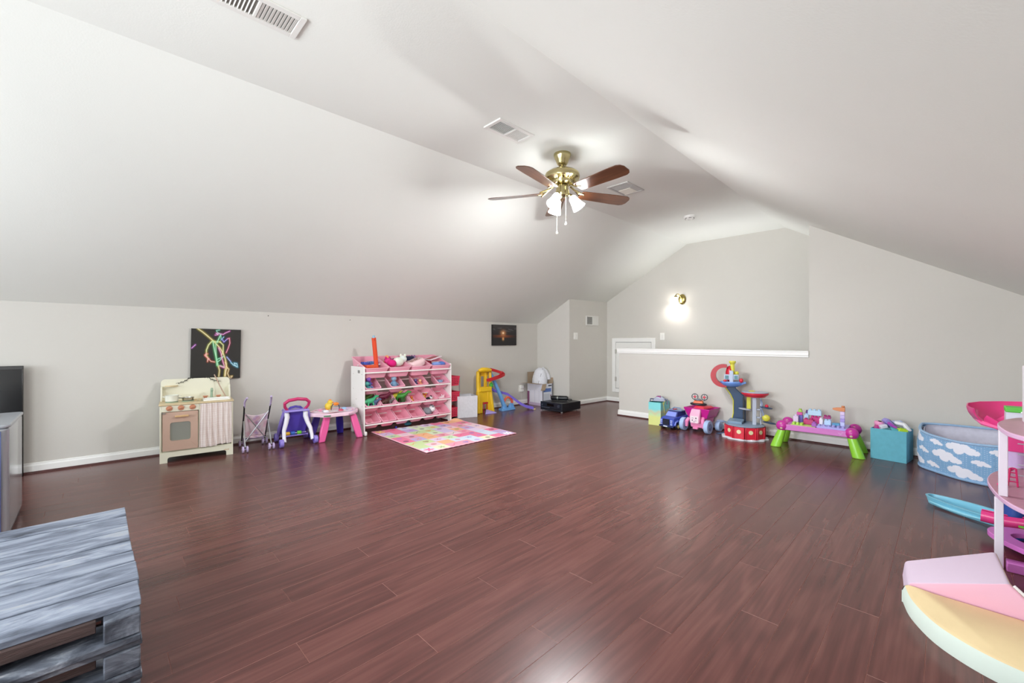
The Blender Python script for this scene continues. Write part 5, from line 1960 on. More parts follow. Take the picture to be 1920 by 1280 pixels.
obj('cable_coil', b, M_BLK, t)

# ------------------------------------------------------------------ gift bag with toy on top
t = thing('gift_bag', 'tall teal to yellow paper bag standing against the half wall', 'paper bag', (-2.68, 5.40, 0), 4)


def bag_cols(u, v):
    v2 = v[..., None]
    c = H('#d9e08c') * (1 - np.clip((v2 - 0.35) / 0.35, 0, 1)) + H('#7fd3d6') * np.clip((v2 - 0.35) / 0.35, 0, 1)
    k_ = np.exp(-((v - 0.55 - 0.05 * np.sin(u * 9)) / 0.07) ** 2)[..., None] * 0.55
    return c * (1 - k_) + H('#d9b98a') * k_


b = B()
bw, bd, bh = 0.083, 0.145, 0.30
b.rings([[(-bw, -bd, 0), (bw, -bd, 0), (bw, bd, 0), (-bw, bd, 0)], [(-bw, -bd, bh), (bw, -bd, bh), (bw, bd, bh), (-bw, bd, bh)], [(-bw + .003, -bd + .003, bh), (bw - .003, -bd + .003, bh), (bw - .003, bd - .003, bh), (-bw + .003, bd - .003, bh)], [(-bw + .003, -bd + .003, .01), (bw - .003, -bd + .003, .01), (bw - .003, bd - .003, .01), (-bw + .003, bd - .003, .01)]])
bb_ = obj('bag_body', b, paint('#2f8a8c', 0.6), t)
for nm, fn in (('printed_front', lambda u, v: (-bw + 2 * bw * u, np.full(u.shape, -bd - 0.001), v * bh)), ('printed_side', lambda u, v: (np.full(u.shape, bw + 0.001), -bd + 2 * bd * u, v * bh))):
    me = grid_sheet(30, 50, fn, bag_cols)
    me.materials.append(mat('print_paper', '#ffffff', 0.5, attr=True))
    obj(nm, me, None, bb_)
for (x, s_) in ((bw + 0.004, 1),):
    b = B()
    b.tube([(x, -0.05, 0.27), (x + 0.004, -0.05, 0.31), (x + 0.004, 0.0, 0.33), (x + 0.006, 0.04, 0.31), (x, 0.045, 0.26)], 0.004, 6)
    b.tube([(x, -0.085, 0.30), (x + 0.006, -0.07, 0.24), (x + 0.01, -0.06, 0.16)], 0.004, 6)
    obj('ribbon_handle', b, mat('ribbon_yellow', '#d8cc68', 0.6), t)
t = thing('toy_spacecraft', 'grey and purple toy vehicle lying on top of the teal bag', 'toy vehicle', (-2.67, 5.39, 0.303), 20)
b = B()
b.rings([[(-0.085, -0.05, 0), (0.085, -0.05, 0), (0.085, 0.06, 0), (-0.085, 0.06, 0)], [(-0.075, -0.045, 0.03), (0.08, -0.045, 0.03), (0.08, 0.055, 0.03), (-0.075, 0.055, 0.03)], [(-0.03, -0.03, 0.062), (0.04, -0.03, 0.062), (0.04, 0.04, 0.062), (-0.03, 0.04, 0.062)]])
obj('hull', b, plastic('#8a90a8', 0.35), t, bevel=0.006)
b = B()
b.rings([[(-0.055, -0.03, 0.04), (0.02, -0.04, 0.04), (0.02, 0.03, 0.045), (-0.05, 0.03, 0.045)], [(-0.03, -0.025, 0.07), (0.02, -0.03, 0.072), (0.015, 0.02, 0.072), (-0.025, 0.02, 0.07)]])
obj('canopy', b, plastic('#8e2f78', 0.25), t, bevel=0.004)
for sx in (-1, 1):
    b = B()
    b.tube([(sx * 0.07, -0.04, 0.03), (sx * 0.105, -0.06, 0.035), (sx * 0.11, -0.07, 0.0), (sx * 0.105, -0.07, -0.03 if sx > 0 else 0.0)], 0.009, 8)
    obj('claw', b, plastic('#6a7088', 0.35), t)

# ------------------------------------------------------------------ blue toy truck
M_TB = plastic('#3c50b0', 0.3)
M_TB2 = plastic('#6878d0', 0.3)
t = thing('toy_truck', 'dark blue toy truck with black grille between the bag and the pink vehicle', 'toy truck', (-2.41, 5.29, 0), -10)
t.scale = (1.12, 1.12, 1.12)
b = B()
b.rings([[(-0.085, -0.15, 0.035), (0.085, -0.15, 0.035), (0.085, 0.15, 0.035), (-0.085, 0.15, 0.035)], [(-0.085, -0.155, 0.11), (0.085, -0.155, 0.11), (0.085, 0.15, 0.12), (-0.085, 0.15, 0.12)], [(-0.075, -0.12, 0.135), (0.075, -0.12, 0.135), (0.08, 0.14, 0.15), (-0.08, 0.14, 0.15)]])
obj('chassis', b, M_TB, t, bevel=0.006)
b = B()
b.rings([[(-0.075, -0.08, 0.13), (0.075, -0.08, 0.13), (0.075, 0.11, 0.14), (-0.075, 0.11, 0.14)], [(-0.062, -0.04, 0.195), (0.062, -0.04, 0.195), (0.065, 0.10, 0.195), (-0.065, 0.10, 0.195)]])
cab = obj('cab', b, mat('truck_navy', '#2c3878', 0.35), t, bevel=0.006)
b = B()
b.rings([[(-0.065, -0.086, 0.14), (0.065, -0.086, 0.14), (0.055, -0.05, 0.185), (-0.055, -0.05, 0.185)], [(-0.065, -0.082, 0.14), (0.065, -0.082, 0.14), (0.055, -0.045, 0.185), (-0.055, -0.045, 0.185)]])
obj('windshield', b, plastic('#8d9cec', 0.2), cab)
b = B()
b.box(-0.045, -0.163, 0.05, 0.035, -0.152, 0.115)
g = obj('grille', b, mat('grille_black', '#161a24', 0.4), t)
b = B()
for q in range(5):
    b.box(-0.043, -0.1655, 0.054 + q * 0.012, 0.033, -0.162, 0.058 + q * 0.012)
o = obj('grille_bars', b, plastic('#343a4c', 0.4), g)
o['kind'] = 'stuff'
for x in (-0.068, 0.062):
    b = B()
    for z in (0.058, 0.08, 0.10):
        b.cbox((x, -0.158, z), (0.026, 0.012, 0.013))
    obj('headlight', b, plastic('#b4c0f4', 0.2), t, bevel=0.003)
b = B()
b.box(-0.09, -0.172, 0.026, 0.09, -0.15, 0.046)
obj('bumper', b, plastic('#26335f', 0.35), t, bevel=0.005)
b = B()
b.box(-0.03, -0.1745, 0.03, 0.02, -0.171, 0.042)
obj('number_plate', b, plastic('#dfe4ee', 0.4), t)
for (x, y_) in ((0.088, -0.085), (0.088, 0.09), (-0.088, -0.085), (-0.088, 0.09)):
    g = wheel(t, x, y_, 0.036, 0.028, M_BLK, plastic('#c9b878', 0.3))
    b = B()
    sgn = 1 if x > 0 else -1
    b.tube([(x + sgn * 0.004, y_ - 0.05, 0.05), (x + sgn * 0.004, y_ - 0.035, 0.085), (x + sgn * 0.004, y_, 0.096), (x + sgn * 0.004, y_ + 0.035, 0.085), (x + sgn * 0.004, y_ + 0.05, 0.05)], 0.01, 8)
    obj('fender', b, M_TB2, t)
b = B()
b.box(-0.03, 0.0, 0.195, -0.005, 0.05, 0.212)
obj('red_beacon', b, plastic('#c03048', 0.3), t, bevel=0.004)
b = B()
b.box(-0.08, 0.0, 0.195, 0.08, 0.09, 0.203)
b.tube([(-0.06, 0.03, 0.203), (-0.03, 0.03, 0.225), (0.04, 0.03, 0.225), (0.065, 0.03, 0.203)], 0.007, 8)
obj('roof_rack', b, plastic('#7f92b4', 0.3), t)

# ------------------------------------------------------------------ pink six-wheel vehicle with a toy drone on top
M_PV = plastic('#ef8fbf', 0.3)
M_MG = plastic('#c0208c', 0.3)
M_WH = plastic('#a9c4ea', 0.35)
t = thing('pink_toy_vehicle', 'pink and magenta toy vehicle with pale blue wheels against the half wall', 'toy vehicle', (-2.11, 5.36, 0), -4)
for (x, y_, r) in ((-0.15, -0.14, 0.08), (0.15, -0.14, 0.08), (0.165, 0.12, 0.064), (-0.165, 0.12, 0.064)):
    wheel(t, x, y_, r, 0.05, M_WH, plastic('#6f86b4', 0.35))
b = B()
b.rings([[(-0.07, -0.13, 0.05), (0.07, -0.13, 0.05), (0.07, 0.14, 0.05), (-0.07, 0.14, 0.05)], [(-0.09, -0.12, 0.16), (0.09, -0.12, 0.16), (0.10, 0.15, 0.16), (-0.10, 0.15, 0.16)], [(-0.10, -0.08, 0.22), (0.10, -0.08, 0.22), (0.12, 0.15, 0.22), (-0.12, 0.15, 0.22)]])
obj('body', b, M_PV, t, bevel=0.012)
b = B()
b.rings([[(-0.115, -0.10, 0.165), (0.115, -0.10, 0.165), (0.115, 0.15, 0.165), (-0.115, 0.15, 0.165)], [(-0.165, -0.13, 0.285), (0.165, -0.13, 0.285), (0.165, 0.17, 0.285), (-0.165, 0.17, 0.285)], [(-0.155, -0.12, 0.285), (0.155, -0.12, 0.285), (0.155, 0.16, 0.285), (-0.155, 0.16, 0.285)], [(-0.11, -0.09, 0.20), (0.11, -0.09, 0.20), (0.11, 0.14, 0.20), (-0.11, 0.14, 0.20)]])
obj('tub', b, M_MG, t, bevel=0.006, label='magenta flared tub')
b = B()
b.rings([[(-0.058, -0.175, 0.11), (0.058, -0.175, 0.11), (0.058, -0.13, 0.11), (-0.058, -0.13, 0.11)], [(-0.062, -0.178, 0.20), (0.062, -0.178, 0.20), (0.062, -0.13, 0.20), (-0.062, -0.13, 0.20)], [(-0.055, -0.14, 0.275), (0.055, -0.14, 0.275), (0.055, -0.10, 0.275), (-0.055, -0.10, 0.275)]])
nz = obj('nose', b, plastic('#f3b6d2', 0.3), t, bevel=0.01)
b = B()
b.prism(rrect(0.10, 0.085, 0.012, 0, 0.155), -0.1805, -0.176, 'y')
pn = obj('printed_panel', b, plastic('#f2dfe8', 0.4), nz)
b = B()
for (x, z, w_, h_) in ((-0.02, 0.17, 0.02, 0.004), (0.022, 0.172, 0.012, 0.016), (-0.022, 0.145, 0.012, 0.014), (0.018, 0.14, 0.02, 0.004), (0.0, 0.128, 0.016, 0.005)):
    b.box(x - w_ / 2, -0.1825, z - h_ / 2, x + w_ / 2, -0.180, z + h_ / 2)
o = obj('dark_marks', b, plastic('#5a3a56', 0.5), pn)
for sx in (-1, 1):
    b = B()
    b.tube([(sx * 0.085, -0.14, 0.16), (sx * 0.10, -0.165, 0.12), (sx * 0.105, -0.16, 0.06)], [0.02, 0.022, 0.018], 8)
    obj('fork', b, M_PV, t)
b = B()
b.rings([[(-0.05, -0.12, 0.28), (0.09, -0.12, 0.28), (0.12, 0.12, 0.28), (-0.05, 0.12, 0.28)], [(-0.03, -0.08, 0.31), (0.07, -0.08, 0.31), (0.10, 0.08, 0.305), (-0.03, 0.08, 0.31)]])
obj('red_hood', b, plastic('#e0344c', 0.3), t, bevel=0.008)
b = B()
b.box(-0.03, -0.16, 0.035, 0.03, -0.12, 0.06)
b.box(-0.10, -0.02, 0.05, 0.10, 0.02, 0.07)
obj('undercarriage', b, M_PV, t, bevel=0.004)
t = thing('toy_drone', 'small red and grey toy with two round rotors on the pink vehicle', 'toy', (-2.135, 5.34, 0.306), 10)
b = B()
b.tube([(0.085 * math.cos(q * PI / 8), 0.055 * math.sin(q * PI / 8), 0.02) for q in range(16)], 0.013, 8, closed=True)
obj('skirt', b, plastic('#22242c', 0.4), t)
b = B()
b.rings([[(-0.06, -0.035, 0.03), (0.06, -0.035, 0.03), (0.06, 0.035, 0.03), (-0.06, 0.035, 0.03)], [(-0.045, -0.03, 0.06), (0.05, -0.03, 0.06), (0.05, 0.03, 0.065), (-0.045, 0.03, 0.065)]])
obj('hull', b, plastic('#e06a3c', 0.35), t, bevel=0.006)
b = B()
b.ell((0.0, 0.0, 0.07), 0.04, 0.03, 0.018)
obj('cabin', b, plastic('#7a7e86', 0.35), t)
for x in (-0.045, 0.065):
    b = B()
    b.at((x, 0.02, 0.105), (math.radians(90), 0, 0))
    b.tube([(0.036 * math.cos(q * PI / 9), 0.036 * math.sin(q * PI / 9), 0) for q in range(18)], 0.005, 6, closed=True)
    b.cbox((0, 0, 0), (0.066, 0.006, 0.004))
    b.cbox((0, 0, 0), (0.006, 0.066, 0.004))
    b.at()
    b.cyl((x, 0.02, 0.06), (x, 0.02, 0.075), 0.007, n=8)
    ro_ = obj('rotor', b, plastic('#4c4c58', 0.35), t)
    b = B()
    b.ell((x, 0.014, 0.105), 0.015, 0.008, 0.015)
    obj('rotor_hub', b, plastic('#e0475a', 0.35), ro_)

# ------------------------------------------------------------------ lookout tower playset
M_NAVY = plastic('#2a4566', 0.35)
M_TR = plastic('#d42a40', 0.3)
M_TG = plastic('#b4bccc', 0.35)
M_TY = plastic('#d6d24a', 0.35)
t = thing('lookout_tower', 'tall toy lookout tower with navy curved back, red base and yellow periscope', 'toy tower', (-1.60, 5.31, 0), 17)
b = B()
out = []
for q in range(48):
    an = 2 * PI * q / 48
    r = 0.232 + (0.008 if (q // 2) % 2 else -0.008)
    out.append((r * math.cos(an), r * 0.86 * math.sin(an)))
b.rings([[(x, y_, 0) for x, y_ in out], [(x, y_, 0.014) for x, y_ in out], [(x * 0.93, y_ * 0.93, 0.02) for x, y_ in out]])
obj('foot_ring', b, plastic('#dfe3ea', 0.35), t)
for q in range(8):
    an = math.radians(-90 + (q - 3.5) * 34)
    b = B()
    b.at((0, 0, 0), (0, 0, an + PI / 2))
    b.box(-0.052, -0.198, 0.015, 0.052, -0.18, 0.145)
    b.box(-0.056, -0.206, 0.015, -0.047, -0.185, 0.14)
    b.box(0.047, -0.206, 0.015, 0.056, -0.185, 0.14)
    b.at()
    p = obj('base_panel', b, M_TR, t, bevel=0.004)
    if q in (2, 3, 4, 5):
        b = B()
        b.at((0, 0, 0), (0, 0, an + PI / 2))
        b.cyl((0, -0.1985, 0.095), (0, -0.202, 0.095), 0.023, n=14)
        b.at()
        obj('badge', b, plastic('#e8e2b4', 0.4), p)
b = B()
b.lathe([(0.16, 0.02), (0.18, 0.14), (0.20, 0.15), (0.20, 0.158), (0.17, 0.165), (0.02, 0.165)], n=32)
obj('base_deck', b, plastic('#8fa2b8', 0.4), t)
b = B()
b.cbox((-0.09, -0.03, 0.185), (0.15, 0.13, 0.03), (0.15, 0, -0.2))
obj('console', b, plastic('#7f98b0', 0.35), t, bevel=0.006)
# navy curved back: a profile in x-z extruded in y
b = B()
prof_l = [(-0.30, 0.0), (-0.20, 0.03), (-0.15, 0.10), (-0.12, 0.25), (-0.12, 0.40), (-0.15, 0.47), (-0.21, 0.56), (-0.24, 0.60)]
prof_r = [(-0.10, 0.60), (-0.09, 0.55), (-0.01, 0.47), (0.01, 0.40), (0.01, 0.20), (0.03, 0.04), (0.0, 0.0)]
b.prism(prof_l + prof_r, 0.06, 0.12, 'y')
obj('curved_back', b, M_NAVY, t, bevel=0.006, label='navy curved back plate')
b = B()
b.tube([(x + 0.003, 0.056, z + 0.012) for x, z in prof_l[1:]], 0.006, 6)
obj('yellow_edge', b, M_TY, t)
b = B()
b.box(-0.02, 0.04, 0.16, 0.0, 0.065, 0.46)
obj('black_track', b, mat('track_black', '#15171e', 0.4), t)
# lookout room: red crescent ring, pale blue deck, screen
b = B()
o1 = arc(-0.22, 0.70, 0.135, 75, 285, 18)
i1 = arc(-0.205, 0.70, 0.095, 285, 75, 18)
b.prism(o1 + i1, -0.02, 0.10, 'y')
obj('red_crescent', b, plastic('#b0202e', 0.35), t, label='red crescent window frame')
b = B()
b.ell((-0.15, 0.03, 0.72), 0.05, 0.06, 0.10)
obj('red_dome', b, plastic('#c41f34', 0.3), t)
b = B()
b.lathe([(0.06, 0.575), (0.11, 0.60), (0.125, 0.625), (0.12, 0.635), (0.01, 0.635)], (-0.13, 0.02, 0), 26, sy=0.8)
obj('lookout_deck', b, plastic('#6d98e0', 0.3), t, label='light blue lookout deck')
b = B()
b.cbox((-0.02, 0.0, 0.62), (0.07, 0.07, 0.02), (0, -0.3, 0))
obj('side_wing', b, plastic('#6d98e0', 0.3), t, bevel=0.006)
b = B()
b.box(-0.21, -0.05, 0.66, -0.06, -0.03, 0.72)
b.box(-0.155, -0.06, 0.62, -0.115, -0.035, 0.765)
sc_ = obj('screen_frame', b, plastic('#b8c4dc', 0.3), t, bevel=0.005)
b = B()
b.box(-0.20, -0.054, 0.668, -0.163, -0.049, 0.708)
obj('screen', b, plastic('#5f8a94', 0.25), sc_)
b = B()
b.box(-0.105, -0.054, 0.668, -0.07, -0.049, 0.708)
obj('screen', b, plastic('#5f8a94', 0.25), sc_)
b = B()
b.cyl((-0.12, 0.0, 0.72), (-0.125, 0.0, 0.84), 0.021, 0.023, 16)
b.lathe([(0.023, 0.835), (0.037, 0.86), (0.035, 0.875), (0.02, 0.872)], (-0.125, 0, 0), 18)
b.ell((-0.08, -0.01, 0.735), 0.022)
obj('periscope', b, M_TY, t, label='yellow periscope')
b = B()
b.ell((-0.035, -0.05, 0.655), 0.022, 0.02, 0.026)
b.ell((-0.20, -0.04, 0.645), 0.02, 0.016, 0.014)
obj('red_figure', b, M_TR, t)
# central lift pillar, platforms
b = B()
b.box(0.075, -0.07, 0.165, 0.115, -0.03, 0.47)
b.box(0.15, -0.02, 0.165, 0.165, 0.0, 0.47)
b.box(0.115, -0.06, 0.33, 0.155, -0.02, 0.345)
b.box(0.115, -0.06, 0.24, 0.155, -0.02, 0.255)
obj('lift_pillar', b, M_TG, t, bevel=0.004)
b = B()
b.lathe([(0.10, 0.475), (0.135, 0.505), (0.137, 0.52), (0.12, 0.522)], (0.10, -0.02, 0), 28, sy=0.8, cap=True)
tp = obj('top_platform', b, M_TR, t, label='red round top platform')
b = B()
b.lathe([(0.132, 0.5222), (0.134, 0.532), (0.11, 0.535), (0.01, 0.535)], (0.10, -0.02, 0), 28, sy=0.8)
obj('platform_deck', b, M_TG, tp)
b = B()
b.ell((0.07, -0.02, 0.538), 0.035, 0.03, 0.008)
obj('landing_spot', b, M_TY, tp)
for (x, y_, z, rx, m) in ((0.0, -0.06, 0.335, 0.065, M_TG), (0.21, -0.02, 0.36, 0.065, M_NAVY), (0.245, 0.0, 0.19, 0.07, M_NAVY), (-0.24, 0.0, 0.17, 0.05, plastic('#8fa0c0', 0.35))):
    b = B()
    b.ell((x, y_, z), rx, 0.045, 0.011, rot=(0, 0.12, 0))
    obj('side_platform', b, m, t)
b = B()
b.box(0.02, 0.02, 0.33, 0.06, 0.035, 0.475)
obj('slide_panel', b, M_TY, t)
b = B()
b.ell((0.21, -0.03, 0.245), 0.04, 0.02, 0.038)
obj('yellow_disc', b, M_TY, t)
b = B()
b.ell((0.215, -0.03, 0.38), 0.019)
obj('red_ball', b, M_TR, t)
b = B()
b.tube([(0.155, -0.03, 0.45), (0.175, -0.03, 0.40), (0.16, -0.03, 0.36), (0.18, -0.03, 0.30), (0.19, -0.03, 0.25)], 0.008, 8)
obj('climbing_arm', b, plastic('#8c9ab8', 0.35), t)

# ------------------------------------------------------------------ pink and green block table with blocks
M_TP = plastic('#d078c4', 0.3)
M_TPK = plastic('#c4359c', 0.3)
M_GRN = plastic('#93d63e', 0.3)
TBX, TBY = -0.905, 5.27
t = thing('block_table', 'long pink and purple block play table on splayed lime green legs', 'play table', (TBX, TBY, 0), 1.5)
b = B()
b.prism([(-0.26, 0.185), (0.26, 0.185), (0.26, 0.243), (-0.26, 0.243)], -0.165, -0.14, 'y')
b.prism([(-0.26, 0.185), (0.26, 0.185), (0.26, 0.243), (-0.26, 0.243)], 0.14, 0.165, 'y')
b.box(-0.26, -0.14, 0.20, 0.26, 0.14, 0.238)
obj('table_top', b, M_TP, t, bevel=0.006)
b = B()
b.box(-0.21, -0.14, 0.238, 0.0, 0.12, 0.246)
obj('lime_plate', b, plastic('#bfe07a', 0.35), t)
b = B()
b.box(0.01, -0.145, 0.238, 0.25, 0.13, 0.262)
sp = obj('lilac_plate', b, plastic('#a9a6e4', 0.3), t, bevel=0.003)
b = B()
for q in range(6):
    b.cyl((0.03 + q * 0.038, -0.128, 0.262), (0.03 + q * 0.038, -0.128, 0.278), 0.012, n=12)
    if q > 2:
        b.cyl((0.03 + q * 0.038, -0.09, 0.262), (0.03 + q * 0.038, -0.09, 0.278), 0.012, n=12)
obj('studs', b, plastic('#a9a6e4', 0.3), sp)
b = B()
for (x, y_) in ((-0.19, -0.1), (-0.155, -0.1), (-0.12, -0.11), (-0.12, -0.075), (-0.19, -0.06)):
    b.cyl((x, y_, 0.246), (x, y_, 0.268), 0.013, n=12)
obj('lime_studs', b, plastic('#b4dc5a', 0.3), t)
b = B()
b.cbox((0.20, -0.167, 0.212), (0.03, 0.003, 0.006), (0, 0.5, 0))
b.cbox((0.215, -0.167, 0.222), (0.022, 0.003, 0.005), (0, -0.5, 0))
b.cbox((0.205, -0.167, 0.202), (0.022, 0.003, 0.005), (0, -0.2, 0))
obj('embossed_mark', b, plastic('#e0a8dc', 0.3), t)
for sx in (-1, 1):
    for sy in (-1, 1):
        b = B()
        cx, cy = sx * 0.285, sy * 0.135
        b.ell((cx, cy, 0.222), 0.056, 0.048, 0.056, n=18)
        b.cyl((cx - sx * 0.03, cy, 0.215), (cx + sx * 0.0, cy, 0.222), 0.036, 0.046, 14)
        kn = obj('corner_knuckle', b, M_TPK, t, smooth=50)
        b = B()
        b.ell((cx, cy - 0.041, 0.205), 0.014, 0.006, 0.016)
        b.ell((cx - 0.002, cy - 0.03, 0.253), 0.014, 0.012, 0.005)
        obj('inlay', b, plastic('#cfc0a0', 0.4), kn)
        b = B()
        R = []
        for f_, w_, d_ in ((0, 0.036, 0.028), (0.3, 0.042, 0.033), (0.7, 0.048, 0.036), (1.0, 0.05, 0.036)):
            x = cx + sx * 0.055 * f_
            yy = cy + sy * 0.02 * f_
            z = 0.185 * (1 - f_)
            R.append([(x + w_ * math.cos(a_), yy + d_ * math.sin(a_), z) for a_ in np.linspace(0, 2 * PI, 13)[:-1]])
        b.rings(R[::-1])
        obj('leg', b, M_GRN, t, smooth=50, bevel=0.006)


def block(label, x, y_, z, w_, d_, h_, col, studs=1, group='blocks on the pink block table', rz=0):
    bx = B()
    bx.box(-w_ / 2, -d_ / 2, 0, w_ / 2, d_ / 2, h_)
    p = Matrix.Rotation(math.radians(1.5), 4, 'Z') @ Vector((x, y_, 0))
    o = obj('toy_block', bx, plastic(col, 0.3), None, (TBX + p.x, TBY + p.y, z), (0, 0, math.radians(1.5 + rz)), bevel=0.003)
    tag(o, label, 'toy block', group)
    if studs:
        s_ = B()
        for q in range(studs):
            xx = -w_ / 2 + (q + 0.5) * w_ / studs
            s_.cyl((xx, 0, h_), (xx, 0, h_ + 0.014), min(0.013, w_ / studs * 0.4), n=12)
        obj('studs', s_, plastic(col, 0.3), o)
    return o


Z1 = 0.247
block('pale lilac block at the left end of the block table', -0.19, 0.02, Z1, 0.045, 0.045, 0.07, '#d9c6e8', 1)
block('purple block standing behind the lilac one at the left end', -0.155, 0.07, Z1, 0.035, 0.04, 0.075, '#6a5ab8', 0)
block('magenta block set on the purple one at the left end', -0.165, 0.065, Z1 + 0.076, 0.05, 0.04, 0.03, '#d04a9c', 0)
block('lime block on the magenta one at the left end', -0.16, 0.065, Z1 + 0.107, 0.034, 0.034, 0.022, '#a8c858', 1)
block('wide magenta block in the left middle of the table', -0.075, -0.01, Z1, 0.085, 0.05, 0.05, '#b8286c', 2)
block('second magenta block right behind the wide one', -0.02, 0.05, Z1, 0.09, 0.05, 0.07, '#c22a80', 3)
block('pale blue block bottom left of the blue wall piece', -0.105, 0.07, Z1, 0.04, 0.04, 0.085, '#b4d0ee', 1)
block('dark purple block above the pale blue one', -0.10, 0.075, Z1 + 0.1, 0.026, 0.03, 0.02, '#5a2a78', 1)
block('wide pale blue crenellated block on top at the back', -0.035, 0.07, Z1 + 0.086, 0.115, 0.045, 0.05, '#b6d8f2', 3)
block('white figure block in front of the magenta ones', 0.035, -0.04, Z1 + 0.0165, 0.03, 0.03, 0.055, '#e8e4ee', 1)
block('purple stud block at the front between the two plates', -0.012, -0.115, Z1, 0.04, 0.04, 0.035, '#a45ab8', 1)
block('pale blue block in the middle of the lilac plate', 0.09, -0.045, 0.263, 0.055, 0.045, 0.05, '#b8d6f4', 2)
block('dark magenta two-stud block on the pale blue one', 0.085, -0.045, 0.263 + 0.065, 0.06, 0.04, 0.022, '#a01e74', 2)
block('teal sloped block right of the pale blue block', 0.155, -0.03, 0.263, 0.06, 0.05, 0.03, '#4c98c0', 0)
TXB = 0.205
block('pale blue bottom block of the flag column', TXB, -0.03, 0.2788 - 0.0158, 0.036, 0.036, 0.045, '#c4c8f4', 0)
block('violet block second from the bottom of the flag column', TXB, -0.03, 0.309, 0.036, 0.036, 0.032, '#a494dc', 0)
block('lavender block third from the bottom of the flag column', TXB, -0.03, 0.342, 0.036, 0.036, 0.034, '#c8b8ec', 0)
block('pink-lilac block at the top of the flag column', TXB, -0.03, 0.377, 0.036, 0.036, 0.034, '#dcc8ee', 0)
b = B()
b.prism([(0.02, 0.0), (-0.02, 0.0), (-0.06, 0.006), (-0.078, 0.014), (-0.078, 0.026), (-0.05, 0.034), (0.02, 0.042)], -0.016, 0.016, 'y')
b.cyl((0.004, 0, 0.042), (0.004, 0, 0.055), 0.014, n=12)
p = Matrix.Rotation(math.radians(1.5), 4, 'Z') @ Vector((TXB, -0.03, 0))
o = obj('flag_block', b, plastic('#d98a58', 0.35), None, (TBX + p.x, TBY + p.y, 0.412), (0, 0, 0), bevel=0.003)
tag(o, 'orange flag-shaped block on top of the tall column', 'toy block', 'blocks on the pink block table')

# ------------------------------------------------------------------ teal bin with toys
t = thing('teal_bin', 'square teal fabric bin full of toys beside the block table', 'bin', (-0.345, 5.345, 0), -8)
b = B()
bw, bd, bh = 0.128, 0.125, 0.285
b.rings([[(-bw, -bd, 0), (bw, -bd, 0), (bw, bd, 0), (-bw, bd, 0)], [(-bw, -bd, bh), (bw, -bd, bh), (bw, bd, bh), (-bw, bd, bh)], [(-bw + .005, -bd + .005, bh), (bw - .005, -bd + .005, bh), (bw - .005, bd - .005, bh), (-bw + .005, bd - .005, bh)], [(-bw + .005, -bd + .005, .01), (bw - .005, -bd + .005, .01), (bw - .005, bd - .005, .01), (-bw + .005, bd - .005, .01)]])
obj('bin_body', b, fabric('#6ab4c6'), t, bevel=0.003)
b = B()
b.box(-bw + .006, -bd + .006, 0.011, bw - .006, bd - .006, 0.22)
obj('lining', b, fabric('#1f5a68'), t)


def inb(x, y_, z):
    return Matrix.Translation((-0.345, 5.345, 0)) @ Matrix.Rotation(math.radians(-8), 4, 'Z') @ Vector((x, y_, z + 0.012))


def lump(name, label, col, x, y_, z, s_, rz=0, ry=0, kind='box', extra=None):
    bx = B()
    s_ = tuple(q * 1.12 for q in s_)
    if kind == 'box':
        bx.cbox((0, 0, 0), s_, (0, 0, 0))
    elif kind == 'disc':
        bx.lathe([(s_[0] * .9, -s_[2] / 2), (s_[0], -s_[2] / 3), (s_[0], s_[2] / 3), (s_[0] * .9, s_[2] / 2)], n=18)
    else:
        bx.tube([(-s_[0] / 2, 0, 0), (0, 0, s_[2] * 0.5), (s_[0] / 2, 0, 0)], s_[1] / 2, 10)
    o = obj(name, bx, plastic(col, 0.3), None, inb(x, y_, z), (0, math.radians(ry), math.radians(rz)), bevel=0.006 if kind == 'box' else 0)
    tag(o, label, 'toy', 'toys heaped in the teal bin')
    if extra:
        e = B()
        e.cbox((0, 0, s_[2] / 2 + 0.003), (s_[0] * 0.6, s_[1] * 0.4, 0.008))
        obj('trim_strip', e, plastic(extra, 0.3), o)
    return o


lump('toy_cup', 'light pink round toy at the left of the teal bin', '#e89cc4', -0.085, -0.02, 0.31, (0.035, 0, 0.03), 0, 10, 'disc', '#f0b8d4')
lump('toy_piece', 'magenta toy piece below the light pink one in the teal bin', '#c03a8c', -0.075, -0.05, 0.268, (0.07, 0.05, 0.04), 20, 15)
lump('toy_piece', 'white chunky toy piece in the teal bin', '#dfe2ee', -0.045, -0.07, 0.285, (0.05, 0.045, 0.04), 30, -20)
lump('toy_piece', 'lavender toy frame with dark slots at the top of the teal bin', '#9a90d8', -0.01, -0.03, 0.315, (0.10, 0.06, 0.035), 30, 48, 'box', '#3a3470')
lump('toy_piece', 'purple-magenta toy strip across the teal bin', '#b04ab8', 0.025, -0.05, 0.30, (0.10, 0.03, 0.02), 10, 38)
lump('toy_piece', 'navy blue toy frame behind the magenta strip in the teal bin', '#3c4c9c', 0.0, 0.0, 0.305, (0.12, 0.05, 0.025), 20, 40)
lump('toy_track', 'pale blue curved toy piece at the back of the teal bin', '#bcc8ec', 0.045, 0.03, 0.30, (0.13, 0.035, 0.06), -10, 15, 'tube')
lump('toy_track', 'white curved toy piece at the right back of the teal bin', '#e6e8ee', 0.075, 0.0, 0.295, (0.11, 0.035, 0.05), -20, 30, 'tube')
lump('toy_piece', 'teal toy piece at the front of the teal bin', '#3c9cac', 0.035, -0.09, 0.268, (0.06, 0.04, 0.04), 0, 20)
lump('toy_piece', 'lime green toy piece at the right front of the teal bin', '#b4d834', 0.09, -0.08, 0.272, (0.06, 0.05, 0.035), 20, 10, 'box', '#9cc428')
lump('toy_piece', 'dark teal toy piece at the front left of the teal bin', '#2c7078', -0.02, -0.10, 0.265, (0.08, 0.03, 0.03), -10, -20)

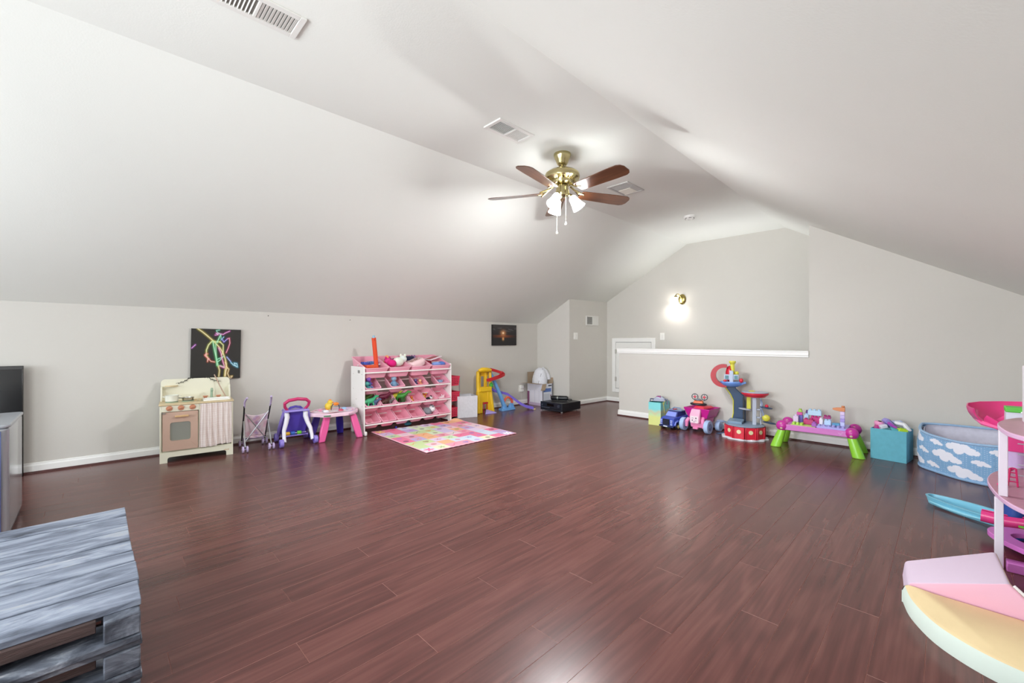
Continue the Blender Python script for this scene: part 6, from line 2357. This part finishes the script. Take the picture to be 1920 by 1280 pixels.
# ------------------------------------------------------------------ cloud print basket
t = thing('cloud_basket', 'large soft blue basket with white cloud print beside the dollhouse', 'basket', (0.19, 5.14, 0))
PTS = [(-0.33, 0.30), (-0.345, 0.10), (-0.31, -0.02), (-0.115, -0.235), (0.08, -0.315), (0.26, -0.24), (0.37, -0.05), (0.38, 0.2), (0.28, 0.36), (0.0, 0.38), (-0.22, 0.36)]
_a = [Vector((x, y_, 0)) for x, y_ in PTS]
LEN = [0]
for i in range(len(_a)):
    LEN.append(LEN[-1] + (_a[(i + 1) % len(_a)] - _a[i]).length)
TL = LEN[-1]


def perim(u):
    d = (u % 1.0) * TL
    for i in range(len(_a)):
        if d <= LEN[i + 1] + 1e-9:
            f_ = (d - LEN[i]) / (LEN[i + 1] - LEN[i])
            p0, p1, p2, p3 = _a[i - 1], _a[i], _a[(i + 1) % len(_a)], _a[(i + 2) % len(_a)]
            lin_ = p1.lerp(p2, f_)
            cr = 0.5 * ((2 * p1) + (p2 - p0) * f_ + (2 * p0 - 5 * p1 + 4 * p2 - p3) * f_ ** 2 + (3 * p1 - p0 - 3 * p2 + p3) * f_ ** 3)
            return lin_.lerp(cr, 0.7)
    return _a[0]


def rimz(u):
    d = (u % 1) * TL
    # higher at the back and at the left corner, sagging along the front
    p = perim(u)
    return 0.31 + 0.035 * max(0, min(1, (p.y + 0.05) / 0.3)) - 0.012 * math.sin(PI * max(0, min(1, (d - LEN[2]) / (LEN[4] - LEN[2])))) + 0.0


_nu = 520
_PU = np.array([tuple(perim(i / _nu))[:2] for i in range(_nu + 1)])
_RZ = np.array([rimz(i / _nu) for i in range(_nu + 1)])
seams = [LEN[i] / TL for i in (2, 4, 6, 8, 10)] + [0.02]


def bk_pos(u, v):
    k_ = np.clip(np.rint(u * _nu).astype(int), 0, _nu)
    x, y_ = _PU[k_, 0], _PU[k_, 1]
    bulge = 1 + 0.045 * np.sin(v * PI) - 0.03 * (v > 0.97)
    for s_ in seams:
        bulge = bulge - 0.012 * np.exp(-((u - s_) * TL / 0.012) ** 2)
    wr = 1 + 0.004 * np.sin(u * 130) * np.sin(v * 3) + 0.004 * np.sin(u * 47 + v * 9)
    return x * bulge * wr, y_ * bulge * wr, 0.012 + v * (_RZ[k_] - 0.012)


rc = np.random.RandomState(3)
CL = []
for row in range(3):
    for q in range(11):
        CL.append(((q + 0.5 * (row % 2) + 0.2 * rc.rand()) * TL / 11, 0.055 + row * 0.10 + 0.02 * rc.rand(), 1.4 if (q + row) % 2 else 0.7, rc.rand()))


def bk_col(u, v):
    d = u * TL
    h_ = v * 0.31
    c = np.zeros(u.shape + (3,)) + H('#86b1d8')
    dots = (((d * 62) % 1 - 0.5) ** 2 + ((h_ * 62 + 0.5 * (np.floor(d * 62) % 2)) % 1 - 0.5) ** 2) < 0.018
    c = np.where(dots[..., None], H('#cfe0f2'), c)
    for (cx, cz, s_, r_) in CL:
        dd = (d - cx + TL / 2) % TL - TL / 2
        m_ = np.zeros(u.shape, bool)
        for (ox, oz, r) in ((-0.042, 0.006, 0.022), (-0.018, 0.014, 0.028), (0.012, 0.006, 0.028), (0.034, -0.008, 0.024), (0.052, -0.014, 0.016), (-0.005, -0.012, 0.025)):
            m_ |= np.hypot(dd - ox * s_ * 1.25, (h_ - cz - oz * s_) * 1.15) < r * s_
        c = np.where(m_[..., None], H('#eef0fb'), c)
    return c


me = grid_sheet(_nu, 84, bk_pos, bk_col)
me.materials.append(mat('print_basket', '#ffffff', 0.85, attr=True, spec=0.15, bump=0.15, bscale=80))
ow = obj('outer_wall', me, None, t)
me = grid_sheet(130, 20, lambda u, v: (bk_pos(np.round(u * 130) / 130, v)[0] * (0.93 - 0.02 * np.sin(v * PI)), bk_pos(np.round(u * 130) / 130, v)[1] * (0.93 - 0.02 * np.sin(v * PI)), bk_pos(np.round(u * 130) / 130, v)[2] - 0.003), lambda u, v: np.zeros(u.shape + (3,)) + H('#d4d4e0'))
me.materials.append(fabric('#dcdcea'))
obj('inner_wall', me, None, t)
b = B()
b.tube([(p[0] * 0.985, p[1] * 0.985, z) for p, z in zip(_PU[:-1:6], _RZ[:-1:6])], 0.011, 6, closed=True)
obj('rim_welt', b, fabric('#9fc0e2'), t, label='pale piped rim')
b = B()
b.tube([(p[0] * 1.0, p[1] * 1.0, 0.012) for p in _PU[:-1:6]], 0.011, 6, closed=True)
obj('base_welt', b, fabric('#93b8dc'), t)
b = B()
b.prism([(p[0] * 0.97, p[1] * 0.97) for p in _PU[:-1:10]], 0.004, 0.03)
obj('bottom', b, fabric('#c8c8d6'), t)

# ------------------------------------------------------------------ dollhouse
M_DPL = plastic('#e2b9dc', 0.35)
M_DFL = mat('doll_floor', '#c394a4', 0.4, noise=0.08, nscale=8, stretch=(3, 10, 1))
M_DWH = plastic('#ece4f0', 0.35)
M_HOT = plastic('#e8448c', 0.28)
M_ORC = plastic('#d478cc', 0.35)
dh = thing('dollhouse', 'tall pink and white multi-storey dollhouse with slide at the right photo edge', 'dollhouse', (0.40, 3.35, 0))


def plate(name, pts, z, th, top_mat, side_mat, parent=dh):
    b = B()
    P = [(x - 0.40, y_ - 3.35) for x, y_ in pts]
    b.prism(P, z - th, z - 0.002)
    o = obj(name, b, side_mat, parent, bevel=0.003)
    b = B()
    cx = sum(p[0] for p in P) / len(P)
    cy = sum(p[1] for p in P) / len(P)
    b.prism([(cx + (p[0] - cx) * 0.975, cy + (p[1] - cy) * 0.975) for p in P], z - 0.002, z)
    obj('floor_inlay', b, top_mat, o)
    return o


def sm(pts, k_=5):
    """Catmull-Rom through open list"""
    out = []
    P = [Vector((*p, 0)) for p in pts]
    for i in range(len(P) - 1):
        p0, p1, p2, p3 = P[max(i - 1, 0)], P[i], P[i + 1], P[min(i + 2, len(P) - 1)]
        for q in range(k_):
            f_ = q / k_
            c = 0.5 * ((2 * p1) + (p2 - p0) * f_ + (2 * p0 - 5 * p1 + 4 * p2 - p3) * f_ ** 2 + (3 * p1 - p0 - 3 * p2 + p3) * f_ ** 3)
            out.append((c.x, c.y))
    out.append(tuple(P[-1])[:2])
    return out


plate('lower_platform', sm([(0.58, 4.0), (0.36, 3.9), (0.22, 3.70), (0.165, 3.46), (0.17, 3.22), (0.20, 3.02), (0.26, 2.88), (0.38, 2.76), (0.58, 2.72)]), 0.362, 0.022, M_DFL, M_DPL)
plate('upper_platform', sm([(0.58, 3.56), (0.33, 3.52), (0.235, 3.38), (0.185, 3.18), (0.188, 2.98), (0.215, 2.84), (0.30, 2.74), (0.58, 2.70)]), 0.70, 0.022, M_DFL, M_DPL)
for (x, y_, z0, z1) in ((0.198, 3.10, 0.363, 0.677), (0.188, 3.15, 0.0, 0.339), (0.33, 3.45, 0.363, 0.677), (0.50, 3.80, 0.0, 0.339), (0.52, 2.80, 0.0, 0.339), (0.54, 2.80, 0.363, 0.677)):
    b = B()
    b.box(x - 0.40 - 0.015, y_ - 3.35 - 0.015, z0, x - 0.40 + 0.015, y_ - 3.35 + 0.015, z1)
    obj('column', b, M_DWH, dh, bevel=0.003)
b = B()
b.box(0.275 - 0.4, -0.11, 0.70, 0.36 - 0.4, -0.03, 0.98)
b.box(0.285 - 0.4, -0.1, 0.98, 0.36 - 0.4, -0.03, 1.03)
obj('white_tower', b, M_DWH, dh, bevel=0.004)
b = B()
b.lathe([(0.055, 1.045), (0.058, 1.055), (0.03, 1.065), (0.028, 1.10), (0.0305, 1.13), (0.01, 1.15)], (0.345 - 0.4, -0.07, 0), 20)
b.cyl((0.345 - 0.4, -0.07, 1.0), (0.345 - 0.4, -0.07, 1.05), 0.012, n=8)
obj('pink_finial', b, plastic('#e48aa4', 0.35), dh)
# terrace planter with grass band behind the upper platform
b = B()
b.box(0.235 - 0.4, 0.17, 0.665, 0.55 - 0.4, 0.26, 0.718)
pt = obj('planter', b, plastic('#d8dce8', 0.35), dh)
b = B()
b.box(0.233 - 0.4, 0.165, 0.7185, 0.552 - 0.4, 0.265, 0.745)
obj('grass_band', b, plastic('#5cc044', 0.4), pt, bevel=0.004)
b = B()
b.ell((0.335 - 0.4, 0.160, 0.722), 0.05, 0.006, 0.012)
obj('white_flower', b, plastic('#f0eef6', 0.4), pt)


def chute(path, R0, th=0.006, a0=-95, a1=95, name='slide', m=M_HOT, n=14, up0=(0, 0, 1)):
    """half-pipe along path"""
    P = [Vector(p) for p in path]
    rg = []
    for i, p in enumerate(P):
        t_ = (P[min(i + 1, len(P) - 1)] - P[max(i - 1, 0)]).normalized()
        s_ = t_.cross(Vector(up0)).normalized()
        u_ = s_.cross(t_).normalized()
        r0 = R0[i] if isinstance(R0, (list, tuple)) else R0
        ring = []
        for r in (r0, r0 + th):
            seq = [math.radians(a0 + (a1 - a0) * q / n) for q in range(n + 1)]
            if r != r0:
                seq = seq[::-1]
            ring += [tuple(p + s_ * (r * math.sin(a_)) - u_ * (r * math.cos(a_))) for a_ in seq]
        rg.append(ring)
    return obj(name, B().rings(rg), m, dh, smooth=50)


# curved slide leaving the upper terrace
chute([(0.06, 0.66, 0.735), (-0.04, 0.67, 0.73), (-0.10, 0.655, 0.725), (-0.155, 0.62, 0.72), (-0.185, 0.565, 0.715), (-0.19, 0.505, 0.708), (-0.175, 0.455, 0.70)], [0.09, 0.10, 0.108, 0.112, 0.112, 0.108, 0.10], a0=-62, a1=88)
chute([(-0.175, 0.46, 0.675), (-0.13, 0.43, 0.63), (-0.06, 0.42, 0.57), (0.02, 0.42, 0.50), (0.08, 0.42, 0.45)], [0.07, 0.065, 0.06, 0.055, 0.055], a0=-80, a1=80)
b = B()
b.tube([(-0.26, 0.62, 0.66), (-0.265, 0.54, 0.635), (-0.235, 0.45, 0.61), (-0.18, 0.40, 0.60), (-0.11, 0.38, 0.605)], 0.014, 8)
obj('slide_rail', b, plastic('#f06aa4', 0.3), dh)
b = B()
b.box(-0.16, 0.33, 0.48, -0.06, 0.37, 0.665)
obj('slide_support', b, M_HOT, dh, bevel=0.004)
b = B()
b.cyl((-0.10, 0.52, 0.365), (-0.10, 0.52, 0.52), 0.045, 0.045, 18)
obj('lilac_post', b, plastic('#cdb4e0', 0.35), dh)
b = B()
b.box(-0.105, 0.10, 0.363, -0.06, 0.14, 0.677)
b.box(-0.045, 0.10, 0.363, -0.01, 0.14, 0.677)
wp = obj('white_frame', b, M_DWH, dh, bevel=0.002)
b = B()
for q in range(5):
    b.cyl((-0.13, 0.095, 0.40 + q * 0.055), (-0.02, 0.095, 0.40 + q * 0.055), 0.003, n=6)
obj('rung', b, mat('rung_grey', '#b8bcc4', 0.4), wp)
# small pink ladder slide on the lower platform
b = B()
for s_ in (-1, 1):
    b.tube([(-0.155 + s_ * 0.017, -0.02, 0.363), (-0.15 + s_ * 0.010, 0.03, 0.445)], 0.004, 6)
for q in range(3):
    b.cyl((-0.171 + 0.0, -0.01 + q * 0.014, 0.385 + q * 0.02), (-0.137, -0.01 + q * 0.014, 0.385 + q * 0.02), 0.003, n=6)
o = obj('doll_ladder', b, plastic('#d42a6a', 0.3), None, (0.40, 3.35, 0))
tag(o, 'tiny pink doll slide ladder on the lower dollhouse platform', 'toy ladder')
b = B()
b.tube([(-0.15, 0.035, 0.445), (-0.165, 0.07, 0.42), (-0.17, 0.11, 0.385), (-0.18, 0.14, 0.372)], 0.012, 8, flat=0.4)
obj('slide_chute', b, M_HOT, o)
for (x, y_, lb) in ((0.205, 3.30, 'small hot pink doll piece left of the ladder on the lower platform'), (0.272, 2.97, 'small hot pink doll piece at the front of the lower platform')):
    b = B()
    b.ell((0, 0, 0.008), 0.016, 0.02, 0.009)
    o = obj('doll_shoe', b, M_HOT, None, (x, y_, 0.362), smooth=60)
    tag(o, lb, 'toy')
    obj('heel', B().ell((0.008, 0.01, 0.017), 0.007, 0.008, 0.006), plastic('#d02a74', 0.3), o)
# low magenta ring decks and pink tube at the foot
b = B()
ro = [(x - 0.40, y_ - 3.35) for x, y_ in sm([(0.58, 3.62), (0.36, 3.55), (0.22, 3.50), (0.165, 3.42), (0.175, 3.33), (0.24, 3.22), (0.36, 3.10), (0.58, 3.0)])]
cx, cy = 0.05, 0.0
ri = [(cx + (x - cx) * 0.72, cy + (y_ - cy) * 0.60) for x, y_ in ro]
b.rings([[(x, y_, 0.075) for x, y_ in ro], [(x, y_, 0.10) for x, y_ in ro], [(x, y_, 0.10) for x, y_ in ri], [(x, y_, 0.075) for x, y_ in ri]], close=True)
obj('ring_deck', b, M_ORC, dh, bevel=0.002, label='orchid pink ring deck')
for q in ((-0.19, -0.24, 0.0, 0.15, -0.18, 0.045), (-0.05, 0.0, 0.0, 0.15, 0.04, 0.075)):
    b = B()
    b.box(*q)
    obj('base_bar', b, M_ORC, dh, bevel=0.004)
chute([(-0.25, 0.30, 0.10), (-0.15, 0.29, 0.095), (-0.02, 0.28, 0.11), (0.12, 0.26, 0.15)], 0.03, name='lower_chute', a0=-150, a1=150)
b = B()
b.cyl((-0.12, 0.34, 0.0), (-0.12, 0.34, 0.30), 0.045, 0.045, 16)
obj('blue_post', b, plastic('#3458a8', 0.35), dh)
b = B()
b.prism([(0.06 * (1.0 if q % 2 else 0.45) * math.cos(q * PI / 5) - 0.06, 0.06 * (1.0 if q % 2 else 0.45) * math.sin(q * PI / 5) + 0.19) for q in range(10)], 0.102, 0.112)
obj('green_star', b, plastic('#6cb434', 0.4), dh)

# ------------------------------------------------------------------ teal boat-shaped tray
t = thing('toy_boat_hull', 'long shallow light teal boat-shaped tray on the floor', 'tray', (0.13, 3.96, 0), -33)
out = []
for q in range(48):
    an = 2 * PI * q / 48
    cx_, cy_ = math.cos(an), math.sin(an)
    out.append((0.25 * abs(cx_) ** 0.8 * (1 if cx_ > 0 else -1), 0.088 * abs(cy_) ** 0.7 * (1 if cy_ > 0 else -1) * (1.0 - 0.35 * max(0, -cx_))))
b = B()
b.rings([[(x * 0.95, y_ * 0.84, 0.0) for x, y_ in out], [(x, y_, 0.044) for x, y_ in out], [(x * 1.015, y_ * 1.05, 0.046) for x, y_ in out], [(x * 1.015, y_ * 1.05, 0.052) for x, y_ in out], [(x * 0.965, y_ * 0.88, 0.052) for x, y_ in out], [(x * 0.92, y_ * 0.74, 0.010) for x, y_ in out]])
obj('hull', b, plastic('#7cc4dc', 0.35), t, smooth=40)
b = B()
b.tube([(-0.2, -0.060, 0.024), (-0.10, -0.078, 0.018), (0.02, -0.086, 0.018), (0.12, -0.078, 0.022)], [0.004, 0.010, 0.010, 0.004], 8)
obj('side_rail', b, plastic('#8ccfe4', 0.35), t)
b = B()
b.ell((0.19, 0.0, 0.040), 0.04, 0.03, 0.022)
obj('bow_cushion', b, plastic('#3f9cc4', 0.3), t)

# ------------------------------------------------------------------ foam climbing pieces in the right foreground
t = thing('foam_wedge', 'pale lilac and pink soft foam wedge lying at the right foreground', 'foam block', (0.05, 2.6, 0))
M_FL = mat('foam_lilac', '#d5c3d6', 0.75, bump=0.05, bscale=60, spec=0.2)
M_FP = mat('foam_pink', '#eab6ca', 0.75, bump=0.05, bscale=60, spec=0.2)
M_FSHADE = mat('foam_shade_side', '#cdb6a8', 0.75, spec=0.2)  # brownish shade of the wedge's right side, painted as its colour
top = [(-0.128, 2.672, 0.088), (0.157, 2.765, 0.20), (0.176, 2.425, 0.20), (-0.105, 2.452, 0.080)]
bot = [(-0.138, 2.70, 0.0), (0.18, 2.82, 0.0), (0.36, 2.445, 0.0), (-0.12, 2.46, 0.0)]
P = lambda L_: [(x - 0.05, y_ - 2.6, z) for x, y_, z in L_]
b = B()
b.add(P(bot) + P(top), [(3, 2, 1, 0), (4, 5, 6), (4, 6, 7), (0, 1, 5, 4), (3, 0, 4, 7)], 0)
b.add(P(bot) + P(top), [(1, 2, 6), (1, 6, 5)], 2)
b.add(P(bot) + P(top), [(2, 3, 6), (3, 7, 6)], 1)
import bmesh


def weld(o):
    bm = bmesh.new()
    bm.from_mesh(o.data)
    bmesh.ops.remove_doubles(bm, verts=bm.verts, dist=1e-5)
    bmesh.ops.recalc_face_normals(bm, faces=bm.faces)
    bm.to_mesh(o.data)
    bm.free()


o = obj('wedge', b, [M_FL, M_FP, M_FSHADE], t, smooth=25)
weld(o)
md = o.modifiers.new('bevel', 'BEVEL')
md.width = 0.014
md.segments = 4
md.limit_method = 'ANGLE'
md.angle_limit = math.radians(35)
b = B()
b.tube(P([(0.182, 2.425, 0.195), (0.27, 2.433, 0.105)]), 0.005, 8)
obj('white_seam', b, mat('seam_white', '#f0eef2', 0.6), t)
t = thing('foam_quarter_disc', 'pale yellow and mint soft foam quarter disc in front of the foam wedge', 'foam block', (0.2, 2.3, 0))
low = sm([(-0.127, 2.462), (-0.122, 2.43), (-0.100, 2.333), (-0.062, 2.245), (-0.018, 2.176), (0.04, 2.122), (0.10, 2.085), (0.17, 2.06), (0.26, 2.04), (0.36, 2.035), (0.45, 2.05)], 4) + [(0.47, 2.43), (0.35, 2.432), (0.2, 2.435), (0.04, 2.437), (-0.045, 2.438), (-0.10, 2.455)]
gx, gy = 0.17, 2.27
Q = [(x - 0.2, y_ - 2.3) for x, y_ in low]
gx, gy = gx - 0.2, gy - 2.3


def insetQ(s_):
    return [(gx + (x - gx) * s_, min(gy + (y_ - gy) * s_, 0.137)) for x, y_ in Q]


b = B()
b.rings([[(x, y_, 0.0) for x, y_ in insetQ(0.995)], [(x, y_, 0.012) for x, y_ in Q], [(x, y_, 0.05) for x, y_ in insetQ(0.995)], [(x, y_, 0.070) for x, y_ in insetQ(0.97)]], 0, True, False)
b.rings([[(x, y_, 0.070) for x, y_ in insetQ(0.97)], [(x, y_, 0.078) for x, y_ in insetQ(0.93)]], 1, False, True)
o = obj('disc', b, [mat('foam_mint', '#d9e6dc', 0.75, spec=0.2), mat('foam_yellow', '#e2cca0', 0.75, noise=0.05, nscale=5, spec=0.2)], t, smooth=60)
